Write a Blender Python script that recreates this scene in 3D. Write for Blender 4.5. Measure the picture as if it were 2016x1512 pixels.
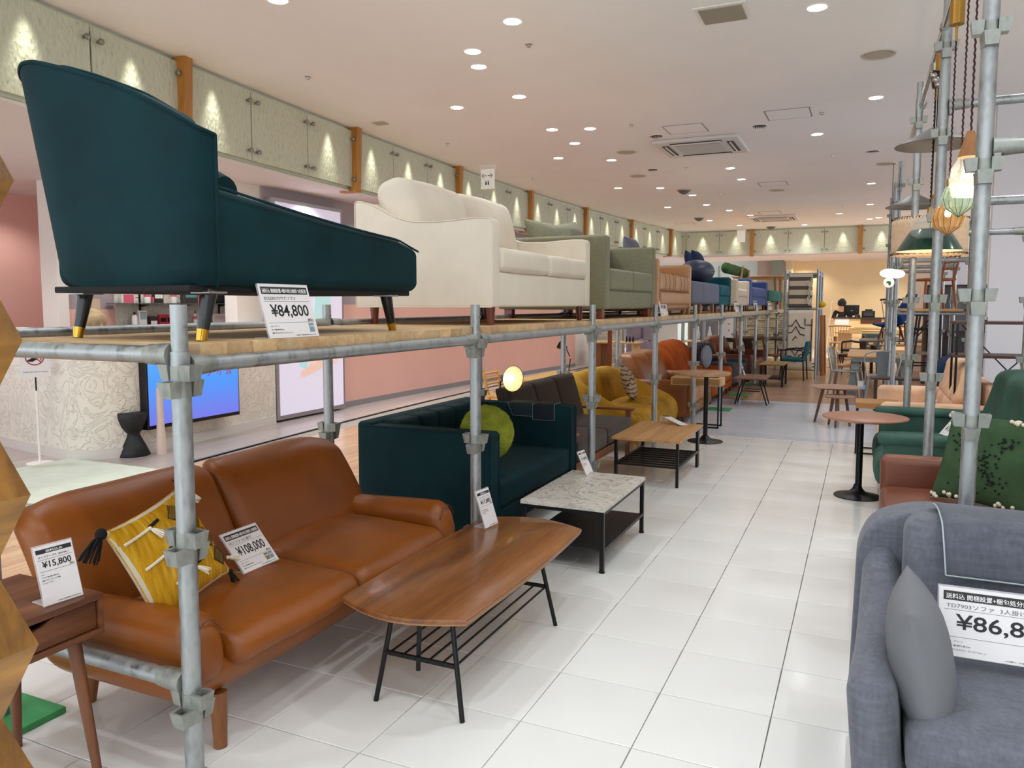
import bpy, bmesh, math, random
import numpy as np
from mathutils import Matrix, Vector
random.seed(7); rng=np.random.default_rng(7)
SC=bpy.context.scene
COL=SC.collection
for o in list(bpy.data.objects): bpy.data.objects.remove(o)

# ---------------------------------------------------------------- camera
cd=bpy.data.cameras.new('camera'); cam=bpy.data.objects.new('camera',cd); COL.objects.link(cam)
cam.location=(0,0,1.30)
cam.rotation_euler=(math.pi/2-0.0846,0,0.4267)
cd.sensor_fit='HORIZONTAL'; cd.sensor_width=36.0; cd.lens=36*1520.95/2016
cd.shift_y=-(756-728.68)/2016
cd.clip_start=.05; cd.clip_end=200
SC.camera=cam
# ---------------------------------------------------------------- world and exposure
w=bpy.data.worlds.new('world'); SC.world=w; w.use_nodes=True
w.node_tree.nodes['Background'].inputs[0].default_value=(.86,.94,1.0,1)
w.node_tree.nodes['Background'].inputs[1].default_value=2.1
SC.view_settings.view_transform='Standard'; SC.view_settings.look='None'
SC.view_settings.exposure=0.2; SC.view_settings.gamma=1.0
try: SC.view_settings.use_curve_mapping=False
except Exception: pass
SC.cycles.max_bounces=10; SC.cycles.diffuse_bounces=6; SC.cycles.glossy_bounces=3
SC.cycles.transmission_bounces=6; SC.cycles.transparent_max_bounces=8
SC.cycles.caustics_reflective=False; SC.cycles.caustics_refractive=False
SC.cycles.sample_clamp_indirect=10.0
SC.cycles.use_denoising=True
SPOT_W=40.0          # one ceiling downlight
GLASS_W=34.0         # one wall washer along the glass band
CEIL=3.24; SOFFIT=2.575

# ---------------------------------------------------------------- materials
def lin(h):
    h=h.lstrip('#'); v=[int(h[i:i+2],16)/255 for i in (0,2,4)]
    return tuple(((c+.055)/1.055)**2.4 if c>.04045 else c/12.92 for c in v)+(1,)
MATS={}
class NT:
    def __init__(s,name):
        s.m=bpy.data.materials.new(name); s.m.use_nodes=True; s.t=s.m.node_tree; s.n=s.t.nodes
        s.b=s.n['Principled BSDF']; s.tc=None
    def add(s,typ,**k):
        n=s.n.new(typ)
        for a,b in k.items():
            if a.startswith('i_'):
                key=a[2:]; key=int(key) if key.isdigit() else key.replace('_',' ')
                n.inputs[key].default_value=b
            else: setattr(n,a,b)
        return n
    def l(s,a,b): s.t.links.new(a,b)
    def coord(s,scale=(1,1,1),rot=(0,0,0)):
        if s.tc is None: s.tc=s.add('ShaderNodeTexCoord')
        mp=s.add('ShaderNodeMapping'); mp.inputs['Scale'].default_value=scale; mp.inputs['Rotation'].default_value=rot
        s.l(s.tc.outputs['Object'],mp.inputs['Vector']); return mp.outputs[0]
    def ramp(s,fac,stops):
        r=s.add('ShaderNodeValToRGB'); e=r.color_ramp.elements
        while len(e)<len(stops): e.new(.5)
        for i,(p,c) in enumerate(stops): e[i].position=p; e[i].color=c
        s.l(fac,r.inputs[0]); return r.outputs[0]
    def bump(s,h,strength,dist=.01):
        b=s.add('ShaderNodeBump'); b.inputs['Strength'].default_value=strength; b.inputs['Distance'].default_value=dist
        s.l(h,b.inputs['Height']); s.l(b.outputs[0],s.b.inputs['Normal']); return b
def shade(c,k): return tuple(min(1,x*k) for x in c[:3])+(1,)
def plain(name,col,rough=.5,metal=0,coat=0,sheen=0,emit=0,spec=.5,alpha=1,trans=0,ior=1.45):
    if name in MATS: return MATS[name]
    q=NT(name); b=q.b; c=lin(col)
    b.inputs['Base Color'].default_value=c; b.inputs['Roughness'].default_value=rough; b.inputs['Metallic'].default_value=metal
    b.inputs['Coat Weight'].default_value=coat; b.inputs['Sheen Weight'].default_value=sheen
    b.inputs['Specular IOR Level'].default_value=spec; b.inputs['IOR'].default_value=ior
    b.inputs['Alpha'].default_value=alpha; b.inputs['Transmission Weight'].default_value=trans
    if emit: b.inputs['Emission Color'].default_value=c; b.inputs['Emission Strength'].default_value=emit
    MATS[name]=q.m; return q.m
def noisy(name,col,rough=.6,scale=8,amt=.12,bscale=300,bstr=.15,sheen=0,coat=0,metal=0,rvar=0,spec=.5,stretch=(1,1,1),sheen_tint=None,bdist=.002):
    """plain colour with cloudy variation and a fine relief"""
    if name in MATS: return MATS[name]
    q=NT(name); c=lin(col); b=q.b
    n=q.add('ShaderNodeTexNoise',i_Scale=scale,i_Detail=4); q.l(q.coord(),n.inputs[0])
    q.l(q.ramp(n.outputs[0],[(.3,shade(c,1-amt)),(.7,shade(c,1+amt))]),b.inputs['Base Color'])
    n2=q.add('ShaderNodeTexNoise',i_Scale=bscale,i_Detail=2); q.l(q.coord(stretch),n2.inputs[0])
    q.bump(n2.outputs[0],bstr,bdist)
    b.inputs['Roughness'].default_value=rough; b.inputs['Sheen Weight'].default_value=sheen; b.inputs['Coat Weight'].default_value=coat
    b.inputs['Metallic'].default_value=metal; b.inputs['Specular IOR Level'].default_value=spec
    if sheen: b.inputs['Sheen Roughness'].default_value=.4; b.inputs['Sheen Tint'].default_value=lin(sheen_tint or col)
    if rvar:
        q.l(q.ramp(n.outputs[0],[(.3,(rough-rvar,)*3+(1,)),(.7,(rough+rvar,)*3+(1,))]),b.inputs['Roughness'])
    MATS[name]=q.m; return q.m
def velvet(name,col): return noisy(name,col,.75,5,.25,500,.1,sheen=.10,spec=.15)
def weave(name,col,amt=.14):
    if name in MATS: return MATS[name]
    q=NT(name); c=lin(col); b=q.b
    n=q.add('ShaderNodeTexNoise',i_Scale=14,i_Detail=5); q.l(q.coord((1,1,6)),n.inputs[0])
    m=q.add('ShaderNodeTexNoise',i_Scale=16,i_Detail=5); q.l(q.coord((6,6,1)),m.inputs[0])
    mx=q.add('ShaderNodeMath',operation='ADD'); q.l(n.outputs[0],mx.inputs[0]); q.l(m.outputs[0],mx.inputs[1])
    h=q.add('ShaderNodeMath',operation='MULTIPLY'); q.l(mx.outputs[0],h.inputs[0]); h.inputs[1].default_value=.5
    q.l(q.ramp(h.outputs[0],[(.35,shade(c,1-amt*1.6)),(.65,shade(c,1+amt*1.6))]),b.inputs['Base Color'])
    n2=q.add('ShaderNodeTexNoise',i_Scale=420,i_Detail=1); q.l(q.coord(),n2.inputs[0]); q.bump(n2.outputs[0],.25,.002)
    b.inputs['Roughness'].default_value=.9; b.inputs['Specular IOR Level'].default_value=.2; b.inputs['Sheen Weight'].default_value=.15
    MATS[name]=q.m; return q.m
def leather(name,col,rough=.36):
    if name in MATS: return MATS[name]
    q=NT(name); c=lin(col); b=q.b
    n=q.add('ShaderNodeTexNoise',i_Scale=4,i_Detail=3); q.l(q.coord(),n.inputs[0])
    q.l(q.ramp(n.outputs[0],[(.3,shade(c,.86)),(.7,shade(c,1.12))]),b.inputs['Base Color'])
    v=q.add('ShaderNodeTexVoronoi',i_Scale=380); q.l(q.coord(),v.inputs[0])
    n2=q.add('ShaderNodeTexNoise',i_Scale=16,i_Detail=2); q.l(q.coord(),n2.inputs[0])
    mx=q.add('ShaderNodeMath',operation='MULTIPLY_ADD'); q.l(n2.outputs[0],mx.inputs[0]); mx.inputs[1].default_value=2.5; q.l(v.outputs[0],mx.inputs[2])
    q.bump(mx.outputs[0],.12,.004); b.inputs['Roughness'].default_value=rough; b.inputs['Specular IOR Level'].default_value=.42
    MATS[name]=q.m; return q.m
def wood(name,c1,c2,axis=1,scale=9,rough=.45,stretch=14,coat=0,rand=0,bump=.05):
    """grain runs along axis (0 x, 1 y, 2 z)"""
    if name in MATS: return MATS[name]
    q=NT(name); b=q.b; a,d=lin(c1),lin(c2)
    sc=[1,1,1]; sc[axis]=1/stretch
    n=q.add('ShaderNodeTexNoise',i_Scale=scale*2.2,i_Detail=6,i_Distortion=.9)
    co=q.coord(tuple(sc))
    if rand:
        oi=q.add('ShaderNodeObjectInfo'); va=q.add('ShaderNodeVectorMath',operation='ADD'); q.l(co,va.inputs[0])
        ml=q.add('ShaderNodeMath',operation='MULTIPLY'); q.l(oi.outputs['Random'],ml.inputs[0]); ml.inputs[1].default_value=40
        q.l(ml.outputs[0],va.inputs[1]); co=va.outputs[0]
    q.l(co,n.inputs[0])
    n3=q.add('ShaderNodeTexNoise',i_Scale=scale*14,i_Detail=3); q.l(co,n3.inputs[0])
    mx=q.add('ShaderNodeMath',operation='MULTIPLY_ADD'); q.l(n3.outputs[0],mx.inputs[0]); mx.inputs[1].default_value=.35; q.l(n.outputs[0],mx.inputs[2])
    c=q.ramp(mx.outputs[0],[(.42,a),(.62,tuple((x+y)/2 for x,y in zip(a,d))),(.86,d)])
    if rand:
        h=q.add('ShaderNodeHueSaturation'); q.l(c,h.inputs['Color'])
        mr=q.add('ShaderNodeMapRange'); q.l(oi.outputs['Random'],mr.inputs[0]); mr.inputs[3].default_value=1-rand; mr.inputs[4].default_value=1+rand
        q.l(mr.outputs[0],h.inputs['Value']); c=h.outputs[0]
    q.l(c,b.inputs['Base Color']); q.bump(mx.outputs[0],bump,.003)
    b.inputs['Roughness'].default_value=rough; b.inputs['Coat Weight'].default_value=coat
    MATS[name]=q.m; return q.m
def galv(name='galvanised_steel',col='#A9ADAE',rough=.38):
    if name in MATS: return MATS[name]
    q=NT(name); b=q.b; c=lin(col)
    v=q.add('ShaderNodeTexVoronoi',i_Scale=60); q.l(q.coord((1,1,.5)),v.inputs[0])
    n=q.add('ShaderNodeTexNoise',i_Scale=22,i_Detail=5); q.l(q.coord((1,1,.3)),n.inputs[0])
    mx=q.add('ShaderNodeMath',operation='MULTIPLY_ADD'); q.l(v.outputs[0],mx.inputs[0]); mx.inputs[1].default_value=.35; q.l(n.outputs[0],mx.inputs[2])
    q.l(q.ramp(mx.outputs[0],[(.35,shade(c,.62)),(.75,shade(c,1.08))]),b.inputs['Base Color'])
    q.l(q.ramp(mx.outputs[0],[(.35,(rough-.1,)*3+(1,)),(.8,(rough+.16,)*3+(1,))]),b.inputs['Roughness'])
    b.inputs['Metallic'].default_value=.85; q.bump(n.outputs[0],.08,.003)
    MATS[name]=q.m; return q.m
def stripes(name,c1,c2,axis=2,freq=10,duty=.5,rough=.9,scale=200):
    if name in MATS: return MATS[name]
    q=NT(name); b=q.b
    x=q.add('ShaderNodeSeparateXYZ'); q.l(q.coord(),x.inputs[0])
    m=q.add('ShaderNodeMath',operation='MULTIPLY'); q.l(x.outputs[axis],m.inputs[0]); m.inputs[1].default_value=freq
    f=q.add('ShaderNodeMath',operation='FRACT'); q.l(m.outputs[0],f.inputs[0])
    g=q.add('ShaderNodeMath',operation='GREATER_THAN'); q.l(f.outputs[0],g.inputs[0]); g.inputs[1].default_value=duty
    q.l(q.ramp(g.outputs[0],[(0,lin(c1)),(1,lin(c2))]),b.inputs['Base Color'])
    n2=q.add('ShaderNodeTexNoise',i_Scale=scale); q.l(q.coord(),n2.inputs[0]); q.bump(n2.outputs[0],.4,.003)
    b.inputs['Roughness'].default_value=rough
    MATS[name]=q.m; return q.m

# ---------------------------------------------------------------- geometry
def frame(o,x,y=None,z=None):
    x=Vector(x).normalized()
    if z is not None: z=Vector(z).normalized(); y=z.cross(x).normalized(); z=x.cross(y)
    else:
        y=Vector(y).normalized(); z=x.cross(y).normalized(); y=z.cross(x)
    m=Matrix((x,y,z)).transposed().to_4x4(); m.translation=Vector(o); return m
def T(x,y,z=0,rz=0,rx=0,ry=0):
    return Matrix.Translation((x,y,z))@Matrix.Rotation(rz,4,'Z')@Matrix.Rotation(ry,4,'Y')@Matrix.Rotation(rx,4,'X')
_grid={}
def _boxgrid(nx,ny,nz):
    key=(nx,ny,nz)
    if key in _grid: return _grid[key]
    idx={}; P=[]; F=[]
    def vid(i,j,k):
        t=(i,j,k)
        if t not in idx: idx[t]=len(P); P.append(t)
        return idx[t]
    for i in range(nx):
        for j in range(ny):
            F.append((vid(i,j,0),vid(i,j+1,0),vid(i+1,j+1,0),vid(i+1,j,0)))
            F.append((vid(i,j,nz),vid(i+1,j,nz),vid(i+1,j+1,nz),vid(i,j+1,nz)))
    for i in range(nx):
        for k in range(nz):
            F.append((vid(i,0,k),vid(i+1,0,k),vid(i+1,0,k+1),vid(i,0,k+1)))
            F.append((vid(i,ny,k),vid(i,ny,k+1),vid(i+1,ny,k+1),vid(i+1,ny,k)))
    for j in range(ny):
        for k in range(nz):
            F.append((vid(0,j,k),vid(0,j,k+1),vid(0,j+1,k+1),vid(0,j+1,k)))
            F.append((vid(nx,j,k),vid(nx,j+1,k),vid(nx,j+1,k+1),vid(nx,j,k+1)))
    _grid[key]=(np.array(P),F); return _grid[key]
class G:
    boxy=False
    def __init__(s): s.v=[]; s.f=[]; s.n=0
    def add(s,V,F,M=None):
        V=np.asarray(V,float).reshape(-1,3)
        if M is not None:
            A=np.array(M); V=V@A[:3,:3].T+A[:3,3]
        s.v.append(V); n=s.n; s.f+= [tuple(i+n for i in f) for f in F]; s.n+=len(V); return s
    def box(s,x0,x1,y0,y1,z0,z1,b=0,M=None,warp=None):
        if b<=0:
            V=[(x,y,z) for x in (x0,x1) for y in (y0,y1) for z in (z0,z1)]
            F=[(0,1,3,2),(4,6,7,5),(0,4,5,1),(2,3,7,6),(0,2,6,4),(1,5,7,3)]
            V=np.array(V)
            if warp is not None: V=warp(V)
            return s.add(V,F,M)
        s.boxy=True
        return s.soft(x0,x1,y0,y1,z0,z1,b,seg=1,m=1,M=M,warp=warp)
    def soft(s,x0,x1,y0,y1,z0,z1,r=.03,b=(0,0,0),seg=3,m=4,M=None,warp=None,noise=0,nscale=6):
        lo=np.array([min(x0,x1),min(y0,y1),min(z0,z1)]); hi=np.array([max(x0,x1),max(y0,y1),max(z0,z1)])
        h=(hi-lo)/2; c=(hi+lo)/2; rr=np.minimum(r,h*.98)
        mm=(m,)*3 if isinstance(m,int) else m
        N=[2*seg+q for q in mm]
        P,F=_boxgrid(*N)
        L=[]
        for a in range(3):
            R=rr[a]; tt=np.tan(np.linspace(math.pi/4,0,seg+1))[:-1]*R
            left=-(h[a]-R)-tt
            mid=np.linspace(-(h[a]-R),h[a]-R,mm[a]+1)
            L.append(np.concatenate([left,mid,-left[::-1]]))
        q=np.stack([L[a][P[:,a]] for a in range(3)],1)
        core=np.clip(q,-(h-rr),h-rr); d=(q-core)/rr
        ln=np.linalg.norm(d,axis=1,keepdims=True); ln[ln==0]=1
        p=core+d/ln*rr
        u=p/h
        if any(b):
            k=1-u**2; k=np.clip(k,0,1)
            p[:,0]+=b[0]*u[:,0]*k[:,1]*k[:,2]; p[:,1]+=b[1]*u[:,1]*k[:,0]*k[:,2]; p[:,2]+=b[2]*u[:,2]*k[:,0]*k[:,1]
        p=p+c
        if warp is not None: p=warp(p)
        if noise:
            ph=rng.uniform(0,6,3)
            p=p+noise*np.stack([np.sin(p[:,1]*nscale*2+ph[0])*np.sin(p[:,2]*nscale*2.7+ph[1]),np.sin(p[:,0]*nscale*2.3+ph[1])*np.sin(p[:,2]*nscale*1.9+ph[2]),np.sin(p[:,0]*nscale*1.7+ph[2])*np.sin(p[:,1]*nscale*2.9+ph[0])],1)
        return s.add(p,F,M)
    def tube(s,pts,r,n=8,M=None,caps=True):
        pts=[Vector(p) for p in pts]; k=len(pts); rs=r if hasattr(r,'__len__') else [r]*k
        V=[];F=[]; up=None
        for i in range(k):
            t=(pts[min(i+1,k-1)]-pts[max(i-1,0)]).normalized()
            if up is None:
                up=t.orthogonal().normalized()
                if abs(t.z)<.9: up=(Vector((0,0,1))-t*t.z).normalized()
            up=(up-t*up.dot(t)).normalized(); sd=t.cross(up)
            for j in range(n):
                a=2*math.pi*j/n; V.append(pts[i]+(up*math.cos(a)+sd*math.sin(a))*rs[i])
        for i in range(k-1):
            for j in range(n):
                F.append((i*n+j,i*n+(j+1)%n,(i+1)*n+(j+1)%n,(i+1)*n+j))
        if caps: F.append(tuple(range(n))[::-1]); F.append(tuple(range((k-1)*n,k*n)))
        return s.add([tuple(v) for v in V],F,M)
    def lathe(s,prof,n=24,M=None,caps=True,o=(0,0,0)):
        V=[];F=[];k=len(prof)
        for r,z in prof:
            for j in range(n):
                a=2*math.pi*j/n; V.append((o[0]+r*math.cos(a),o[1]+r*math.sin(a),o[2]+z))
        for i in range(k-1):
            for j in range(n): F.append((i*n+j,i*n+(j+1)%n,(i+1)*n+(j+1)%n,(i+1)*n+j))
        if caps:
            if prof[0][0]>1e-6: F.append(tuple(range(n))[::-1])
            if prof[-1][0]>1e-6: F.append(tuple(range((k-1)*n,k*n)))
        return s.add(V,F,M)
    def prism(s,out,d0,d1,M=None,bev=0,seg=2):
        """outline (u,v) extruded along the third axis, rounded rims"""
        bm=bmesh.new(); vs=[bm.verts.new((u,v,d0)) for u,v in out]; f=bm.faces.new(vs)
        r=bmesh.ops.extrude_face_region(bm,geom=[f]); nv=[e for e in r['geom'] if isinstance(e,bmesh.types.BMVert)]
        for v in nv: v.co.z=d1
        bmesh.ops.recalc_face_normals(bm,faces=bm.faces)
        if bev:
            ed=[e for e in bm.edges if abs(e.verts[0].co.z-e.verts[1].co.z)<1e-7]
            bmesh.ops.bevel(bm,geom=ed,offset=bev,segments=seg,profile=.5,affect='EDGES',clamp_overlap=True)
        bm.verts.index_update(); V=[tuple(v.co) for v in bm.verts]; F=[tuple(v.index for v in fa.verts) for fa in bm.faces]
        bm.free(); return s.add(V,F,M)
    def sheet(s,fn,nu,nv,th=0,M=None):
        """fn(u,v)->xyz on 0..1; th adds a second skin below"""
        V=np.array([[fn(i/nu,j/nv) for j in range(nv+1)] for i in range(nu+1)],float)
        if th:
            du=np.gradient(V,axis=0); dv=np.gradient(V,axis=1); nn=np.cross(du,dv); nn/=np.maximum(np.linalg.norm(nn,axis=2,keepdims=True),1e-9)
            W=V-nn*th
        idx=lambda i,j:i*(nv+1)+j
        F=[(idx(i,j),idx(i+1,j),idx(i+1,j+1),idx(i,j+1)) for i in range(nu) for j in range(nv)]
        P=V.reshape(-1,3)
        if th:
            n=len(P); P=np.concatenate([P,W.reshape(-1,3)])
            F=F+[tuple(x+n for x in f[::-1]) for f in F]
            for i in range(nu):
                F.append((idx(i+1,0),idx(i,0),idx(i,0)+n,idx(i+1,0)+n)); F.append((idx(i,nv),idx(i+1,nv),idx(i+1,nv)+n,idx(i,nv)+n))
            for j in range(nv):
                F.append((idx(0,j),idx(0,j+1),idx(0,j+1)+n,idx(0,j)+n)); F.append((idx(nu,j+1),idx(nu,j),idx(nu,j)+n,idx(nu,j+1)+n))
        return s.add(P,F,M)
    def pillow(s,w,h,t,M=None,n=14,pinch=.07,noise=0,sag=0):
        us=np.sin(np.linspace(-1,1,n+1)*math.pi/2)
        U,V=np.meshgrid(us,us,indexing='ij')
        X=w/2*U*(1-pinch*(1-V**2)); Y=h/2*V*(1-pinch*(1-U**2))
        Z=t/2*np.clip((1-np.abs(U)**2.6)*(1-np.abs(V)**2.6),0,1)**.55
        if noise:
            ph=rng.uniform(0,6,4)
            Z=Z*(1+noise*np.sin(U*5+V*3+ph[0])*np.sin(V*6-U*2+ph[1]))
        Y=Y-sag*h*(1-U**2)*(V+1)/2
        top=np.stack([X,Y,Z],2).reshape(-1,3); bot=np.stack([X,Y,-Z],2).reshape(-1,3)
        idx=lambda i,j:i*(n+1)+j; N=(n+1)**2
        rim=set(idx(i,j) for i in range(n+1) for j in range(n+1) if i in(0,n) or j in(0,n))
        mp={};extra=[]
        for a in range(N):
            if a in rim: mp[a]=a
            else: mp[a]=N+len(extra); extra.append(bot[a])
        P=np.concatenate([top,np.array(extra)])
        F=[]
        for i in range(n):
            for j in range(n):
                q=(idx(i,j),idx(i+1,j),idx(i+1,j+1),idx(i,j+1)); F.append(q); F.append(tuple(mp[a] for a in q[::-1]))
        return s.add(P,F,M)
    def ball(s,rx,ry,rz,o=(0,0,0),n=16,m=10,M=None,warp=None):
        V=[];F=[]
        for i in range(m+1):
            th=math.pi*i/m
            for j in range(n):
                a=2*math.pi*j/n; V.append((o[0]+rx*math.sin(th)*math.cos(a),o[1]+ry*math.sin(th)*math.sin(a),o[2]-rz*math.cos(th)))
        for i in range(m):
            for j in range(n): F.append((i*n+j,i*n+(j+1)%n,(i+1)*n+(j+1)%n,(i+1)*n+j))
        V=np.array(V)
        if warp is not None: V=warp(V)
        return s.add(V,F,M)
ORG={}
def origin(p):
    while p.parent is not None: p=p.parent
    return ORG.get(p.name,Vector((0,0,0)))
def emit(name,g,mat,parent=None,ang=52,kind=None,label=None,off=None,smooth=True):
    me=bpy.data.meshes.new(name); V=np.concatenate(g.v)
    o=off if off is not None else (origin(parent) if parent is not None else Vector((0,0,0)))
    V=V-np.array(o)
    me.from_pydata(V.tolist(),[],g.f); me.materials.append(mat)
    if smooth:
        me.polygons.foreach_set('use_smooth',[True]*len(me.polygons))
        if ang<180: me.set_sharp_from_angle(angle=math.radians(ang))
    me.update()
    ob=bpy.data.objects.new(name,me); COL.objects.link(ob)
    if g.boxy and smooth and ang>30:
        wn=ob.modifiers.new('even_shading','WEIGHTED_NORMAL'); wn.keep_sharp=True
    if parent is not None: ob.parent=parent
    if kind: ob['kind']=kind
    if label: ob['label']=label
    return ob
def thing(name,label,cat,loc=(0,0,0),group=None):
    o=bpy.data.objects.new(name,None); COL.objects.link(o); o.empty_display_size=.1
    o.location=loc; ORG[o.name]=Vector(loc); o['label']=label; o['category']=cat
    if group: o['group']=group
    return o
def tag(o,label,cat,group=None):
    o['label']=label; o['category']=cat
    if group: o['group']=group
    return o
def single(name,g,mat,label,cat,loc,group=None,ang=52):
    o=emit(name,g,mat,None,ang,off=Vector(loc)); o.location=loc; ORG[o.name]=Vector(loc); return tag(o,label,cat,group)
def dup(root,loc,rz=0,label=None):
    r=root.copy(); COL.objects.link(r); r.location=loc; r.rotation_euler=(0,0,rz); ORG[r.name]=Vector(loc)
    if label: r['label']=label
    for ch in list(root.children):
        c=ch.copy(); COL.objects.link(c); c.parent=r
        for gch in list(ch.children):
            d=gch.copy(); COL.objects.link(d); d.parent=c
    return r
def structure(name,g,mat,parent=None,ang=52):
    o=emit(name,g,mat,parent,ang); 
    if parent is None: o['kind']='structure'
    return o
def text(name,body,size,M,mat,parent,sx=1,width=None,align='LEFT',ext=.0003,bold=0):
    cu=bpy.data.curves.new(name,'FONT'); cu.body=body; cu.size=size; cu.align_x=align; cu.extrude=ext; cu.offset=bold; cu.resolution_u=3
    ob=bpy.data.objects.new(name,cu); COL.objects.link(ob); bpy.context.view_layer.update()
    if width: sx=width/max(ob.dimensions.x,1e-6)
    me=bpy.data.meshes.new_from_object(ob.evaluated_get(bpy.context.evaluated_depsgraph_get()))
    bpy.data.objects.remove(ob); bpy.data.curves.remove(cu)
    o=origin(parent)
    me.transform(Matrix.Translation(-o)@M@Matrix.Diagonal((sx,1,1,1))); me.materials.clear(); me.materials.append(mat)
    m=bpy.data.objects.new(name,me); COL.objects.link(m); m.parent=parent; return m
def spot(name,loc,energy,size=2.2,blend=.6,color=(.92,.96,1.0),radius=.05,rot=(0,0,0)):
    l=bpy.data.lights.new(name,'SPOT'); l.energy=energy; l.spot_size=size; l.spot_blend=blend; l.color=color; l.shadow_soft_size=radius
    o=bpy.data.objects.new(name,l); COL.objects.link(o); o.location=loc; o.rotation_euler=rot; return o
def rpoly(pts,r,seg=4):
    """round the corners of a polygon; r a number or list"""
    n=len(pts); out=[]
    for i in range(n):
        p0,p,p1=Vector(pts[i-1]),Vector(pts[i]),Vector(pts[(i+1)%n]); rr=r[i] if hasattr(r,'__len__') else r
        if rr<=0: out.append(tuple(p)); continue
        a=(p0-p); b=(p1-p); t=min(rr,a.length*.49,b.length*.49); A=p+a.normalized()*t; B=p+b.normalized()*t
        for k in range(seg+1):
            s=k/seg; out.append(tuple(A*(1-s)**2+p*2*s*(1-s)+B*s**2))
    return out
def ORD(k): return ['nearest','second','third','fourth','fifth','sixth','seventh','eighth','ninth','tenth','eleventh','twelfth'][k]
YZ=lambda x=0:Matrix(((0,0,1,x),(1,0,0,0),(0,1,0,0),(0,0,0,1)))   # outline (y,z) extruded along x
XZ=lambda y=0:Matrix(((1,0,0,0),(0,0,-1,y),(0,1,0,0),(0,0,0,1)))  # outline (x,z) extruded along -y
XY=lambda z=0:Matrix.Translation((0,0,z))
# ================================================================ the setting
def wx(y): return -5.37+.0081*(y-11)**2
M_tile=noisy('cream_floor_tile','#E9E8E4',.16,1.5,.03,40,.02,rvar=.04,coat=.0)
M_grout=plain('grey_grout','#A8A198',.8)
M_wallw=noisy('white_wall_paint','#E9E4DE',.7,3,.02,200,.03)
M_ceil=noisy('ceiling_paint','#F6F3F1',.8,2,.015,150,.02)
M_vinyl=wood('grey_vinyl_plank','#C6BDB8','#A79C98',1,3,.28,10,bump=.01)
M_light=wood('pale_vinyl_floor','#D9DDE6','#C9CED8',0,2,.2,8,bump=.01)
M_oak=wood('oak_corridor_plank','#DCBB98','#C49C76',1,7,.2,14,rand=.1,bump=.02)
M_parq=wood('brown_parquet_block','#C39C80','#A27D64',0,7,.25,8,rand=.1,bump=.02)
M_parq2=wood('yellow_parquet_block','#CFAE80','#B4905F',0,7,.25,8,rand=.1,bump=.02)
# floor slab with every visible tile a piece
g=G(); g.box(-12,6,-4,34,-.3,-.012); floor=structure('floor',g,M_grout)
g=G(); g.box(-.1768,.1768,-.1748,.1748,-.012,0,.0022); t0=emit('floor_tile',g,M_tile,floor,ang=20)
TX,TY=.3565,.3530; tx0,ty0=-.580,2.476
first=True
for i in range(-6,5):
    for j in range(-4,15):
        p=(tx0+TX*(i+.5),ty0+TY*(j+.5),0)
        if p[0]>.3 and p[1]<1.9: continue
        if first: t0.location=p; first=False; continue
        t=t0.copy(); COL.objects.link(t); t.location=p
def slab(name,x0,x1,y0,y1,mat,z=0,kind='structure'):
    g=G(); g.box(x0,x1,y0,y1,-.2,z); o=emit(name,g,mat,floor); return o
ye=ty0+TY*15
slab('tile_border',-.580+TX*5,4,-3,ye,M_tile,-.001)
slab('tile_border',-.580-TX*6,1.2,-3,ty0-TY*4-.003,M_tile,-.001)
slab('pale_floor',-2.74,5,ye+.01,10.9,M_light,-.001)
g=G(); g.box(-2.74,5,ye-.004,ye+.012,-.1,.001); emit('floor_trim_strip',g,plain('pale_metal_strip','#E9E8E6',.3,.3),floor)
g=G(); g.box(-2.74,5,16.9,17.25,-.1,0); emit('floor_border',g,M_parq2,floor)
g=G(); g.box(-6.5,5,20.45,20.8,-.1,.001); emit('floor_border',g,plain('pale_yellow_line','#E6E3C8',.4),floor)
g=G(); g.box(-6.5,5,20.8,26,-.1,0); emit('back_floor',g,wood('back_room_floor','#DCC7BE','#C7AFA5',0,5,.3,8),floor)
# corridor planks, near ones one by one
g=G(); g.box(-.0492,.0492,-.598,.598,-.012,0,.0015); pl=emit('floor_plank',g,M_oak,floor,ang=20); first=True
for i in range(22):
    x=-2.80-.1*i
    for j in range(9):
        y=.2+1.2*j+(.6 if i%2 else 0)
        if x-.05<wx(y)+.02: continue
        if first: pl.location=(x,y,0); first=False; continue
        q=pl.copy(); COL.objects.link(q); q.location=(x,y,0)
g=G()
for i in range(26):
    x=-2.80-.1*i
    for j in range(8):
        y=11.0+1.2*j+(.6 if i%2 else 0)
        if x-.05<wx(y)+.02: continue
        g.box(x-.0492,x+.0492,y-.598,y+.598,-.012,0)
emit('far_floor_planks',g,M_oak,floor,kind='stuff')
g=G()
for i in range(34):
    for j in range(78):
        x=-2.7+.235*i+(.117 if j%2 else 0); y=10.95+.115*j
        if 16.85<y<17.3 or y>20.4: continue
        g.box(x-.1165,x+.1165,y-.0565,y+.0565,-.012,0)
emit('parquet_blocks',g,M_parq,floor,kind='stuff')
# grey vinyl of the left shops up to the curved corridor edge
def vin(u,v):
    y=-1+22*v; x0=wx(y); return (x0+(-11-x0)*u,y,.0)
g=G(); g.sheet(vin,1,40); emit('shop_floor',g,M_vinyl,floor)
def strip(u,v):
    y=-1+22*v; return (wx(y)+.012-.024*u,y,.002)
g=G(); g.sheet(strip,1,60); emit('floor_trim_strip',g,plain('dark_joint','#5F5A58',.4,.4),floor)
# ceiling
g=G(); g.box(-12,7,-4,30,CEIL,CEIL+.2); structure('ceiling',g,M_ceil)
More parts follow.
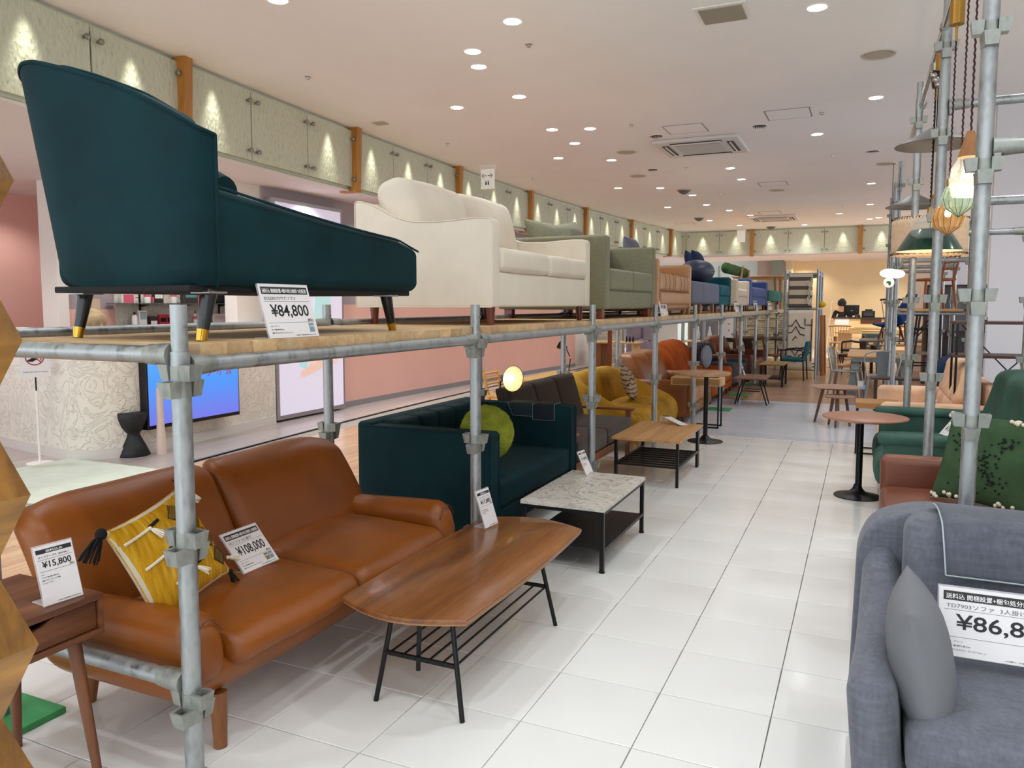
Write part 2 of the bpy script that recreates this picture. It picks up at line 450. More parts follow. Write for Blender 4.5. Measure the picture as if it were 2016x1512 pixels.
# fascia band carrying the glass, soffits behind it
M_fascia=plain('fascia_green_white','#DEE1CC',.7)
def fasc(u,v):
    y=-1.5+22.5*v; return (wx(y)-.05,y,SOFFIT+(CEIL-SOFFIT)*u)
g=G(); g.sheet(fasc,1,50,.05); wl=structure('wall_left',g,M_fascia)
g=G(); g.box(wx(21),6.5,21.05,21.15,SOFFIT,CEIL); wb=structure('wall_back',g,M_fascia)
def soff(u,v):
    y=-1.5+22.5*v; x0=wx(y); return (x0+(-11-x0)*u,y,SOFFIT)
M_soff=noisy('shop_ceiling_paint','#E3DAD8',.8,2,.015,150,.02)
g=G(); g.sheet(soff,1,50); structure('ceiling_shop',g,M_soff)
g=G(); g.box(-8,6.5,21.0,26,SOFFIT,SOFFIT+.1); structure('ceiling_back',g,M_soff)
def tr(u,v):
    y=-1.5+22.5*v; return (wx(y)+.035*u-.02,y,CEIL-.03)
g=G(); g.sheet(tr,1,50,.03); structure('trim_1',g,M_wallw)
def tr2(u,v):
    y=-1.5+22.5*v; return (wx(y)+.02*u-.01,y,SOFFIT-.005)
g=G(); g.sheet(tr2,1,50,.02); structure('trim_2',g,M_wallw)
# textured glass panes with studs
def glassmat():
    q=NT('flecked_green_glass'); b=q.b
    v=q.add('ShaderNodeTexVoronoi',i_Scale=42,i_Randomness=1.0); q.l(q.coord((1,1,.45)),v.inputs[0])
    n=q.add('ShaderNodeTexNoise',i_Scale=38,i_Detail=4); q.l(q.coord((1,1,.5)),n.inputs[0])
    q.l(q.ramp(n.outputs[0],[(.28,lin('#B4BAA2')),(.36,lin('#D8DDC8')),(.8,lin('#E4E8D6'))]),b.inputs['Base Color'])
    mx=q.add('ShaderNodeMath',operation='ADD'); q.l(v.outputs[0],mx.inputs[0]); q.l(n.outputs[0],mx.inputs[1])
    q.bump(mx.outputs[0],.35,.012); b.inputs['Roughness'].default_value=.22; b.inputs['Alpha'].default_value=.8
    b.inputs['Specular IOR Level'].default_value=.6
    return q.m
M_glass=glassmat(); M_steel=plain('brushed_steel','#9B9A94',.3,.9)
PITCH=2.575; TR0=4.64; PW=PITCH/3
def glass_at(p,rz,studs):
    """one pane standing at p, its face towards local +x"""
    pass
g=G(); g.box(-.006,.006,-PW/2+.006,PW/2-.006,SOFFIT+.02,CEIL-.035,.003); pane=emit('glass_panel',g,M_glass,wl,ang=20)
g=G(); g.lathe([(.012,0),(.012,.028),(.02,.028),(.022,.032),(.022,.044),(.018,.048)],10,M=Matrix.Rotation(math.pi/2,4,'Y')); stud=emit('stud',g,M_steel,pane)
n_st=0
def put(pn,p,rz,st):
    pn.location=p; pn.rotation_euler=(0,0,rz)
    for sy in (-1,1):
        for z in (SOFFIT+.1,CEIL-.13):
            s=st.copy(); COL.objects.link(s); s.parent=pn; s.location=(.004,sy*(PW/2-.055),z)
k0=-6
for k in range(-5,19):
    y=TR0+PW*(k+.5)
    if y>20.7: continue
    sl=2*.0081*(y-11); rz=-math.atan(sl)
    pn=pane.copy(); COL.objects.link(pn); put(pn,(wx(y)+.05,y,0),rz,stud)
for k in range(9):
    x=-4.40+PW*(k+.5)
    pn=pane.copy(); COL.objects.link(pn); pn.parent=wb; put(pn,(x,21.0,0),-math.pi/2,stud)
bpy.data.objects.remove(stud); bpy.data.objects.remove(pane)
M_trim=wood('golden_timber','#C98F45','#A86F2C',2,5,.4,10)
tn=3
for k in range(-1,7):
    y=TR0+PITCH*k; x=wx(y); sl=2*.0081*(y-11)
    g=G(); M=T(x+.05,y,0,-math.atan(sl))
    g.prism([(-.03,SOFFIT-.03),(.06,SOFFIT-.03),(.085,CEIL),(-.03,CEIL)],-.045,.045,M=M@XZ(0),bev=.004)
    g.box(-.16,.06,-.05,.05,SOFFIT-.035,SOFFIT-.015,.003,M=M)
    structure('trim_%d'%tn,g,M_trim); tn+=1
for x in (-2.708,-.14,2.43):
    g=G(); g.box(x-.045,x+.045,20.9,21.06,SOFFIT-.03,CEIL,.004); structure('trim_%d'%tn,g,M_trim); tn+=1
# wall washers along the glass
M_em=plain('lamp_glow','#FFF6EA',.5,emit=14)
M_emw=plain('warm_lamp_glow','#FFEFD2',.5,emit=8)
def washer(x,y,rx,ry):
    spot('glass_washer',(x,y,CEIL-.02),GLASS_W,math.radians(50),1.0,(1,.96,.80),.03,(rx,ry,0))
for k in range(-5,19):
    if k in (1,): continue
    y=TR0+PW*(k+.42); sl=2*.0081*(y-11); washer(wx(y)+.135,y,0,0)
for k in range(9):
    x=-4.40+PW*(k+.5); washer(x,20.915,0,0)
# ---------------------------------------------------------------- left shops
M_plaster=NT('trowelled_plaster'); q=M_plaster; b=q.b
b.inputs['Base Color'].default_value=lin('#EAE3D8'); b.inputs['Roughness'].default_value=.8
n=q.add('ShaderNodeTexNoise',i_Scale=5,i_Detail=3,i_Distortion=2.5); q.l(q.coord(),n.inputs[0])
q.l(q.ramp(n.outputs[0],[(.46,(0,0,0,1)),(.5,(1,1,1,1)),(.56,(.2,.2,.2,1)),(.7,(.3,.3,.3,1))]),(bp:=q.add('ShaderNodeBump',i_Strength=.55,i_Distance=.02)).inputs['Height']); q.l(bp.outputs[0],b.inputs['Normal'])
M_plaster=q.m
M_base=plain('baseboard_white','#D6D0C9',.5)
M_salmon=noisy('salmon_wall_paint','#E8B8AC',.65,2,.02,150,.02)
M_mauve=noisy('mauve_grey_paint','#A89CA2',.65,2,.02,150,.02)
# low counter wall with a rounded corner
path=[(-5.85,6.60),(-5.70,4.95),(-5.69,4.72),(-5.74,4.52),(-5.84,4.38),(-5.98,4.30),(-6.15,4.29),(-7.3,4.50)]
inner=[(-7.25,4.78),(-6.2,4.60),(-6.05,4.66),(-6.0,4.95),(-6.15,6.60)]
g=G(); g.prism(path[::-1]+inner[::-1],0,1.055,bev=.004); cnt=structure('wall_counter',g,M_plaster)
out=[(x+.012 if y>4.4 else x+.006,y-.012) for x,y in path]
g=G(); g.prism(out[::-1]+inner[::-1],0,.085); structure('baseboard_counter',g,M_base)
out=[(x+.03,y-.03) for x,y in path]
g=G(); g.prism(out[::-1]+[(x-.03,y) for x,y in inner[::-1]],1.055,1.085,bev=.004); emit('counter_slab',g,M_wallw,cnt)
# low pilaster beside the stool
g=G(); g.lathe([(.045,0),(.045,.06),(.03,.28),(.026,.55),(.026,.58)],16,o=(-5.545,4.80,0)); single('door_stop_post',g,plain('pinkish_post','#D9C3B8',.5),'slim pale pinkish post standing behind the black stool','post',(-5.545,4.80,0))
# television in a shallow case
tv=thing('television','large black framed screen showing a blue picture with Japanese characters','television',(-5.66,5.24,.22))
g=G(); g.box(-5.72,-5.60,4.72,5.80,.215,.985,.006); emit('casing',g,plain('black_plastic','#0B0B0D',.35),tv)
def screenmat():
    q=NT('blue_screen'); b=q.b
    x=q.add('ShaderNodeSeparateXYZ'); q.l(q.coord(),x.inputs[0])
    mr=q.add('ShaderNodeMapRange'); q.l(x.outputs[2],mr.inputs[0]); mr.inputs[1].default_value=0; mr.inputs[2].default_value=.75
    c=q.ramp(mr.outputs[0],[(.05,lin('#6E74DC')),(.5,lin('#4C93EE')),(1,lin('#55A9F2'))])
    b.inputs['Base Color'].default_value=(0,0,0,1); q.l(c,b.inputs['Emission Color']); b.inputs['Emission Strength'].default_value=1.0; b.inputs['Roughness'].default_value=.2
    return q.m
g=G(); g.box(-5.604,-5.597,4.735,5.785,.25,.97); emit('screen',g,screenmat(),tv)
M_red=plain('magenta_print','#C8468C',.5,emit=.35); M_wh=plain('white_print','#FFFFFF',.5,emit=.9); M_prp=plain('plum_print','#B03A5C',.5,emit=.2)
g=G(); g.box(-5.598,-5.5955,4.96,5.22,.60,.73); emit('caption_panel',g,M_red,tv)
text('caption','温 活',.115,frame((-5.595,4.965,.625),(0,1,0),z=(1,0,0)),M_wh,tv,width=.24)
text('caption','ジ オ 波',.115,frame((-5.595,5.38,.635),(0,1,0),z=(1,0,0)),M_prp,tv,width=.32)
g=G(); 
for i in range(7): g.ball(.004,.025,.03,(-5.596,5.2+.02*math.sin(i*2.1),.62+.035*i),8,6)
emit('picture_detail',g,plain('dark_red_print','#8A1F3E',.5,emit=.2),tv)
# back wall of the shop and its shelves
g=G(); g.box(-7.75,-7.6,6.03,8.6,0,SOFFIT); structure('wall_shop_back',g,M_plaster)
g=G(); g.box(-7.8,-7.62,5.45,6.03,0,SOFFIT); structure('wall_shop_mauve',g,M_mauve)
g=G(); g.box(-7.615,-7.60,5.45,6.03,.08,1.25); structure('trim_30',g,M_salmon)
g=G(); g.box(-7.8,-7.55,5.33,5.45,0,SOFFIT,.004); structure('column_shop',g,M_wallw)
g=G(); g.box(-9.2,-9.0,2.0,7.0,0,SOFFIT); structure('wall_shop_pink',g,M_salmon)
g=G(); g.box(-9.0,-7.7,6.9,7.0,0,SOFFIT); structure('wall_shop_return',g,M_salmon)
g=G(); g.box(-9.0,-8.98,2,6.9,0,.09); structure('baseboard_shop',g,plain('black_baseboard','#1A191B',.5))
# wall with the light box, then the long pink wall
g=G(); g.box(-6.1,-5.95,6.58,7.95,0,SOFFIT); structure('wall_lightbox',g,M_mauve)
g=G(); g.box(-7.7,-6.0,8.5,8.6,0,SOFFIT); structure('wall_shop_end',g,M_wallw)
g=G(); g.box(-6.15,-5.98,6.2,6.62,1.09,SOFFIT); structure('wall_shop_pier',g,M_wallw)
pk=[(7.9,-5.955),(9.4,-5.93),(11.6,-5.82),(15.3,-5.50)]
for (y0,x0),(y1,x1) in zip(pk,pk[1:]):
    n='%d'%y0
    g=G(); g.add([(x0,y0,.07),(x1,y1,.07),(x1,y1,1.30),(x0,y0,1.30)],[(0,1,2,3)]); structure('wall_pink',g,M_salmon)
    g=G(); g.add([(x0,y0,1.30),(x1,y1,1.30),(x1,y1,SOFFIT),(x0,y0,SOFFIT)],[(0,1,2,3)]); structure('wall_mauve',g,M_mauve)
    g=G(); g.add([(x0+.01,y0,0),(x1+.01,y1,0),(x1+.01,y1,.07),(x0+.01,y0,.07),(x0,y0,.07),(x1,y1,.07)],[(0,1,2,3),(3,2,5,4)]); structure('baseboard_pink',g,plain('grey_baseboard','#8F8C8C',.5))
d1=G(); d1.add([(-5.50,15.3,0),(-5.42,16.35,0),(-5.42,16.35,SOFFIT),(-5.50,15.3,SOFFIT)],[(0,1,2,3)]); dd=structure('door_1',d1,M_wallw)
g=G(); g.box(-5.41,-5.38,16.12,16.15,.85,1.05,.004); emit('door_handle',g,M_steel,dd)
for y in (8.2,9.0,9.9,10.8,11.8,12.8,13.9,14.9):
    xx=np.interp(y,[a for a,_ in pk],[b for _,b in pk]); spot('pink_wall_washer',(xx+.25,y,SOFFIT-.01),26,math.radians(75),.8,(1,.96,.94),.03,(0,.15,0))
# light box poster
lb=thing('light_box_poster','tall glowing advertising panel showing bare crossed legs on white','poster',(-5.88,7.23,0))
g=G(); g.box(-5.96,-5.85,6.62,7.85,.02,2.46,.006); emit('frame',g,plain('grey_aluminium','#A9A4A6',.4,.6),lb)
g=G(); g.box(-5.852,-5.843,6.665,7.805,.07,2.415); emit('glowing_sheet',g,plain('poster_glow','#D9D4E8',.4,emit=.38),lb)
def flat(name,pts,col,e,x,par):
    e*=.35
    g=G(); g.prism(pts,0,.002,M=YZ(x)); return emit(name,g,plain('print_'+col.strip('#'),col,.5,emit=e),par)
sk='#F0CFC0'
flat('printed_leg',rpoly([(7.0,.52),(7.02,.46),(7.30,.52),(7.55,.60),(7.68,.58),(7.70,.63),(7.55,.70),(7.2,.62)],.03),sk,.75,-5.842,lb)
flat('printed_leg',rpoly([(7.15,.62),(7.30,.80),(7.36,.98),(7.44,.98),(7.62,.72),(7.7,.62),(7.62,.60),(7.42,.78),(7.36,.72),(7.26,.58)],.03),'#F2D6C8',.75,-5.8395,lb)
flat('printed_bag',rpoly([(6.98,.60),(7.12,.56),(7.16,.80),(7.02,.86)],.02),'#B7E6EA',.75,-5.838,lb)
flat('printed_camera',rpoly([(7.1,.78),(7.18,.82),(7.2,.92),(7.08,.90)],.02),'#4A4148',.4,-5.837,lb)
flat('printed_garment',rpoly([(7.25,1.12),(7.55,1.12),(7.58,1.45),(7.3,1.5)],.04),'#BFEAEC',.75,-5.8385,lb)
flat('printed_arm',rpoly([(7.2,1.45),(7.28,1.40),(7.45,1.75),(7.6,1.95),(7.5,2.0),(7.36,1.8)],.03),sk,.75,-5.8365,lb)
sp=spot('shop_light',(-6.6,4.2,SOFFIT-.02),45,2.3,.6)
for x,y in ((-6.5,5.6),(-8.3,4.0),(-6.8,7.2),(-5.5,3.0),(-5.6,5.72),(-5.6,7.13),(-8.4,5.6),(-7.0,6.3)): spot('shop_light',(x,y,SOFFIT-.02),26,2.3,.6,(1,.95,.92))
# ---------------------------------------------------------------- mid-left shops
def stonemat():
    return noisy('split_stone','#C9BEA8',.85,3,.35,60,.5,bdist=.01)
M_stone=stonemat()
def stonewall(name,x0,x1,y,z0,z1,mat,hh=.045):
    g=G(); g.box(x0,x1,y,y+.15,z0,z1); wl_=structure(name,g,mat)
    g=G(); z=z0
    while z<z1-.01:
        x=x0
        while x<x1-.02:
            l=min(random.uniform(.12,.34),x1-x); d=random.uniform(.01,.05)
            g.box(x,x+l-.004,y-d,y+.02,z,z+hh-.006); x+=l
        z+=hh
    emit('stone_strips',g,mat,wl_,kind='stuff',smooth=False)
stonewall('wall_stone',-5.75,-5.20,17.6,0,SOFFIT,M_stone)
stonewall('wall_stone',-5.02,-4.70,17.9,0,SOFFIT,M_stone)
M_slate=noisy('slate_strips','#8B8068',.85,3,.35,60,.5,bdist=.01)
stonewall('wall_slate',-4.3,-1.3,20.9,0,1.6,M_slate,.06)
for x,y in ((-5.3,17.2),(-4.8,17.3),(-3.6,20.2),(-2.4,20.2)): spot('stone_washer',(x,y,SOFFIT-.02),30,1.4,.6,(1,.93,.8))
g=G(); g.box(-5.22,-5.15,17.75,17.82,.0,SOFFIT,.01); structure('column_mauve',g,M_mauve)
for i,(a,bx) in enumerate(((-5.19,-5.08),(-5.075,-5.0))):
    g=G(); g.box(a,bx,18.1,18.13,.55,1.05); o=emit('window_%d'%(i+1),g,plain('window_glow','#DDE9F2',.4,emit=1.0)); o['kind']='structure'
g=G(); g.box(-4.55,-4.05,18.4,18.5,0,1.75,.01); structure('wall_partition',g,plain('pale_partition','#D9DADB',.6))
g=G(); g.box(-3.55,-2.9,18.5,18.6,0,1.5,.01); structure('wall_partition',g,plain('grey_partition','#8C8C90',.6))
# back rooms behind the far glass band
M_beige=noisy('beige_wall_paint','#E6CFA4',.7,2,.02,150,.02)
g=G(); g.box(-2.0,4.5,24.5,24.6,0,SOFFIT); structure('wall_office',g,M_beige)
g=G(); g.box(-2.15,-1.95,24.2,24.5,0,SOFFIT); structure('column_cream',g,noisy('cream_paint','#E8D6B4',.7,2,.02,150,.02))
g=G(); g.box(-6.5,-2.9,24.3,24.4,0,SOFFIT); o=structure('wall_bright',g,plain('pale_cyan_wall','#D3E8EA',.6))
for x in (-4.6,-4.1,-3.4):
    g=G(); g.box(x,x+.02,24.27,24.3,.1,SOFFIT-.1); emit('wall_joint',g,M_steel,o)
g=G(); g.box(-2.9,-2.5,23.8,24.4,0,SOFFIT); structure('column_taupe',g,plain('taupe_paint','#A89890',.6))
g=G(); g.box(-2.48,-2.15,23.6,23.7,0,SOFFIT); structure('column_green_grey',g,plain('green_grey_paint','#7F8A80',.6))
g=G(); g.box(-2.35,-2.15,24.5,24.55,0,SOFFIT); structure('wall_pinkish',g,plain('pinkish_white','#EFDDDD',.6))
for x,y,e in ((-4.2,23.0,120),(-2.661,21.6,30),(-1.446,21.5,45),(-.067,21.5,45),(1.6,21.6,45),(-1.6,24.0,25),(.6,23.2,40)): spot('back_room_light',(x,y,SOFFIT-.02),e*1.9,2.4,.6,(1,.93,.80))
# right: a white partition and the store wall beyond
g=G(); g.box(1.12,5,9.0,9.12,0,CEIL); structure('wall_right',g,noisy('partition_white','#E4E1E6',.6,2,.02,150,.02))
g=G(); g.box(4.0,4.1,-3,9,0,CEIL); structure('wall_right_side',g,M_wallw)
# ---------------------------------------------------------------- ceiling fixtures
M_ring=plain('white_ring','#F2EEE8',.4); M_dark=plain('dark_hole','#2A2724',.6); M_chrome=plain('chrome_reflector','#B9B6B0',.15,1)
def downlight(r,cool):
    t=thing('downlight','round recessed downlight glowing white in the ceiling','ceiling light',(0,0,0),'lit downlights in the white ceiling')
    g=G(); g.lathe([(r*.86,.0),(r*.86,-.004),(r,-.006),(r*1.02,0)],24,caps=False); emit('ring',g,M_ring,t,label=None)
    g=G(); g.lathe([(0,-.002),(r*.87,-.002)],24,caps=False); emit('lamp_disc',g,M_em,t)
    return t
dl=[(-3.48,4.04),(-2.27,5.0),(-2.81,5.45),(-2.94,5.81),(-3.73,6.89),(-3.01,6.78),(-3.23,8.18),(-2.83,8.31),(-3.25,8.98),(-3.77,9.78),(-3.17,10.21),(-3.81,12.66),(-3.17,12.95),(-2.85,14.02),(-3.65,15.55),(-2.87,15.47),(-2.61,16.58),(-3.33,18.37),(-1.81,11.51),(-1.81,12.59),(.03,8.2),(-.56,9.65),(.03,13.87),(.03,16.71),(.04,19.55),(.22,19.3),(-.56,18.15),(-2.33,17.66),(-1.99,19.1),(-2.86,19.79),(-1.40,20.31)]
unseen=[(-3.4,2.2),(-2.3,2.3),(-.6,3.4),(.0,1.2),(-1.15,1.0),(-2.6,.2),(-.4,-1.2),(.9,2.6),(.9,5.2),(1.7,7.4),(2.6,7.4),(1.9,5.6),(2.2,3.8),(-.35,5.6),(1.4,.5),(-2.9,-1.4)]  # added downlights; the far right ones are there to brighten the white partition
spots_=['directly above the teal chaise','']
l0=None
for i,(x,y) in enumerate(dl+unseen):
    if l0 is None: l0=downlight(.072,0); l0.location=(x,y,CEIL)
    else: dup(l0,(x,y,CEIL))
    spot('downlight_beam',(x,y,CEIL-.02),SPOT_W,math.radians(140),.9,(.85,.93,1.0),.05)
e0=None
for i,(x,y) in enumerate([(-1.11,8.96),(-2.26,9.0),(-2.85,11.17),(.03,11.01)]):
    if e0 is None:
        e0=thing('unlit_downlight','round unlit reflector spotlight recessed in the ceiling','ceiling light',(0,0,0),'unlit reflector spotlights in the ceiling')
        g=G(); g.lathe([(.07,0),(.085,-.006),(.09,0)],20,caps=False); emit('ring',g,M_ring,e0)
        g=G(); g.lathe([(0,-.001),(.07,-.001)],20,caps=False); emit('well',g,M_dark,e0)
        g=G()
        for a in range(5): g.box(-.05+.022*a,-.04+.022*a,-.05,.05,-.02,-.002,.002)
        emit('louvre',g,M_chrome,e0); e0.location=(x,y,CEIL)
    else: dup(e0,(x,y,CEIL))
M_spk=plain('beige_grille','#B9B0A2',.7); s0=None
for x,y in [(.03,6.82),(-2.83,9.75),(-3.18,11.6),(-1.42,14.0),(.21,12.03)]:
    if s0 is None:
        s0=thing('ceiling_speaker','flat round beige speaker grille set in the ceiling','speaker',(0,0,0),'round speaker grilles in the ceiling')
        g=G(); g.lathe([(.1,0),(.125,-.01),(.13,0)],24,caps=False); emit('rim',g,plain('cream_rim','#CFC4AE',.5),s0)
        g=G(); g.lathe([(0,-.006),(.105,-.006)],24,caps=False); emit('grille',g,M_spk,s0); s0.location=(x,y,CEIL)
    else: dup(s0,(x,y,CEIL))
def cassette(loc,label):
    t=thing('air_conditioner',label,'air conditioner',loc)
    x,y,z=loc
    g=G(); g.soft(x-.5,x+.5,y-.5,y+.5,z-.045,z+.0,.02,seg=2,m=2); emit('panel',g,plain('white_plastic','#D9D6D2',.4),t)
    g=G(); g.box(x-.27,x+.27,y-.27,y+.27,z-.055,z-.04,.006); emit('grille',g,plain('grey_grille','#BDBBB8',.4),t)
    for a in range(4):
        M=Matrix.Translation((x,y,z))@Matrix.Rotation(a*math.pi/2,4,'Z')
        g=G(); g.box(-.3,.3,.34,.42,-.052,-.043,.004,M=M); emit('outlet',g,plain('dark_outlet','#3D3A38',.5),t)
        g=G(); g.box(-.29,.29,.37,.385,-.06,-.045,.003,M=M); emit('flap',g,M_ring,t)
cassette((-1.87,9.7,CEIL),'square white ceiling air conditioner cassette nearer the camera')
cassette((-1.9,18.3,CEIL),'square white ceiling air conditioner cassette near the far wall')
M_line=plain('hatch_line','#9A9290',.6); h0=None
for x,y in [(-1.87,8.76),(-.775,8.52),(-1.41,13.26),(-4.0,18.87),(-1.89,17.33)]:
    if h0 is None:
        h0=thing('ceiling_hatch','square access hatch outlined by a thin grey frame in the ceiling','hatch',(0,0,0),'square access hatches in the ceiling')
        g=G(); g.box(-.205,.205,-.205,.205,-.004,.001,.001); emit('hatch_board',g,M_ceil,h0)
        g=G()
        for s in (-1,1): g.box(s*.212-.006,s*.212+.006,-.218,.218,-.003,0); g.box(-.218,.218,s*.212-.006,s*.212+.006,-.003,0)
        emit('hatch_frame',g,M_line,h0); h0.location=(x,y,CEIL)
    else: dup(h0,(x,y,CEIL))
vt=thing('ceiling_vent','beige slatted return air vent in the ceiling near the top edge','vent',(-.93,5.44,CEIL))
g=G(); g.box(-1.1,-.76,5.28,5.60,CEIL-.008,CEIL,.003); emit('vent_frame',g,M_ring,vt)
for k in range(14):
    g=G(); y=5.31+.02*k; g.box(-1.07,-.79,y,y+.016,CEIL-.014,CEIL-.006); emit('slat',g,plain('vent_beige','#A39B8C',.6),vt)
k0=None
for x,y in [(-4.39,5.45),(-2.35,5.47),(-4.65,8.34),(-4.73,11.21),(-2.36,8.31),(-2.37,11.21),(-4.66,14.17),(-2.37,14.03),(-.46,8.59),(-.45,11.05),(-2.38,16.87),(-.45,16.74)]:
    if k0 is None:
        k0=thing('sprinkler_head','small metal sprinkler head in the ceiling','sprinkler',(0,0,0),'sprinkler heads dotted over the ceiling')
        g=G(); g.lathe([(.03,0),(.028,-.006),(.012,-.008),(.01,-.022),(.016,-.024),(.0,-.028)],12,caps=False); emit('head',g,M_chrome,k0); k0.location=(x,y,CEIL)
        g=G(); g.lathe([(.04,-.001),(.03,-.005)],14,caps=False); emit('collar',g,M_ring,k0)
    else: dup(k0,(x,y,CEIL))
g=G(); g.box(-4.86,-4.72,7.07,7.19,CEIL-.012,CEIL,.004); single('ceiling_sensor',g,M_spk,'small flat rectangular sensor plate in the ceiling by the glass band','sensor',(-4.79,7.13,CEIL))
d0=None
for x,y in [(-3.45,17.74),(-2.19,20.43),(-2.86,13.35)]:
    if d0 is None:
        d0=thing('ceiling_detector','dark round detector hanging under the ceiling','detector',(0,0,0),'dark round detectors on the ceiling')
        g=G(); g.lathe([(.1,0),(.1,-.02),(.07,-.05),(.03,-.07),(0,-.072)],16,caps=False); emit('dome',g,plain('detector_grey','#6E6A66',.5),d0)
        g=G(); g.lathe([(.12,0),(.12,-.012),(.1,-.014)],16,caps=False); emit('base',g,M_spk,d0); d0.location=(x,y,CEIL)
    else: dup(d0,(x,y,CEIL))
def hang_sign(loc,h,label,arrow):
    t=thing('hanging_sign',label,'sign',loc); x,y,z=loc
    g=G(); g.box(x-.11,x+.11,y-.05,y+.05,z-.06,z,.004); emit('bracket',g,M_ring,t)
    g=G(); g.box(x-.10,x+.10,y-.018,y+.018,z-h,z-.06,.003); emit('sign_box',g,plain('sign_white','#EFEFEA',.4,emit=.15),t)
    if arrow:
        dk=plain('dark_green_print','#1C3B33',.5); yy=y-.0185
        for s in (-1,1):
            g=G(); g.prism([(x+s*.01,z-.155),(x+s*.055,z-.155),(x+s*.055,z-.145),(x+s*.01,z-.145)],0,.001,M=XZ(yy)); g.prism([(x+s*.045,z-.18),(x+s*.055,z-.18),(x+s*.085,z-.15),(x+s*.055,z-.12),(x+s*.045,z-.12),(x+s*.07,z-.15)],0,.001,M=XZ(yy)); emit('arrow',g,dk,t)
        g=G()
        for s in (-.018,.018): g.lathe([(0,.0),(.008,.0),(.008,.0015),(0,.0015)],10,M=frame((x+s,yy,z-.225),(1,0,0),z=(0,-1,0))); g.box(x+s-.01,x+s+.01,yy-.0015,yy,z-.275,z-.237)
        emit('figure_mark',g,dk,t)
hang_sign((-4.85,9.85,CEIL),.33,'white hanging washroom sign with a two way arrow under the ceiling',True)
hang_sign((-2.93,20.6,CEIL),.35,'small white sign hanging from the ceiling before the far wall',False)
# ================================================================ scaffolding
M_galv=galv(); M_galv2=galv('dull_coupler_zinc','#A3A59F',.5)
PX,PY,PS=-1.596,1.45,1.659; BXK=-2.42; R_=.0245
def upright(name,label,group,x,y,zt,levels,foot=True,zb=0):
    t=thing(name,label,'scaffold pole',(x,y,0),group)
    g=G(); g.tube([(x,y,zb+.006),(x,y,zt-.12)],R_,16); g.tube([(x,y,zt-.13),(x,y,zt)],R_*.86,16); emit('tube',g,M_galv,t)
    for z in levels:
        g=G()
        for dz,dirs in ((0,((1,0),(-1,0))),(-.043,((0,1),(0,-1)))):
            for dx,dy in dirs:
                M=frame((x+dx*R_*.8,y+dy*R_*.8,z+dz),(dx,dy,0),z=(0,0,1))
                o=[(-.004,-.026),(.03,-.021),(.03,.021),(-.004,.026)]
                bm=[]
                w0,w1=.021,.027
                V=[(0,-w0,-.02),(.030,-w0*.85,-.02),(.030,w0*.85,-.02),(0,w0,-.02),(0,-w1,.022),(.037,-w1*.85,.022),(.037,w1*.85,.022),(0,w1,.022),
                   (.004,-w1*.6,.022),(.031,-w1*.55,.022),(.031,w1*.55,.022),(.004,w1*.6,.022),(.004,-w0*.6,.0),(.026,-w0*.55,.0),(.026,w0*.55,.0),(.004,w0*.6,.0)]
                F=[(0,1,5,4),(1,2,6,5),(2,3,7,6),(3,0,4,7),(3,2,1,0),(4,5,9,8),(5,6,10,9),(6,7,11,10),(7,4,8,11),(8,9,13,12),(9,10,14,13),(10,11,15,14),(11,8,12,15),(12,13,14,15)]
                g.add(V,F,M)
            g.tube([(x,y,z+dz-.02),(x,y,z+dz+.018)],R_*1.05,16)
        emit('coupler_cup',g,M_galv2,t,ang=30)
    if foot:
        g=G(); g.box(x-.075,x+.075,y-.075,y+.075,0,.008,.002); emit('foot_plate',g,M_galv2,t)
        g=G(); g.tube([(x,y,zt-.055),(x+.0262,y,zt-.055)],.004,8); emit('locking_pin',g,M_steel,t)
    return t
LV=(1.125,.69,.255)
for k in range(12):
    upright('scaffold_upright','galvanised scaffold upright in the front row of the sofa shelf, %s from the camera'%ORD(k),'front uprights of the sofa shelf',PX,PY+PS*k,1.30,LV)
for k in range(12):
    upright('scaffold_upright','galvanised scaffold upright in the rear row of the sofa shelf, %s from the camera'%ORD(k),'rear uprights of the sofa shelf',BXK,PY+PS*k,1.30,LV)
M_rub=noisy('green_mat_rubber','#3F9B5A',.7,6,.1,80,.2)
for k in (0,5,6,7):
    y=PY+PS*k
    for xx,nm in ((BXK,'rear'),(PX,'front')):
        if k==0 and nm=='front': continue
        g=G(); g.box(xx-.14,xx+.14,y-.12,y+.12,-.001,.02 if k==0 else .012,.004)
        single('foot_pad',g,M_rub,'flat green pad under the %s shelf upright, %s from the camera'%(nm,ORD(k)),'pad',(xx,y,0),'green pads under the scaffold feet')
def ledger(name,label,group,p,q,r=.0215,wedge=True):
    c=tuple((a+b)/2 for a,b in zip(p,q)); t=thing(name,label,'scaffold pipe',c,group)
    P,Q=Vector(p),Vector(q); d=(Q-P).normalized()
    g=G(); g.tube([P+d*.03,Q-d*.03],r,14); emit('tube',g,M_galv,t)
    for A,s in ((P,1),(Q,-1)):
        g=G(); g.tube([A+d*s*.022,A+d*s*.05,A+d*s*.11],[r*1.35,r*1.3,r*1.12],12)
        sd=Vector((-d.y,d.x,0)); M=frame(A+d*s*.03,d*s,z=(0,0,1))
        g.box(-.006,.016,-.019,.019,-.05,.02,.003,M=M); emit('wedge_head',g,M_galv2,t)
    return t
for k in range(11):
    y=PY+PS*k
    ledger('scaffold_ledger','galvanised front pipe under the shelf board of the %s bay'%ORD(k),'front pipes under the shelf boards',(PX,y,1.142),(PX,y+PS,1.142))
    ledger('scaffold_ledger','galvanised rear pipe behind the shelf board of the %s bay'%ORD(k),'rear pipes behind the shelf boards',(BXK,y,1.205),(BXK,y+PS,1.205))
for k in range(12):
    y=PY+PS*k
    ledger('scaffold_transom','galvanised cross pipe joining the %s pair of shelf uprights'%ORD(k),'cross pipes of the sofa shelf',(PX,y,1.17),(BXK,y,1.17),.0235)
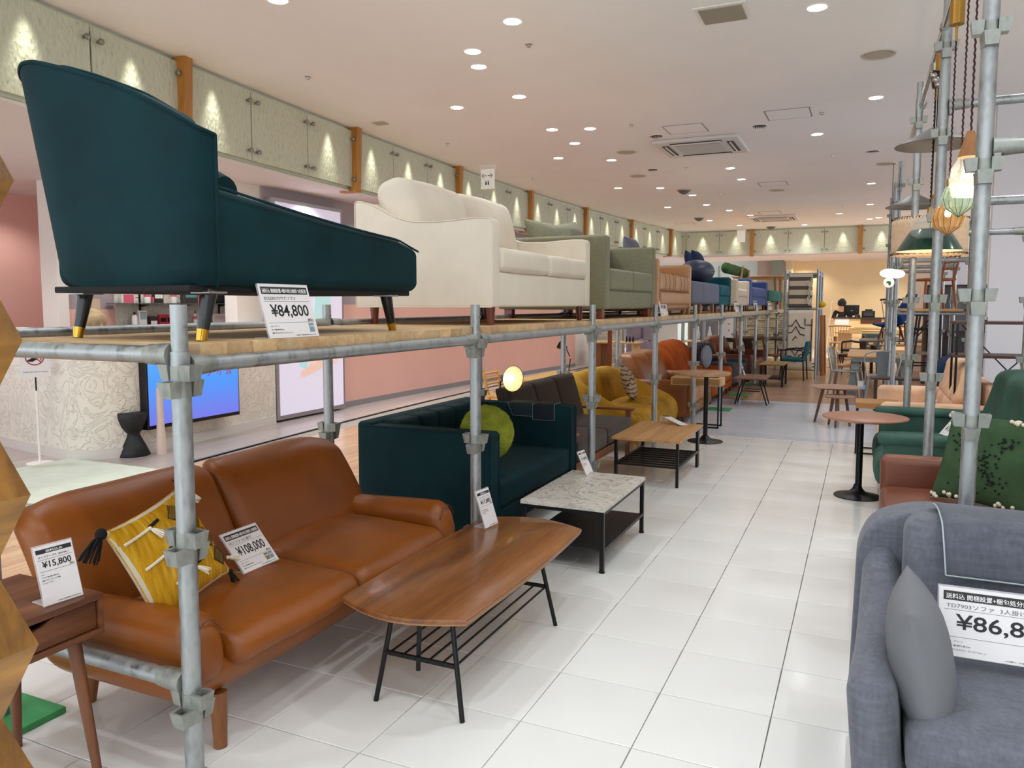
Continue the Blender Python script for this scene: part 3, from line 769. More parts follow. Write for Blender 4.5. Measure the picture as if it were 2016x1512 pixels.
ledger('scaffold_transom','low galvanised cross pipe in front of the brown leather sofa arm',None or 'low cross pipes',(PX,PY,.294),(BXK,PY,.294),.0235)
# shelf boards made of glued staves
M_pine=wood('laminated_pine','#D8BC92','#BC9467',0,8,.55,10,rand=.16,bump=.03)
BT,BB=1.197,1.163
for k in range(11):
    y0=PY+PS*k+.075+(-.0 if k else .0); y1=PY+PS*(k+1)-.02
    if k==0: y0=PY+.07
    n=16; wdt=(y1-y0)/n
    t=thing('shelf_board','laminated pine shelf board of the %s bay carrying display furniture'%ORD(k),'shelf board',(-2.0,(y0+y1)/2,BB),'pine boards of the sofa shelf')
    if k<5:
        g=G(); g.box(-2.385,-1.60,-wdt/2+.0004,wdt/2-.0004,BB,BT,.0012)
        st=emit('stave',g,M_pine,t,ang=20,off=Vector((-2.0,0,BB))); st.location=(0,y0+wdt/2-(y0+y1)/2,0)
        for i in range(1,n):
            s=st.copy(); COL.objects.link(s); s.parent=t; s.location=(random.uniform(-.001,.002),y0+wdt*(i+.5)-(y0+y1)/2,random.uniform(-.0006,.0006))
    else:
        g=G()
        for i in range(n): g.box(-2.385+0,-1.60+random.uniform(-.001,.002),y0+wdt*i,y0+wdt*(i+1)-.002,BB,BT)
        emit('staves',g,M_pine,t,kind='stuff')
# ================================================================ price cards
M_card=plain('card_white','#E9E4E4',.35,coat=.3); M_ink=plain('black_print','#17141A',.5); M_grey=plain('grey_print','#6E686C',.5); M_acr=plain('clear_acrylic','#FFFFFF',.05,alpha=.25,spec=.8)
M_blueS=plain('slate_blue_sticker','#7E97A3',.5); M_tanS=plain('olive_tan_sticker','#8C7A52',.5)
M_wprint=plain('white_ink','#F4F1EE',.5)
M_band=plain('charcoal_print','#2B272B',.5)
def card(label,loc,M,w,h,price,title,head,tall=False,stickers=(),group=None,small=True,detail=True):
    """M: origin bottom centre, x right, y up, z out of the face"""
    t=thing('price_sign',label,'price sign',loc,group)
    g=G(); g.box(-w/2,w/2,0,h,-.0012,.0012,M=M); emit('card',g,M_card,t)
    g=G(); g.box(-w/2-.003,w/2+.003,-.002,h+.004,-.004,-.0018,M=M)
    fz=.06 if tall else .05
    P=M.translation; n=M.to_3x3()@Vector((0,0,-1)); n.z=0; n.normalize(); xd=M.to_3x3()@Vector((1,0,0)); xd.z=0; xd.normalize()
    F=frame((P.x,P.y,P.z),tuple(xd),z=(0,0,1))
    yb=(F.inverted()@(P+n*.06)).y; g.box(-w/2-.002,w/2+.002,min(0,yb),max(0,yb),-.0005,.0022,M=F)
    emit('acrylic_stand',g,M_acr,t)
    z=.0016
    def at(x,y): return M@Matrix.Translation((x,y,z))
    bh=.135*h if not tall else .075*h; by=h*.945-bh
    g=G(); g.box(-w/2+.035*w,w/2-.035*w,by,by+bh,.0011,.0016,M=M); emit('header_band',g,M_band,t)
    if detail:
        text('header_print',head,bh*.62,at(-w/2+.055*w if not tall else -w*.22,by+bh*.22),M_wprint,t,width=.885*w if not tall else .45*w,bold=.006*bh)
        ty=by-(.105*h if not tall else .075*h)
        text('title_print',title,.078*h if not tall else .045*h,at(-w/2+.06*w,ty),M_grey,t,width=.62*w if not tall else .8*w)
        ly=ty-.03*h
    else: ly=by-.12*h
    ph=.30*h if not tall else .15*h
    text('price_print',price,ph,at(-w*.36,ly-ph*.92),M_ink,t,width=.76*w,bold=.012*ph)
    l2=ly-ph*1.32
    g=G()
    for yy in (ly,l2): g.box(-w/2+.045*w,w/2-.045*w,yy-.0005,yy+.0005,.0011,.0015,M=M)
    emit('ruled_lines',g,M_grey,t,kind='stuff')
    if detail:
        text('tax_print','(税込)',.052*h if not tall else .032*h,at(w*.33,l2+.02*h),M_ink,t,width=.12*w)
        rows=['カラー  グリーン','サイズ 幅×奥行×高さcm','素材  ポリエステル、ウレタンフォーム'] if not tall else ['カラー','サイズ  幅×奥行×高さcm','素材  ウォールナット突板、','木 ラバーウッド']
        for i,rw in enumerate(rows): text('detail_print',rw,.03*h if not tall else .026*h,at(-w/2+.06*w,l2-(.075*h+i*.06*h if not tall else .06*h+i*.048*h)),M_grey,t)
        text('detail_print','※お届け、仕様は係員におたずねください',.024*h if not tall else .02*h,at(w*.02 if not tall else -w*.15,.03*h),M_grey,t,width=.42*w if not tall else .6*w)
    for i,m in enumerate(stickers):
        g=G(); sx=w/2-.05*w-.12*w*(i+1); g.box(sx,sx+.105*w,l2-.19*h,l2-.02*h,.0011,.0017,M=M); emit('sticker',g,m,t)
        if detail: text('sticker_print',('抗菌' if i else '配送'),.045*h,at(sx+.015*w,l2-.10*h),M_wprint,t,width=.075*w)
    return t
def cardY(y0,y1,xb,zb,h,lean):
    """a card facing the aisle (+x), leaning back"""
    c=((xb),(y0+y1)/2,zb); up=(-math.sin(lean),0,math.cos(lean)); return frame(c,(0,1,0),z=tuple(Vector((0,1,0)).cross(Vector(up)))),c
HD='送料込 開梱設置+梱包処分無料 2名配送'
M,c=cardY(1.806,2.039,-1.618,BT+.001,.172,.28)
card('price sign reading 84,800 yen below the teal velvet chaise',c,M,.228,.172,'¥84,800','BOLEROカウチソファ',HD,stickers=(M_blueS,))
# ================================================================ furniture on the upper shelf
V_teal=velvet('teal_velvet','#0A2B30'); M_black=plain('black_lacquer','#0E0D0E',.25,coat=.4); M_gold=plain('polished_brass','#C79A3C',.18,1)
M_under=plain('black_underlining','#1B1718',.9)
def leg_taper(g,p,q,r0,r1,n=14): g.tube([p,q],[r0,r1],n)
# teal chaise with a curved high back
t=thing('chaise_longue','teal velvet chaise with a tall curved back on the shelf end','sofa',(-1.98,2.12,BT))
Yb,Xf,Xr=1.50,-1.655,-2.30
def chaise_body(p):
    p=p.copy(); return p
# seat slab: long in y, top falls gently towards the foot
def seatw(p):
    p=p.copy(); tt=np.clip((p[:,1]-1.63)/(2.73-1.63),0,1); k=np.clip((p[:,2]-1.37)/.2,0,1)
    p[:,2]+=k*(.085*(1-tt)**1.5-.035*np.clip((tt-.85)/.15,0,1)); return p
g=G(); g.soft(Xr+.02,Xf,1.60,2.735,1.352,1.555,.04,(0,0.01,.006),4,10,warp=seatw); emit('seat',g,V_teal,t)
pts=[]
for i in range(25):
    y=1.655+(2.715-1.655)*i/24; tt=(y-1.63)/1.1; pts.append((Xf+.003,y,1.545+.085*(1-min(tt,1))**1.5-.035*max(0,(tt-.85)/.15)))
g=G(); g.tube(pts,.0045,6); emit('piping',g,V_teal,t)
# back shell: head panel with a rising top edge, rounding into a rear wing
_sx=np.array([Xf+.002,Xf+.002,Xf-.012,Xf-.05,Xf-.20,Xf-.38,-2.13,-2.19,-2.235,-2.25,-2.255,-2.255])
_sy=np.array([1.655,1.60,1.575,1.562,1.552,1.548,1.550,1.565,1.60,1.67,1.85,2.15])
_sz=np.array([1.768,1.775,1.785,1.812,1.895,1.965,2.002,2.008,1.985,1.93,1.80,1.60])
_sl=np.array([0,0,0,0,.015,.04,.075,.09,.10,.10,.08,.04])
_ss=np.concatenate([[0],np.cumsum(np.hypot(np.diff(_sx),np.diff(_sy)))]); _ss/=_ss[-1]
def _ip(u,a):
    w=[(max(0,min(1,u+d)),k) for d,k in ((-.02,.25),(0,.5),(.02,.25))]
    return sum(k*np.interp(q_,_ss,a) for q_,k in w)
def shell(u,v):
    x,y,zt,l=_ip(u,_sx),_ip(u,_sy),_ip(u,_sz),_ip(u,_sl)
    z=1.352+(zt-1.352)*v; c=max(0,(.10-v)/.10)**2
    x=x-l*v*1.1; y=y-l*v*.35
    cx,cy=-1.99,1.75; x+=(cx-x)*.07*c; y+=(cy-y)*.12*c
    return (x,y,z)
g=G(); g.sheet(lambda u,v:shell(u,v),60,20,-.085); emit('back_shell',g,V_teal,t,ang=75)
g=G(); g.tube([shell(i/60,1.0) for i in range(61)],.006,6); g.tube([(shell(i/60,1.0)[0]+(-1.99-shell(i/60,1.0)[0])*.1,shell(i/60,1.0)[1]+.075,shell(i/60,1.0)[2]+.004) for i in range(8,40)],.005,6); g.tube([shell(0.0,i/20) for i in range(21)],.006,6); emit('piping',g,V_teal,t)
g=G(); g.tube([(Xr+.14,1.775,1.66),(Xr+.2,1.775,1.665),(Xf-.14,1.775,1.635),(Xf-.09,1.775,1.63)],[.05,.07,.07,.05],18); emit('bolster',g,V_teal,t)
g=G(); g.soft(Xr+.14,Xf-.08,1.66,1.76,1.53,1.74,.05,(0,.02,.01),3,4); emit('back_cushion',g,V_teal,t)
g=G(); g.box(Xr+.06,Xf-.03,1.57,2.70,1.335,1.354,.004); emit('underside',g,M_under,t)
for x,y,dx,dy in ((-1.70,1.655,.0,-.035),(-1.70,2.55,0,.045),(-2.22,1.66,.0,-.035),(-2.22,2.56,0,.045)):
    g=G(); p=Vector((x,y,1.34)); q=Vector((x+dx,y+dy,BT)); g.tube([p,p.lerp(q,.78)],[.024,.0165],16); lg=emit('leg',g,M_black,t)
    g=G(); g.tube([p.lerp(q,.775),q],[.0172,.0145],16); emit('brass_ferrule',g,M_gold,lg)
    g=G(); g.box(x-.035,x+.035,y-.035,y+.035,1.331,1.337,.001); emit('leg_plate',g,M_steel,lg)
# generic upholstered sofa -------------------------------------------------
def sofa(name,label,xf,depth,y0,y1,z0,legh,zseat,zarm,zback,armt,mat,legmat,face=1,nseat=2,nback=2,seatth=.13,arms=(1,1),backd=.16,lean=.10,legr=(.024,.017),cat='sofa',group=None,seatmat=None,backmat=None,bulge=.02,r=.03,cush_over=.0,zbase=None,arm_len=None,square=False,legin=.07,backlow=None,armr=None,noback=False):
    X=lambda d: xf-face*d
    t=thing(name,label,cat,(X(depth/2),(y0+y1)/2,z0),group)
    zb=z0+legh; zs=zseat-seatth
    g=G(); g.soft(X(.012),X(depth),y0+(armt*.5 if arms[0] else .005),y1-(armt*.5 if arms[1] else .005),zb,zs+.004,min(r,.02),(0,0,0),2,3); emit('base',g,mat,t)
    ya=y0+(armt if arms[0] else 0); yb=y1-(armt if arms[1] else 0); w=(yb-ya)/nseat
    for i in range(nseat):
        g=G(); g.soft(X(-cush_over),X(depth-backd*.6),ya+w*i+.003,ya+w*(i+1)-.003,zs,zseat,r,(bulge*.4,0,bulge),3,5); emit('seat_cushion',g,seatmat or mat,t)
    for s,(a,b) in enumerate(((y0,y0+armt),(y1-armt,y1))):
        if arms[s]:
            g=G(); g.soft(X(0),X(depth if arm_len is None else arm_len),a,b,zb,zarm,armr or min(r,armt*.45),(0,.004,.004),3,5); emit('arm',g,mat,t)
    if not noback:
        g=G(); g.soft(X(depth-.10),X(depth),y0+.004,y1-.004,zb,(backlow or zback-.06),.025,(0,0,0),3,3); emit('back',g,mat,t)
        w=(yb-ya)/max(nback,1)
        for i in range(nback):
            def wp(p):
                p=p.copy(); p[:,0]-=face*lean*(p[:,2]-zseat)/max(zback-zseat,.01); return p
            g=G(); g.soft(X(depth-backd-.10),X(depth-.08),ya+w*i+.004,ya+w*(i+1)-.004,zseat-.01,zback,min(.06,r*2),(face*bulge*1.6,0,bulge*.7),3,6,warp=wp); emit('back_cushion',g,backmat or mat,t)
    for d in (legin,depth-legin):
        for y in (y0+legin,y1-legin):
            g=G()
            if square: g.prism([(-legr[0],-legr[0]),(legr[0],-legr[0]),(legr[0],legr[0]),(-legr[0],legr[0])],z0,zb+.01,M=T(X(d),y,0),bev=.002)
            else: g.tube([(X(d),y,zb+.01),(X(d),y,z0)],list(legr),14)
            emit('leg',g,legmat,t)
    return t
M_cherry=wood('cherry_leg','#8A3B20','#5B2413',2,9,.35,6,coat=.2); M_oakleg=wood('oak_leg','#C99B65','#A67642',2,9,.4,6); M_walleg=wood('walnut_leg','#6B4128','#4A2A19',2,9,.4,6)
# white linen sofa: sloping arms, plump back cushions
F_white=noisy('ivory_fabric','#DDD2C1',.85,6,.04,260,.25,spec=.2)
t=thing('sofa','ivory fabric two seat sofa with scooped arms beside the teal chaise','sofa',(-2.02,4.12,BT))
xf=-1.645; z0=1.288
prof=[(0,z0),(.80,z0),(.80,1.835),(.755,1.835),(.66,1.80),(.55,1.742),(.45,1.715),(.30,1.710),(.10,1.722),(.0,1.718)]
prof=rpoly(prof,[.01,.01,.02,.03,.05,.05,.05,.05,.03,.028],4)
for a,b in ((3.39,3.475),(4.77,4.855)):
    g=G(); M=Matrix(((-1,0,0,xf),(0,0,1,0),(0,1,0,0),(0,0,0,1))); g.prism(prof,a,b,M=M,bev=.012,seg=3); emit('arm',g,F_white,t,ang=60)
g=G(); g.soft(xf-.004,xf-.80,3.45,4.80,z0,1.462,.012,(0,0,0),2,2); emit('base',g,F_white,t)
g=G(); g.soft(xf-.70,xf-.80,3.46,4.79,z0,1.83,.03,(0,0,0),3,3); emit('back',g,F_white,t)
for a,b in ((3.478,4.12),(4.125,4.768)):
    g=G(); g.soft(xf+.012,xf-.62,a,b,1.463,1.582,.03,(.008,0,.016),4,6,noise=.002); emit('seat_cushion',g,F_white,t)
for i,(a,b) in enumerate(((3.45,4.12),(4.10,4.80))):
    M=frame((xf-.60,(a+b)/2,1.765),(0,1,0),z=(1,0,.32)); g=G(); g.soft(-.335,.335,-.20,.205,-.09,.10,.075,(0,.0,.06),4,8,M=M,noise=.005); emit('back_cushion',g,F_white,t)
    g=G(); g.tube([M@Vector((-.262*math.copysign(1,1),yy,.0)) for yy in (-.1,.1)],.002,5); 
g=G(); pts=[(xf-d,3.39,z) for d,z in prof[2:]]; g.tube(pts,.003,5); emit('piping',g,F_white,t)
for d in (.05,.74):
    for y in (3.47,4.79):
        g=G(); g.tube([(xf-d,y,z0),(xf-d,y,BT)],[.024,.017],14); emit('leg',g,M_cherry,t)
# olive sofa
F_olive=weave('olive_weave','#7C7A61',.06)
t=sofa('sofa','olive green fabric sofa with loose cushions on the shelf behind the ivory sofa',-1.645,.84,5.20,6.61,BT,.07,1.558,1.785,1.80,.105,F_olive,M_cherry,nseat=2,nback=0,seatth=.155,square=True,legr=(.03,.026),bulge=.015,r=.022,backlow=1.80)
def loose(name,label,M,w,h,th,mat,cat='cushion',group=None,**k):
    P=M.translation; g=G(); g.pillow(w,h,th,M=M,**k); return single(name,g,mat,label,cat,tuple(P),group,ang=180)
loose('cushion','olive fabric back cushion at the near end of the olive sofa',frame((-2.18,5.42,1.76),(0.15,1,0.0),z=(1,-.1,.45)),.40,.36,.16,F_olive,noise=.1)
loose('cushion','wide olive fabric cushion lying along the top of the olive sofa back',frame((-2.2,5.92,1.80),(.12,1,.14),z=(1,0,.5)),.62,.34,.15,F_olive,noise=.15)
loose('cushion','square olive fabric cushion beside the far arm of the olive sofa',frame((-2.05,6.32,1.72),(-.2,1,.22),z=(1,.25,.25)),.34,.34,.12,F_olive,noise=.12)
# caramel leather sofa with channelled seats
L_car=leather('caramel_leather','#B58558',.32)
t=sofa('sofa','caramel leather two seat sofa with channelled cushions on the shelf',-1.645,.82,6.66,8.14,BT,.06,1.585,1.705,1.74,.11,L_car,M_oakleg,nseat=2,nback=2,seatth=.165,legr=(.026,.017),bulge=.012,r=.03)
g=G(); g.box(-1.70,-2.4,6.76,8.02,BT+.045,BT+.085,.004); emit('plinth',g,leather('brown_leather_plinth','#8A5A38'),t)
for i in range(2):
    for j in range(1,4):
        y=6.77+.635*i+.159*j; g=G(); g.tube([(-1.633,y,1.43),(-1.628,y,1.50),(-1.636,y,1.575),(-1.72,y,1.598)],.003,5); emit('seam',g,leather('dark_seam_leather','#8E5C33'),t)
for z,a in ((1.345,8),):
    g=G(); g.soft(-1.632,-1.66,6.775,8.025,1.30,1.41,.02,(.006,0,0),3,4); emit('front_rail',g,L_car,t)
loose('cushion','grey rounded cushion standing on the caramel sofa back',frame((-2.12,7.55,1.84),(0,1,0),z=(1,0,.3)),.34,.26,.14,weave('slate_fabric','#6A6E7E',.05))
# grey bench sofa
F_slate=noisy('slate_blue_felt','#6C6E7C',.9,6,.04,260,.25,spec=.2)
t=thing('sofa','slate grey bench sofa with oak legs carrying a navy pouf','sofa',(-2.0,9.03,BT))
for a,b in ((8.19,8.80),(8.805,9.86)):
    g=G(); g.soft(-1.645,-2.36,a,b,1.305,1.552,.035,(.004,0,.01),3,5); emit('seat_block',g,F_slate,t)
g=G(); g.soft(-2.22,-2.38,8.2,9.86,1.50,1.75,.05,(0,0,0),3,4); emit('back',g,F_slate,t)
for y in (8.95,9.75,8.3):
    for x in (-1.72,-2.25):
        g=G(); g.tube([(x,y,1.31),(x+.01,y+.012,BT)],[.026,.017],12); emit('leg',g,M_oakleg,t)
V_teal2=velvet('petrol_velvet','#19535F')
t=sofa('armchair','petrol velvet seat with rolled back behind the caramel sofa top',-2.05,.34,7.75,9.0,BT+.0,.15,1.55,1.72,1.90,.12,V_teal2,M_cherry,nseat=1,nback=1,cat='sofa',bulge=.02,r=.04,backd=.1)
L_navy=leather('navy_leather','#2A3346',.4)
PFX,PFY=-1.86,9.52
g=G(); g.ball(.20,.33,.145,(PFX,PFY,1.70),28,18,warp=lambda p:np.stack([p[:,0],p[:,1],np.where(p[:,2]>1.705,p[:,2]-.03*np.exp(-((p[:,0]-PFX)**2+(p[:,1]-PFY)**2)/.004),p[:,2])],1)); pf=thing('pouf','round navy leather pouf lying on the slate grey bench','pouf',(PFX,PFY,1.555)); emit('body',g,L_navy,pf,ang=180)
g=G(); g.tube([(PFX+.202*math.cos(a),PFY+.332*math.sin(a),1.70) for a in np.linspace(0,2*math.pi,40)],.006,6); emit('seam',g,L_navy,pf)
# teal armchair, navy cushion
t=sofa('armchair','teal velvet armchair with a navy cushion on the shelf',-1.645,.72,9.93,10.78,BT,.09,1.548,1.665,1.80,.14,V_teal2,M_cherry,nseat=1,nback=1,cat='armchair',bulge=.02,arms=(0,1),seatth=.14)
F_navy=noisy('navy_fabric','#25314E',.9,6,.05,260,.2,spec=.2)
loose('cushion','navy fabric cushion on the back of the teal armchair',frame((-2.02,10.40,1.84),(0,1,0),z=(1,0,.3)),.40,.36,.16,F_navy)
# beige armchair
F_beige=weave('beige_weave','#CFC0AB',.05)
t=sofa('armchair','beige fabric armchair with a pale cushion on the shelf',-1.645,.76,11.28,12.60,BT,.09,1.53,1.665,1.80,.16,F_beige,M_cherry,nseat=1,nback=1,cat='armchair',bulge=.02,seatth=.12)
loose('cushion','small off white cushion on the seat of the beige armchair',frame((-1.85,12.15,1.61),(-.2,1,0),z=(1,.2,.5)),.40,.24,.12,noisy('offwhite_fabric','#E0D9D2',.9))
loose('cushion','long white cushion draped over the back of the beige armchair',frame((-2.25,11.75,1.86),(0,1,-.3),z=(1,0,.4)),.72,.26,.14,noisy('cream_cloth','#E3D8C8',.9))
loose('cushion','dark navy cushion slumped behind the long white cushion',frame((-2.30,11.30,1.92),(0,1,-.15),z=(1,0,.3)),.52,.24,.15,F_navy)
# blue armchair
F_blue=weave('blue_weave','#3F5488',.05)
t=sofa('armchair','blue fabric armchair on the shelf beside the beige armchair',-1.645,.76,12.68,15.1,BT,.09,1.585,1.71,1.80,.26,F_blue,M_walleg,nseat=1,nback=0,cat='armchair',bulge=.02,seatth=.16)
g=G(); g.soft(-2.05,-2.2,13.2,15.6,1.82,2.0,.085,(0,0,0),3,4); gb=thing('green_bolster','moss green bolster backrest of a chair behind the blue armchair','chair',(-2.12,14.4,BT)); emit('backrest',g,velvet('moss_velvet','#3E5A2E'),gb)
for y in (14.4,15.3):
    g=G(); g.tube([(-2.03,y-.08,BT),(-2.05,y,1.70),(-2.02,y+.05,1.95)],[.03,.026,.02],10); emit('post',g,M_oakleg,gb)
# green stool and small dining table
F_gst=velvet('sea_green_velvet','#2F6A62')
t=thing('ottoman','sea green velvet box ottoman at the far end of the shelf','ottoman',(-1.95,16.6,BT))
g=G(); g.soft(-1.645,-2.25,15.3,17.9,1.36,1.575,.03,(0,0,.01),3,3); emit('seat_block',g,F_gst,t)
for y in (15.5,17.7):
    for x in (-1.72,-2.2):
        g=G(); g.tube([(x,y,1.365),(x,y,BT)],[.035,.025],10); emit('leg',g,M_cherry,t)
t=thing('dining_table','round pale wooden dining table standing at the far end of the shelf','table',(-2.05,18.4,BT))
g=G(); g.lathe([(0,1.885),(1.05,1.885),(1.06,1.90),(1.05,1.915),(0,1.915)],32,o=(-2.05,18.4,0),M=None); 
emit('table_top',g,wood('pale_beech','#C99866','#AE7B48',1,6,.45,8),t)
for x,y in ((-1.8,17.9),(-1.8,19.0),(-2.5,17.9),(-2.5,19.0)):
    g=G(); g.tube([(x,y,1.885),(x+.03*(1 if x>-2 else -1),y,BT)],[.05,.03],10); emit('leg',g,M_oakleg,t)
# further price signs along the board edge
for i,(a,b,lab,pr) in enumerate(((6.73,7.0,'price sign below the caramel leather sofa on the shelf','¥99,800'),(11.05,11.45,'price sign at the near end of the beige armchair on the shelf','¥49,800'),(13.1,13.55,'price sign standing below the blue armchair on the shelf','¥39,800'),(15.2,15.7,'price sign below the sea green ottoman','¥29,800'))):
    M,c=cardY(a,b,-1.62,BT+.001,.165,.20); card(lab,c,M,b-a,.165,pr,'ソファ',HD,detail=(i==0))
# ================================================================ the row of sofas on the floor, left
# zigzag wooden column beside the camera
M_zig=wood('golden_burl','#A8742C','#5E3A14',2,7,.38,5,coat=.15,bump=.08)
M_zig2=wood('golden_burl_cross','#B98436','#6A4318',1,7,.38,5,coat=.15,bump=.08)
t=thing('zigzag_column','tall golden wooden column with a zigzag outline at the left edge','column',(-.99,.40,0))
zb=.06; ph=.1745; outer,inner=.14,.112
zz=[]; z=1.435-ph*8
k=0
zlv=[]
for i in range(9):
    zo=1.435-ph*(8-i); zlv+= [(zo-ph*.47,inner),(zo,outer)]
zlv+= [(1.505,.118)]
zlv=[(max(z,0),r) for z,r in zlv]
for i,((z0_,r0),(z1_,r1)) in enumerate(zip(zlv,zlv[1:])):
    if z1_-z0_<.005: continue
    g=G(); V=[(-.99+sx*r,.416+sy*r,z) for z,r in ((z0_,r0),(z1_,r1)) for sx,sy in ((-1,-1),(1,-1),(1,1),(-1,1))]
    F=[(0,1,5,4),(1,2,6,5),(2,3,7,6),(3,0,4,7),(3,2,1,0),(4,5,6,7)]
    g.add(V,F); emit('block',g,M_zig if i%2 else M_zig2,t,smooth=False)
# side table with a drawer
W_wal=wood('walnut','#855232','#57301B',1,8,.4,16,rand=0); W_walz=wood('walnut_upright','#855232','#57301B',2,8,.4,16); W_walx=wood('walnut_cross','#855232','#57301B',0,8,.4,16)
t=thing('side_table','walnut bedside table with one drawer and splayed legs beside the zigzag column','table',(-2.05,1.2,0))
x0,x1,y0,y1=-2.24,-1.885,.98,1.420
g=G(); g.box(x0,x1,y0,y1,.492,.51,.002); g.box(x0,x1,y0,y1,.395,.411,.002); emit('carcass_panel',g,W_wal,t,kind='stuff')
g=G(); g.box(x0,x1,y0,y0+.016,.411,.492,.001); emit('side_panel',g,W_walx,t)
g=G(); g.box(x0,x1,y1-.016,y1,.411,.492,.001); emit('side_panel',g,W_walx,t)
g=G(); g.box(x0,x0+.01,y0+.016,y1-.016,.411,.492); emit('back_panel',g,W_wal,t)
out=[(y0+.018,.414),(y1-.018,.414),(y1-.018,.489),(y1-.13,.489),(y1-.15,.486),(y1-.17,.474),(y1-.195,.470),(y0+.195,.470),(y0+.17,.474),(y0+.15,.486),(y0+.13,.489),(y0+.018,.489)]
dr=G(); dr.prism(out,0,.014,M=YZ(x1-.022),bev=.0015); emit('drawer_front',dr,W_wal,t)
for x,y,dx,dy in ((x1-.05,y1-.06,.05,.02),(x1-.05,y0+.06,.05,-.02),(x0+.05,y1-.06,-.04,.02),(x0+.05,y0+.06,-.04,-.02)):
    g=G(); g.tube([(x,y,.40),(x+dx,y+dy,0)],[.019,.012],14); emit('leg',g,W_walz,t)
M=frame((-1.918,1.330,.5125),(.115,.993,0),z=tuple(Vector((.115,.993,0)).cross(Vector((-.30,.03,.95)))))
card('tall price sign reading 15,800 yen on the walnut bedside table',(-1.918,1.33,.5125),M,.100,.155,'¥15,800','サイドテーブル  BF818A-1','送料込み',tall=True)
# brown leather sofa --------------------------------------------------------
L_br=leather('cognac_leather','#8A4A12',.34)
t=thing('sofa','cognac brown leather three seat sofa with rounded arms nearest the camera','sofa',(-2.0,2.26,0))
def basew(p):
    p=p.copy(); k=np.clip((.26-p[:,2])/.12,0,1)**1.3
    cy=2.26; p[:,1]=cy+(p[:,1]-cy)*(1-.055*k); p[:,0]=np.where(p[:,0]>-2.0,p[:,0]-.075*k,p[:,0]+.03*k); 
    p[:,2]-=.03*np.clip(1-((p[:,1]-cy)/.8)**2,0,1)*k
    return p
g=G(); g.soft(-1.645,-2.34,1.495,3.025,.135,.285,.075,(0,0,0),4,8,warp=basew); emit('base',g,L_br,t)
for a,b in ((1.642,2.262),(2.268,2.885)):
    def cw(p,a=a,b=b):
        p=p.copy(); d=((p[:,0]+1.93)**2+(p[:,1]-(a+b)/2)**2)
        k=np.clip((p[:,2]-.30)/.08,0,1); p[:,2]-=.016*np.exp(-d/.002)*k; p[:,2]+=.03*k*np.clip((-1.66-p[:,0])/.5,0,1); p[:,0]+=.015*np.clip((.33-p[:,2])/.1,0,1)*np.clip((p[:,0]+1.9)/.2,0,1); return p
    g=G(); g.soft(-1.628,-2.22,a,b,.238,.335,.05,(.012,0,.03),5,(10,10,4),warp=cw,noise=.002,nscale=5); emit('seat_cushion',g,L_br,t)
def armw(p):
    p=p.copy(); k=np.clip((p[:,2]-.30)/.12,0,1); p[:,0]-=.03*k*np.clip((p[:,0]+1.8)/.15,0,1); p[:,2]-=.02*np.clip((-1.75-p[:,0])/.5,0,1)*k; return p
for a,b in ((1.498,1.642),(2.885,3.03)):
    g=G(); g.soft(-1.640,-2.30,a,b,.215,.422,.066,(.008,0,.004),5,(6,3,3),warp=armw,noise=.0015); emit('arm',g,L_br,t)
    g=G(); g.tube([(-1.662,a+.012+(b-a-.024)*i/8,.36+.05*math.sin(math.pi*i/8)) for i in range(9)],.003,5); emit('seam',g,leather('cognac_dark','#6B3913',.4),t)
def backw(p):
    p=p.copy(); h=np.clip((p[:,2]-.25)/.42,0,1.1); p[:,0]-=.20*h; p[:,0]-=.03*h**3
    e=np.clip(np.abs(p[:,1]-2.26)-.55,0,1); p[:,2]-=.9*e**2.2*h; return p
for a,b in ((1.485,2.235),(2.24,3.045)):
    g=G(); g.soft(-2.075,-2.20,a,b,.24,.675,.055,(.022,0,.01),5,(4,9,9),warp=backw,noise=.003,nscale=4); emit('back_cushion',g,L_br,t)
for x,y in ((-1.70,1.64),(-2.26,1.66),(-1.70,2.88),(-2.26,2.88)):
    g=G(); s=1 if y>2 else -1; g.tube([(x,y,.16),(x+.015*(1 if x>-2 else -1),y+s*.012,0)],[.026,.019],16); emit('leg',g,wood('tan_leg','#9A6234','#7A4820',2,9,.4,6),t)
# mustard kilim cushion with tassels
def kilim():
    q=NT('mustard_kilim'); b=q.b
    n=q.add('ShaderNodeTexNoise',i_Scale=9,i_Detail=2); q.l(q.coord((1,8,1)),n.inputs[0])
    base=q.ramp(n.outputs[0],[(.35,lin('#B98416')),(.6,lin('#D3A02A')),(.72,lin('#D9B760'))])
    q.l(base,b.inputs['Base Color']); w=q.add('ShaderNodeTexWave',i_Scale=110,wave_type='BANDS',bands_direction='Y'); q.l(q.coord(),w.inputs[0]); q.bump(w.outputs[0],.5,.003)
    b.inputs['Roughness'].default_value=.95; b.inputs['Specular IOR Level'].default_value=.1
    return q.m
Mc=frame((-1.955,1.712,.522),(-.12,.96,.20),z=(.92,.0,.40))
t=thing('tasselled_cushion','mustard woven cushion with black and cream tassels on the cognac sofa','cushion',tuple(Mc.translation))
loc=Mc.copy()
g=G(); g.pillow(.335,.335,.108,M=Mc); cb=emit('cover',g,noisy('ecru_backing','#CFC3AE',.9),t,ang=180)
g=G(); us=np.linspace(-1,1,17)
def kf(u,v):
    a,b_=2*u-1,2*v-1; X=.335/2*a*(1-.07*(1-b_*b_))*1.0; Y=.335/2*b_*(1-.07*(1-a*a))*1.0
    Z=.055*max((1-abs(a)**2.6)*(1-abs(b_)**2.6),0)**.55*1.03+.003
    return tuple(Mc@Vector((X,Y,Z)))
g.sheet(kf,18,18); emit('kilim_face',g,kilim(),t,ang=180)
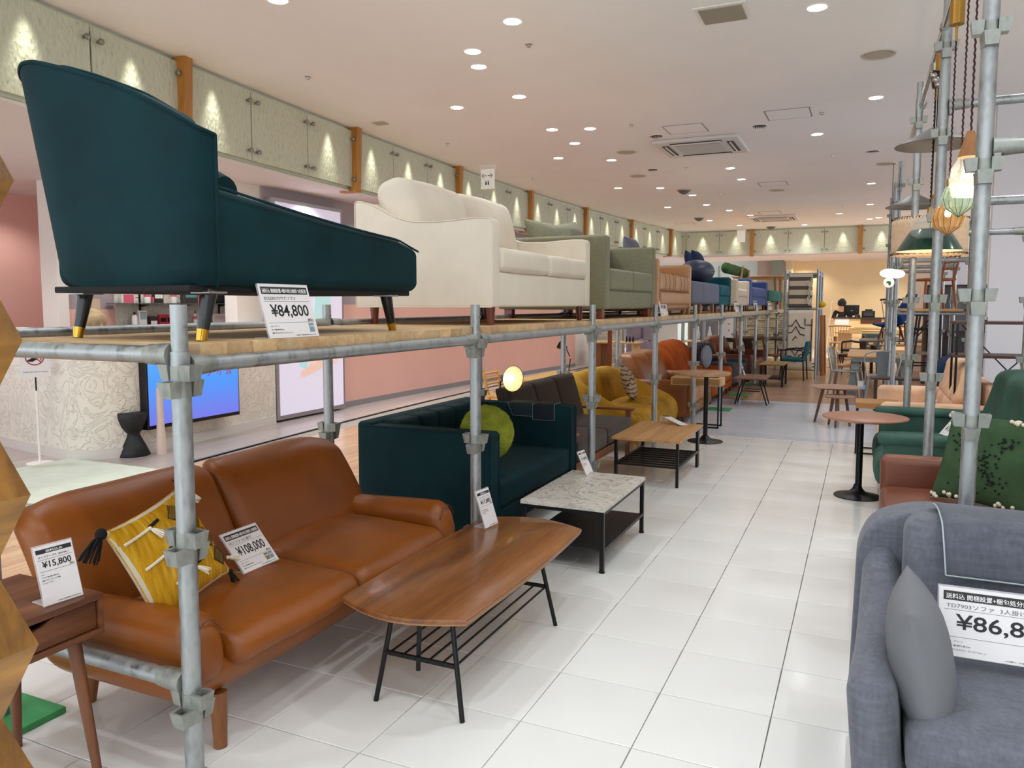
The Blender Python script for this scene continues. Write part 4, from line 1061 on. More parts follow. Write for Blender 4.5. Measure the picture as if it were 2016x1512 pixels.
M_thr=plain('black_yarn','#0D0B0C',.9); M_crm=plain('cream_yarn','#DDD3BF',.9); M_brn=noisy('olive_brown_patch','#6E5418',.95,30,.3,300,.4)
def onface(a,b_,lift=.002):
    return Vector(kf((a+1)/2,(b_+1)/2))+ (Mc.to_3x3()@Vector((0,0,1)))*lift
def diamond(ca,cb_,s):
    g=G(); n=6
    def f(u,v):
        da=(u+v-1)*s; db=(v-u)*s; return tuple(onface(ca+da,cb_+db,.003))
    g.sheet(f,n,n); emit('patch',g,M_brn,t,ang=180)
    g=G()
    for e in range(4):
        for i in range(7):
            k=i/7; cs=[(-1,0),(0,1),(1,0),(0,-1),(-1,0)]; (x0,y0),(x1,y1)=cs[e],cs[e+1]; a=ca+s*(x0+(x1-x0)*k); b_=cb_+s*(y0+(y1-y0)*k)
            p=onface(a,b_,.004); q_=onface(a+(a-ca)*.12,b_+(b_-cb_)*.12,.004); g.tube([p,q_],.0016,4)
    emit('stitches',g,M_thr,t,kind='stuff')
for a,b_ in ((.30,.66),(.62,.36),(.70,-.10),(.78,-.56)): diamond(a,b_,.20)
def tassel(p,d,L,mat,n=14,r=.012):
    g=G(); p=Vector(p); d=Vector(d).normalized(); sd=d.orthogonal().normalized(); s2=d.cross(sd)
    g.ball(r*.8,r*.8,r*.8,tuple(p),10,8)
    for i in range(n):
        a=2*math.pi*i/n; rr=random.uniform(.5,1); o=(sd*math.cos(a)+s2*math.sin(a))
        g.tube([p,p+d*L*.3+o*r*.8*rr,p+d*L*random.uniform(.85,1.05)+o*r*1.5*rr],.0022,4)
    emit('tassel',g,mat,t,kind='stuff')
for a,b_ in ((-.5,.62),(-.45,.05),(-.1,-.5)):
    g=G(); g.tube([onface(a-.42+.1*i,b_+.012*i,.005) for i in range(6)],.005,6); emit('cord',g,M_crm,t)
    tassel(onface(a+.12,b_+.06,.006),Mc.to_3x3()@Vector((.25,-.55,.25)),.045,M_crm,12,.008)
    g=G(); g.tube([onface(a+.14+.08*i,b_+.09+.012*i,.005) for i in range(4)],.0055,6); emit('cord',g,M_thr,t)
tassel(Mc@Vector((-.172,.165,0)),(-.1,-.5,-1),.085,M_thr,22,.022)
tassel(Mc@Vector((.170,.168,0)),(.3,-.25,.25),.06,M_thr,22,.02); tassel(Mc@Vector((.165,.14,.02)),(.5,.2,-.5),.05,M_crm,12,.01)
tassel(Mc@Vector((.168,-.12,.02)),(.4,.5,-.1),.04,M_crm,10,.008); tassel(Mc@Vector((.165,-.168,0)),(.3,.2,-.8),.04,M_thr,14,.012)
M=frame((-1.915,2.068,.374),(0,1,.0),z=tuple(Vector((0,1,0)).cross(Vector((-.66,.07,.75)))))
card('price sign reading 108,000 yen leaning in the cognac leather sofa',(-1.915,2.068,.374),M,.172,.162,'¥108,000','PSソファ 3人掛け',HD,stickers=(M_blueS,M_tanS))
# walnut coffee table -------------------------------------------------------
M_blk=plain('black_steel','#101012',.4,.3)
t=thing('coffee_table','walnut coffee table with bowed ends and black rod shelf','table',(-1.3,2.6,0))
o=[]
for i in range(9): k=i/8; o.append((-1.577+.477*k-(.01 if i in(0,8) else 0)*0, 2.075-.075*math.sin(math.pi*k)*1.0))
for i in range(1,8): k=i/8; o.append((-1.100+.018*math.sin(math.pi*k),2.075+1.085*k))
for i in range(9): k=i/8; o.append((-1.100-.477*k,3.16+.085*math.sin(math.pi*k)))
for i in range(1,8): k=i/8; o.append((-1.577-.012*math.sin(math.pi*k),3.16-1.085*k))
g=G(); g.prism(o,.300,.316,bev=.004); emit('table_top',g,wood('walnut_veneer','#A06634','#6B3D1C',1,5,.33,12,coat=.25),t)
g=G(); g.prism([(x*.985+(-1.335)*.015,y*.99+2.61*.01) for x,y in o],.293,.3005); emit('edge_band',g,wood('pale_edge','#B98A5E','#9B6C44',1,6,.5,10),t)
for xt,xf_,yt,yf in ((-1.372,-1.42,2.075,2.04),(-1.15,-1.098,2.075,2.04),(-1.372,-1.42,2.80,2.842),(-1.15,-1.098,2.80,2.842)):
    g=G(); g.tube([(xt,yt,.295),(xf_,yf,.0)],.0085,12); emit('leg',g,M_blk,t)
for y in (2.058,2.822):
    g=G(); g.box(-1.395,-1.122,y-.006,y+.006,.158,.172,.002); emit('crossbar',g,M_blk,t)
for i in range(6):
    x=-1.375+.0485*i; g=G(); g.tube([(x,2.05,.165),(x,2.83,.165)],.0042,8); emit('rod',g,M_blk,t)
g=G(); g.tube([(-1.27,2.075,.295),(-1.275,2.07,.12)],.008,10); emit('strut',g,M_blk,t)
M=frame((-1.478,3.035,.3175),(.10,.99,0),z=tuple(Vector((.10,.99,0)).cross(Vector((-.33,-.12,.93)))))
card('tall price sign reading 17,800 yen on the walnut coffee table',(-1.478,3.035,.3175),M,.105,.165,'¥17,800','リビングテーブル','送料込み',tall=True)
# teal box sofa -------------------------------------------------------------
V_t2=velvet('deep_teal_velvet','#08282D')
t=thing('sofa','deep teal velvet box sofa with high flat arms and a tufted back','sofa',(-2.1,4.1,0))
for a,b in ((3.455,3.565),(4.625,4.735)):
    g=G(); g.soft(-1.69,-2.50,a,b,.115,.648,.022,(.0,.004,.0),3,(4,3,4)); emit('arm',g,V_t2,t)
    for yy in (a+.008,b-.008):
        g=G(); g.tube([(-2.48,yy,.645),(-1.705,yy,.645),(-1.692,yy,.635),(-1.689,yy,.12)],.005,6); emit('piping',g,V_t2,t)
g=G(); g.soft(-2.41,-2.51,3.46,4.73,.115,.665,.025,(0,0,0),3,4); emit('back',g,V_t2,t)
for i in range(5):
    for j in range(2):
        y=3.57+.211*i; g=G(); g.soft(-2.29,-2.42,y,y+.209,.36+.155*j,.512+.155*j,.03,(.012,0,0),3,4); emit('tufted_pad',g,V_t2,t)
g=G(); g.soft(-1.70,-2.42,3.56,4.63,.115,.232,.015,(0,0,0),2,3); emit('base',g,V_t2,t)
g=G(); g.soft(-1.685,-2.30,3.568,4.622,.232,.385,.035,(.006,0,.018),4,8,noise=.002); emit('seat_cushion',g,V_t2,t)
for x,y in ((-1.74,3.52),(-1.74,4.67),(-2.44,3.52),(-2.44,4.67)):
    g=G(); g.tube([(x,y,.12),(x,y,0)],[.016,.012],12); emit('leg',g,M_gold,t)
# furry green cushion
M_fur=noisy('lime_fur','#8C9433',.95,14,.25,90,.9,sheen=.6,spec=.1,bdist=.012)
Mc=frame((-1.93,3.90,.575),(.80,.60,.0),z=(.62,-.76,.22))
def furw(p): return p
g=G(); g.ball(.158,.158,.062,(0,0,0),40,20,warp=lambda p:p*(1+.018*np.sin(p[:,0:1]*90+p[:,1:2]*70)*np.sin(p[:,1:2]*110+p[:,2:3]*60)))
V=np.array(g.v[0])
th=np.arctan2(V[:,1],V[:,0]); 
g2=G(); g2.add(V,g.f,Mc); t=thing('round_cushion','round furry lime green cushion on the teal box sofa','cushion',tuple(Mc.translation)); emit('cover',g2,M_fur,t,ang=180)
g=G()
for i in range(900):
    a=random.uniform(0,2*math.pi); ph=math.acos(random.uniform(-1,1)); p=Vector((.156*math.sin(ph)*math.cos(a),.156*math.sin(ph)*math.sin(a),.061*math.cos(ph)))
    nn=Vector((p.x/.156**2,p.y/.156**2,p.z/.061**2)).normalized(); d=(nn+Vector((random.gauss(0,.5),random.gauss(0,.5),random.gauss(0,.5)))).normalized()
    s=d.orthogonal().normalized()*.0016; q_=p+d*random.uniform(.006,.012)
    g.add([tuple(Mc@(p-s)),tuple(Mc@(p+s)),tuple(Mc@q_)],[(0,1,2)])
emit('fur',g,M_fur,t,kind='stuff')
# fabric swatches hung over the far arm
M_sw=[noisy('dark_teal_cloth','#10282E',.9),noisy('navy_cloth','#0F1A24',.9)]; M_stitch=plain('grey_stitch','#8C979A',.8)
for i,(xa,xb,dz,sk) in enumerate(((-2.13,-1.94,.085,.03),(-1.95,-1.80,.105,-.0))):
    def sw(u,v,xa=xa,xb=xb,dz=dz,sk=sk):
        x=xa+(xb-xa)*u; s=v*(.11+dz)
        if s<.11: return (x,4.733-s,.655)
        return (x+sk*(s-.11)/dz*1.2,4.6185-.003*math.sin(u*5),.655-(s-.11))
    t=thing('fabric_swatch',('dark teal cloth sample hung over the far arm, nearer the sofa back','near black cloth sample hung over the far arm, nearer the aisle')[i],'fabric sample',((xa+xb)/2,4.68,.655),'cloth samples on the teal sofa arm')
    g=G(); g.sheet(sw,8,20,.004); emit('cloth',g,M_sw[i],t,ang=180)
    g=G(); ed=[sw(0,k/20) for k in range(21)]+[sw(k/8,1) for k in range(9)]+[sw(1,k/20) for k in range(20,-1,-1)]
    g.tube([(x,y-.003,z+.002) for x,y,z in ed],.0017,5); emit('stitched_edge',g,M_stitch,t)
# lit arm lamp behind the teal sofa
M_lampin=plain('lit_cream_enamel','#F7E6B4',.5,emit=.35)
t=thing('floor_lamp','dark gooseneck lamp with a glowing cream shade behind the teal sofa arm','lamp',(-2.215,4.765,0))
g=G(); g.lathe([(.0,0),(.014,.0),(.014,.012),(0,.012)],14,o=(-2.215,4.765,0)); emit('base',g,M_blk,t)
g=G(); pts=[(-2.215,4.765,.01),(-2.215,4.765,.60),(-2.222,4.77,.66),(-2.262,4.775,.73),(-2.255,4.775,.775),(-2.222,4.772,.792)]; g.tube(pts,.0055,8); emit('stem',g,M_blk,t)
Ms=frame((-2.135,4.765,.772),(.82,.1,-.55) ,z=(.50,-.62,.24))
Ms=frame((-2.215,4.775,.800),(0,0,1),z=(.80,-.42,-.28))
g=G(); g.lathe([(.022,-.03),(.03,0),(.055,.035),(.088,.075),(.09,.078)],26,M=Ms,caps=False); g.lathe([(0,-.032),(.022,-.03)],20,M=Ms,caps=False); emit('shade',g,plain('dark_brown_enamel','#3A2A22',.35),t)
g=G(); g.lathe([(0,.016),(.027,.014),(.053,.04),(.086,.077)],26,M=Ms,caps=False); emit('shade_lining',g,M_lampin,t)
g=G(); g.ball(.024,.024,.028,(0,0,.045),14,10,M=Ms); emit('bulb',g,plain('warm_bulb','#FFE9B8',.5,emit=5),t)
# marble table --------------------------------------------------------------
def marble():
    q=NT('white_marble'); b=q.b
    n=q.add('ShaderNodeTexNoise',i_Scale=3.2,i_Detail=6,i_Distortion=1.6); q.l(q.coord((1,1,1),(0,0,.5)),n.inputs[0])
    n2=q.add('ShaderNodeTexNoise',i_Scale=7.5,i_Detail=7,i_Distortion=2.2); q.l(q.coord((1,1.4,1)),n2.inputs[0])
    a=q.ramp(n.outputs[0],[(.40,lin('#C9C4BA')),(.485,lin('#D8D3CA')),(.5,lin('#8F8B84')),(.515,lin('#D5D0C6')),(.7,lin('#CFCAC0'))])
    c=q.ramp(n2.outputs[0],[(.46,(1,1,1,1)),(.5,lin('#B9B4AB')),(.53,(1,1,1,1))])
    m=q.add('ShaderNodeMix',data_type='RGBA',blend_type='MULTIPLY'); m.inputs[0].default_value=.7; q.l(a,m.inputs[6]); q.l(c,m.inputs[7]); q.l(m.outputs[2],b.inputs['Base Color'])
    b.inputs['Roughness'].default_value=.25; return q.m
t=thing('coffee_table','marble topped coffee table with black frame and lower shelf','table',(-1.325,3.875,0))
X0,X1,Y0,Y1=-1.545,-1.103,3.498,4.262
g=G(); g.box(X0,X1,Y0,Y1,.302,.322,.0015); emit('table_top',g,marble(),t)
for x in (X0+.014,X1-.014):
    for y in (Y0+.014,Y1-.014):
        g=G(); g.box(x-.0105,x+.0105,y-.0105,y+.0105,.008,.302,.0015); lg=emit('leg',g,M_blk,t)
        g=G(); g.lathe([(0,0),(.015,0),(.015,.008),(0,.009)],12,o=(x,y,0)); emit('foot_cap',g,M_blk,lg)
for y in (Y0+.014,Y1-.014):
    g=G(); g.box(X0+.02,X1-.02,y-.0095,y+.0095,.284,.302,.001); emit('rail',g,M_blk,t)
for x in (X0+.014,X1-.014):
    for z in (.284,.100):
        g=G(); g.box(x-.0095,x+.0095,Y0+.02,Y1-.02,z,z+.018,.001); emit('rail',g,M_blk,t)
g=G(); g.box(X0+.02,X1-.02,Y0+.02,Y1-.02,.102,.112,.001); emit('shelf',g,noisy('black_mesh_panel','#17171A',.5,40,.2),t)
M=frame((-1.413,4.20,.3235),(.12,.99,0),z=tuple(Vector((.12,.99,0)).cross(Vector((-.42,.12,.9)))))
card('tall price sign reading 19,800 yen on the marble coffee table',(-1.413,4.2,.3235),M,.088,.14,'¥19,800','センターテーブル','送料込み',tall=True,detail=True)
# wood framed dark sofa ------------------------------------------------------
F_dk=weave('dark_brown_weave','#43362F',.08); W_teak=wood('teak_frame','#A5683A','#7A4623',1,7,.4,14); W_teakx=wood('teak_arm','#A5683A','#7A4623',0,7,.4,14)
t=thing('sofa','dark brown fabric sofa with a teak frame and flat wooden arms','sofa',(-2.0,5.5,0))
for y in (4.80,6.20):
    g=G(); g.box(-2.30,-1.70,y-.035,y+.035,.425,.445,.006); emit('arm',g,W_teakx,t)
    for x in (-1.755,-2.24):
        g=G(); g.box(x-.022,x+.022,y-.022,y+.022,0,.425,.004); emit('leg',g,W_teak,t)
    g=G(); g.box(-2.22,-1.775,y-.012,y+.012,.19,.235,.003); emit('side_rail',g,W_teakx,t)
for x in (-1.735,-2.25):
    g=G(); g.box(x-.012,x+.012,4.82,6.18,.175,.235,.003); emit('rail',g,W_teak,t)
for a,b in ((4.84,5.50),(5.505,6.165)):
    g=G(); g.soft(-1.715,-2.22,a,b,.24,.378,.025,(.004,0,.012),3,5); emit('seat_cushion',g,F_dk,t)
for a,b in ((4.84,5.28),(5.285,5.72),(5.725,6.165)):
    def dw(p):
        p=p.copy(); p[:,0]-=.30*(p[:,2]-.37); return p
    g=G(); g.soft(-2.12,-2.24,a,b,.375,.715,.025,(.01,0,.005),3,5,warp=dw); emit('back_cushion',g,F_dk,t)
g=G(); g.box(-2.34,-2.31,4.84,6.16,.56,.60,.003); emit('back_rail',g,W_teak,t)
# oak slatted table ----------------------------------------------------------
W_ash=wood('oak_butcher','#D0A26B','#AE7C48',1,6,.4,12,rand=.12)
t=thing('coffee_table','light oak coffee table with black slatted shelf beside the dark brown sofa','table',(-1.4,5.83,0))
X0,X1,Y0,Y1=-1.655,-1.150,5.395,6.265
n=6; wd=(X1-X0)/n
g=G(); g.box(-wd/2+.0003,wd/2-.0003,-(Y1-Y0)/2,(Y1-Y0)/2,.318,.336,.001); s0_=emit('top_stave',g,W_ash,t,ang=20,off=Vector((0,0,0)))
for i in range(n):
    s=s0_ if i==0 else s0_.copy()
    if i: COL.objects.link(s); s.parent=t
    s.location=(X0+wd*(i+.5)+1.4,0,0)
for x,y,w_ in ((X1-.02,Y0+.012,.010),(X0+.03,Y0+.03,.018),(X1-.03,Y1-.075,.030),(X0+.03,Y1-.075,.018)):
    g=G(); g.box(x-.010,x+.010,y-w_,y+w_,0,.318,.0015); emit('leg',g,M_blk,t)
for x in (X0+.03,X1-.022):
    g=G(); g.box(x-.008,x+.008,Y0+.02,Y1-.08,.125,.145,.001); emit('rail',g,M_blk,t)
for i in range(9):
    y=Y0+.05+.085*i; g=G(); g.box(X0+.03,X1-.022,y-.012,y+.012,.128,.140,.001); emit('slat',g,M_blk,t)
M=frame((-1.30,6.10,.3375),(.85,.5,0),z=(-.25,.42,.95))
tg=thing('price_sign','price sign tipped over on the light oak coffee table','price sign',(-1.37,6.2,.3375))
Mt=frame((-1.37,6.19,.366),(.83,-.55,-.22),z=(.2,-.05,.97)); g=G(); g.box(-.115,.115,-.042,.042,-.0012,.0012,M=Mt); emit('card',g,M_card,tg)
g=G(); g.box(-.115,-.085,-.038,.038,.0011,.0016,M=Mt); emit('header_band',g,M_band,tg)
g=G(); g.box(.085,.118,-.044,.044,-.003,-.0014,M=Mt); g.box(-.117,-.110,-.044,.044,-.05,-.0014,M=Mt); emit('acrylic_stand',g,M_acr,tg)
# mustard tub sofa -----------------------------------------------------------
V_mus=velvet('mustard_velvet','#B4882A')
t=thing('sofa','mustard velvet tub sofa with sweeping low arms','sofa',(-2.1,7.25,0))
ax=[-1.78,-1.77,-1.85,-2.1,-2.36,-2.46,-2.47,-2.46,-2.36,-2.1,-1.85,-1.77,-1.78]
ay=[6.62,6.54,6.50,6.50,6.55,6.72,7.25,7.82,8.0,8.06,8.06,8.02,7.94]
az=[.30,.335,.37,.47,.60,.665,.675,.665,.60,.47,.37,.335,.30]
ss=np.concatenate([[0],np.cumsum(np.hypot(np.diff(ax),np.diff(ay)))]); ss/=ss[-1]
def sm(u,a): return sum(np.interp(min(1,max(0,u+d)),ss,a)*k for d,k in ((-.03,.25),(0,.5),(.03,.25)))
def tub(u,v):
    # closed rounded cross section round the wall of the tub
    x,y,zt=sm(u,ax),sm(u,ay),sm(u,az); cx,cy=-2.02,7.28
    dx,dy=x-cx,y-cy; L=math.hypot(dx,dy*.55); nx,ny=dx/L,dy*.55/L; th=.085
    a=v*2*math.pi; q_=math.cos(a); w_=math.sin(a)
    rx=th*math.copysign(abs(q_)**.7,q_); zm=(zt+.09)/2; rz=(zt-.09)/2; hz=math.copysign(abs(w_)**.45,w_)
    lean=.05*(hz) 
    return (x-nx*th+nx*(rx+lean),y-ny*th+ny*(rx+lean),zm+rz*hz)
g=G(); g.sheet(tub,56,28); emit('tub_shell',g,V_mus,t,ang=180)
for a,b in ((6.66,7.27),(7.275,7.90)):
    g=G(); g.soft(-1.735,-2.32,a,b,.085,.345,.09,(.03,0,.02),5,(6,6,4)); emit('seat_cushion',g,V_mus,t)
for s,(y,yy) in enumerate(((6.60,6.68),(7.96,7.88))):
    g=G(); g.ball(.07,.085,.135,(-1.80,y,.205),18,14); emit('arm_front',g,V_mus,t,ang=180)
for x,y in ((-1.84,6.66),(-1.84,7.9),(-2.34,6.7),(-2.34,7.85)):
    g=G(); g.tube([(x,y,.12),(x+.01,y,0)],[.024,.016],12); emit('leg',g,M_oakleg,t)
def wavy(name,c1,c2):
    q=NT(name); b=q.b; w=q.add('ShaderNodeTexWave',i_Scale=7,i_Distortion=6,i_Detail=3,wave_type='BANDS',bands_direction='Z'); w.inputs['Detail Scale'].default_value=3; q.l(q.coord(),w.inputs[0])
    q.l(q.ramp(w.outputs[0],[(.1,lin(c2)),(.22,lin(c1)),(1,shade(lin(c1),1.1))]),b.inputs['Base Color']); n=q.add('ShaderNodeTexNoise',i_Scale=120); q.l(q.coord(),n.inputs[0]); q.bump(n.outputs[0],.6,.006); b.inputs['Roughness'].default_value=.95; return q.m
loose('cushion','tan square cushion with dark wavy lines on the mustard sofa',frame((-2.10,7.42,.53),(-.15,1,-.22),z=(1,.1,.35)),.42,.36,.13,wavy('tan_wavy_weave','#B39E84','#4A3C32'),noise=.06)
# caramel recliner sofa -------------------------------------------------------
L_cl=leather('russet_leather','#8F5527',.33); L_cs=leather('russet_pale_leather','#B07A52',.33)
t=sofa('sofa','russet leather sofa with plump headrests beyond the mustard sofa',-1.73,.80,8.50,9.95,0,.05,.335,.455,.72,.15,L_cl,M_walleg,nseat=2,nback=2,seatth=.17,seatmat=L_cs,bulge=.03,r=.05,lean=.16,backd=.20,backlow=.55)
g=G(); g.soft(-1.70,-1.76,8.51,8.66,.06,.44,.05,(.01,0,0),3,4); emit('arm_front',g,L_cl,t)
g=G(); g.box(-2.05,-1.95,8.72,8.82,.336,.34); 
M,c=cardY(9.02,9.20,-1.93,.337,.115,.5); card('price sign lying on the seat of the russet leather sofa',c,M,.17,.11,'¥128,000','ソファ',HD,detail=False)
# cafe table and C shaped side table -------------------------------------------
t=thing('cafe_table','round oak cafe table on a black pedestal beside the russet sofa','table',(-1.375,7.40,0))
g=G(); g.lathe([(0,.638),(.262,.638),(.268,.648),(.266,.662),(0,.664)],40,o=(-1.385,7.40,0)); emit('table_top',g,wood('oak_veneer','#C39A70','#A87E56',1,6,.4,10),t)
g=G(); g.tube([(-1.34,7.40,.63),(-1.34,7.40,.03)],.021,16); emit('column',g,M_blk,t)
g=G(); g.lathe([(.165,0),(.165,.006),(.12,.014),(.05,.03),(.03,.055),(.022,.06)],36,o=(-1.34,7.40,0)); emit('base',g,M_blk,t)
g=G(); g.box(-1.47,-1.21,7.27,7.53,.622,.638,.003); emit('top_plate',g,M_blk,t)
W_birch=wood('pale_birch','#DDBE90','#C39F6B',0,6,.5,12)
t=thing('side_table','narrow side table with a pale wooden box top on black rods','table',(-1.55,8.32,0))
g=G(); g.box(-1.86,-1.33,8.20,8.44,.445,.53,.004); emit('box_top',g,W_birch,t)
g=G(); g.box(-1.84,-1.35,8.193,8.2,.456,.518,.002); emit('drawer_front',g,wood('tan_drawer','#B58A50','#966B36',0,6,.5,12),t)
for x,y in ((-1.36,8.22),(-1.36,8.42),(-1.62,8.22)):
    g=G(); g.box(x-.008,x+.008,y-.008,y+.008,0,.445,.001); emit('leg',g,M_blk,t)
for y in (8.22,8.42):
    g=G(); g.box(-1.62,-1.352,y-.008,y+.008,0,.014,.001); emit('floor_rail',g,M_blk,t)
# orange ribbed sofa -------------------------------------------------------------
V_or=velvet('burnt_orange_velvet','#A8501C')
t=sofa('sofa','burnt orange velvet sofa with a tall ribbed back',-1.73,.78,10.15,11.65,0,.10,.36,.40,.60,.12,V_or,M_walleg,nseat=1,nback=0,seatth=.17,bulge=.03,r=.06,backlow=.55)
for i in range(8):
    y=10.15+.19*i
    def ow(p,y=y):
        p=p.copy(); h=(p[:,2]-.3)/.48; p[:,0]-=.16*h**2; c=(y+.095-10.9)/.75; p[:,2]-=.10*c**4*h; return p
    g=G(); g.soft(-2.26,-2.42,y,y+.188,.30,.785,.055,(.02,0,.02),4,5,warp=ow); emit('rib',g,V_or,t)
# grey sofa with ribbed back, cushions ---------------------------------------------
F_gr=noisy('charcoal_felt','#4A4C55',.9,6,.06,260,.2,spec=.2)
t=sofa('sofa','charcoal grey sofa with a ribbed dark back beyond the orange sofa',-1.73,.78,11.85,13.25,0,.10,.36,.42,.60,.12,F_gr,M_walleg,nseat=1,nback=0,seatth=.16,bulge=.02,r=.05,backlow=.5)
for i in range(6):
    y=11.9+.22*i; g=G(); g.soft(-2.30,-2.45,y,y+.218,.34,.70-.02*abs(i-2.5),.04,(.015,0,.01),3,4); emit('rib',g,noisy('dark_grey_felt','#37343A',.9,6,.06,260,.2),t)
g=G(); g.ball(.06,.33,.175,(-2.10,11.55,.53),24,14); single('cushion',g,noisy('pale_blue_grey_felt','#8D97A6',.9,6,.04,260,.2),'round pale grey cushion beside the orange ribbed sofa','cushion',(-2.1,11.55,.53),ang=180)
loose('cushion','terracotta cushion leaning on the charcoal grey sofa',frame((-2.0,12.25,.50),(-.1,1,-.35),z=(1,.1,.3)),.62,.26,.14,noisy('terracotta_cloth','#A2522B',.9,8,.12))
# brown leather armchair ------------------------------------------------------------
L_ch=leather('chestnut_leather','#6B331B',.35)
t=sofa('armchair','chestnut leather armchair with sloping arms on the floor by the far shelf',-1.68,.82,13.45,15.3,0,.06,.33,.45,.72,.20,L_ch,M_walleg,nseat=1,nback=1,cat='armchair',seatth=.16,bulge=.03,r=.04,lean=.16,seatmat=leather('chestnut_seat','#8A4A2E',.35))
loose('cushion','cream cushion with brown bands on the chestnut armchair',frame((-2.05,14.6,.55),(-.1,1,-.30),z=(1,.1,.35)),.95,.32,.14,stripes('cream_brown_bands','#CDBBA2','#5A4234',0,26,.62),noise=.05)
# low walnut table and oak stool table near the end -----------------------------------
t=thing('low_table','low square walnut plank table with splayed black legs','table',(-1.3,10.5,0))
for i in range(5):
    x=-1.51+.082*i; g=G(); g.box(x,x+.081,10.16,10.84,.345,.362,.001); emit('top_plank',g,wood('walnut_plank','#8A5D47','#69432F',1,7,.4,12),t)
for sx,sy in ((-1,-1),(1,-1),(-1,1),(1,1)):
    g=G(); g.tube([(-1.305+sx*.10,10.5+sy*.18,.345),(-1.305+sx*.20,10.5+sy*.10+sy*.02,0)],.009,8); emit('leg',g,M_blk,t)
g=G(); g.tube([(-1.42,10.36,.18),(-1.19,10.36,.18)],.006,6); emit('stretcher',g,M_blk,t)
g=G(); g.tube([(-1.42,10.64,.18),(-1.19,10.64,.18)],.006,6); emit('stretcher',g,M_blk,t)
M,c=cardY(10.55,10.70,-1.42,.363,.15,.3); card('white price sign on the low walnut plank table',c,M,.1,.15,'¥12,800','テーブル',HD,detail=False)
t=thing('stool_table','small oak topped table with black legs and lower shelf at the aisle end','table',(-1.3,13.1,0))
g=G(); g.box(-1.49,-1.11,12.72,13.48,.345,.365,.003); emit('table_top',g,wood('olive_oak','#AD8A57','#8F6E3E',1,7,.4,12),t)
for x in (-1.46,-1.14):
    for y in (12.78,13.42):
        g=G(); g.box(x-.015,x+.015,y-.015,y+.015,0,.345,.001); emit('leg',g,M_blk,t)
g=G(); g.box(-1.46,-1.14,12.78,13.42,.12,.135,.001); emit('shelf',g,M_blk,t)
# ================================================================ right side: sofas facing the aisle
F_gs=weave('slate_grey_weave','#63656F',.13)
t=thing('sofa','slate grey fabric sofa with rolled arms in the right foreground','sofa',(.45,2.2,0))
GA=dict()
# back: rises in an arc from the arm
o=rpoly([(-.005,.10),(1.10,.10),(1.10,.69),(.16,.70),(.045,.655),(.005,.57)],[.02,.02,.05,.12,.06,.05],5)
g=G(); g.prism(o,-2.66,-2.50,M=Matrix(((1,0,0,0),(0,0,-1,0),(0,1,0,0),(0,0,0,1))),bev=.04,seg=4); emit('back',g,F_gs,t,ang=70)
def gw(p):
    p=p.copy(); k=np.clip((p[:,2]-.22)/.3,0,1); f=np.clip((2.15-p[:,1])/.3,0,1); b_=np.clip((p[:,1]-2.15)/.4,0,1)
    p[:,0]-=.030*f*k; p[:,0]+=.035*b_*(1-f)*k*0+.012*b_; p[:,2]+=k*(.15*b_**1.6-.015*f); return p
g=G(); g.soft(.012,.115,1.83,2.58,.09,.475,.05,(.006,.01,.006),4,(4,10,6),warp=gw); emit('arm',g,F_gs,t)
g=G(); g.soft(.10,1.1,1.86,2.55,.09,.235,.02,(0,0,0),2,3); emit('base',g,F_gs,t)
g=G(); g.soft(.118,.78,1.80,2.40,.235,.385,.055,(0,.01,.02),4,8,noise=.002); emit('seat_cushion',g,F_gs,t)
g=G(); g.soft(.79,1.1,1.80,2.40,.235,.385,.055,(0,.01,.02),4,8); emit('seat_cushion',g,F_gs,t)
def bw(p):
    p=p.copy(); p[:,1]+=.22*(p[:,2]-.38); return p
g=G(); g.soft(.125,.80,2.30,2.45,.375,.705,.05,(0,.02,.01),4,8,warp=bw,noise=.002); emit('back_cushion',g,F_gs,t)
for x,y in ((.06,1.9),(.06,2.55),(1.0,1.9),(1.0,2.55)):
    g=G(); g.tube([(x,y,.1),(x,y,0)],[.02,.015],12); emit('leg',g,M_walleg,t)
Mp=frame((.150,2.02,.468),(.02,.99,.06),z=(.98,-.02,.19))
loose('cushion','paler grey felt scatter cushion standing on edge against the grey sofa arm',Mp,.31,.33,.14,noisy('ash_grey_felt','#77787C',.9,9,.06,260,.2,spec=.2),n=20,pinch=.03)
def sw2(u,v):
    x=.205+.30*u+.012*v; s=v*.33
    if s<.20: k=s/.20; return (x,2.56-.205*k,.712+.014*math.sin(math.pi*k)-.002*k)
    d=s-.20; return (x+.04*d,2.352-.24*d-.016*min(1,d/.05),.710-d)
t=thing('fabric_swatch','grey cloth sample with pale stitched edge draped over the grey sofa back','fabric sample',(.37,2.5,.71))
g=G(); g.sheet(sw2,10,24,.004); emit('cloth',g,weave('dark_slate_weave','#565963',.12),t,ang=180)
g=G(); ed=[sw2(0,k/24) for k in range(25)]+[sw2(k/10,1) for k in range(11)]+[sw2(1,k/24) for k in range(24,-1,-1)]
g.tube([(x,y-.003,z+.002) for x,y,z in ed],.0022,6); emit('stitched_edge',g,plain('pale_blue_stitch','#AEB7BD',.8),t)
M=frame((.335,2.14,.432),(1,.02,0),z=(0.02,-.96,.22))
card('price sign reading 86,800 yen on the slate grey sofa seat',(.335,2.14,.432),M,.275,.166,'¥86,800','TD7903ソファ  3人掛け','送料込 開梱設置+梱包処分無料 2名配送')
# brown leather sofa facing the aisle
L_rb=leather('red_brown_leather','#6F3E2B',.33)
t=sofa('sofa','red brown leather sofa behind the slate grey sofa on the right',.10,.86,2.985,4.265,0,.09,.425,.56,.78,.125,L_rb,M_blk,face=-1,nseat=2,nback=2,seatth=.16,bulge=.02,r=.035)
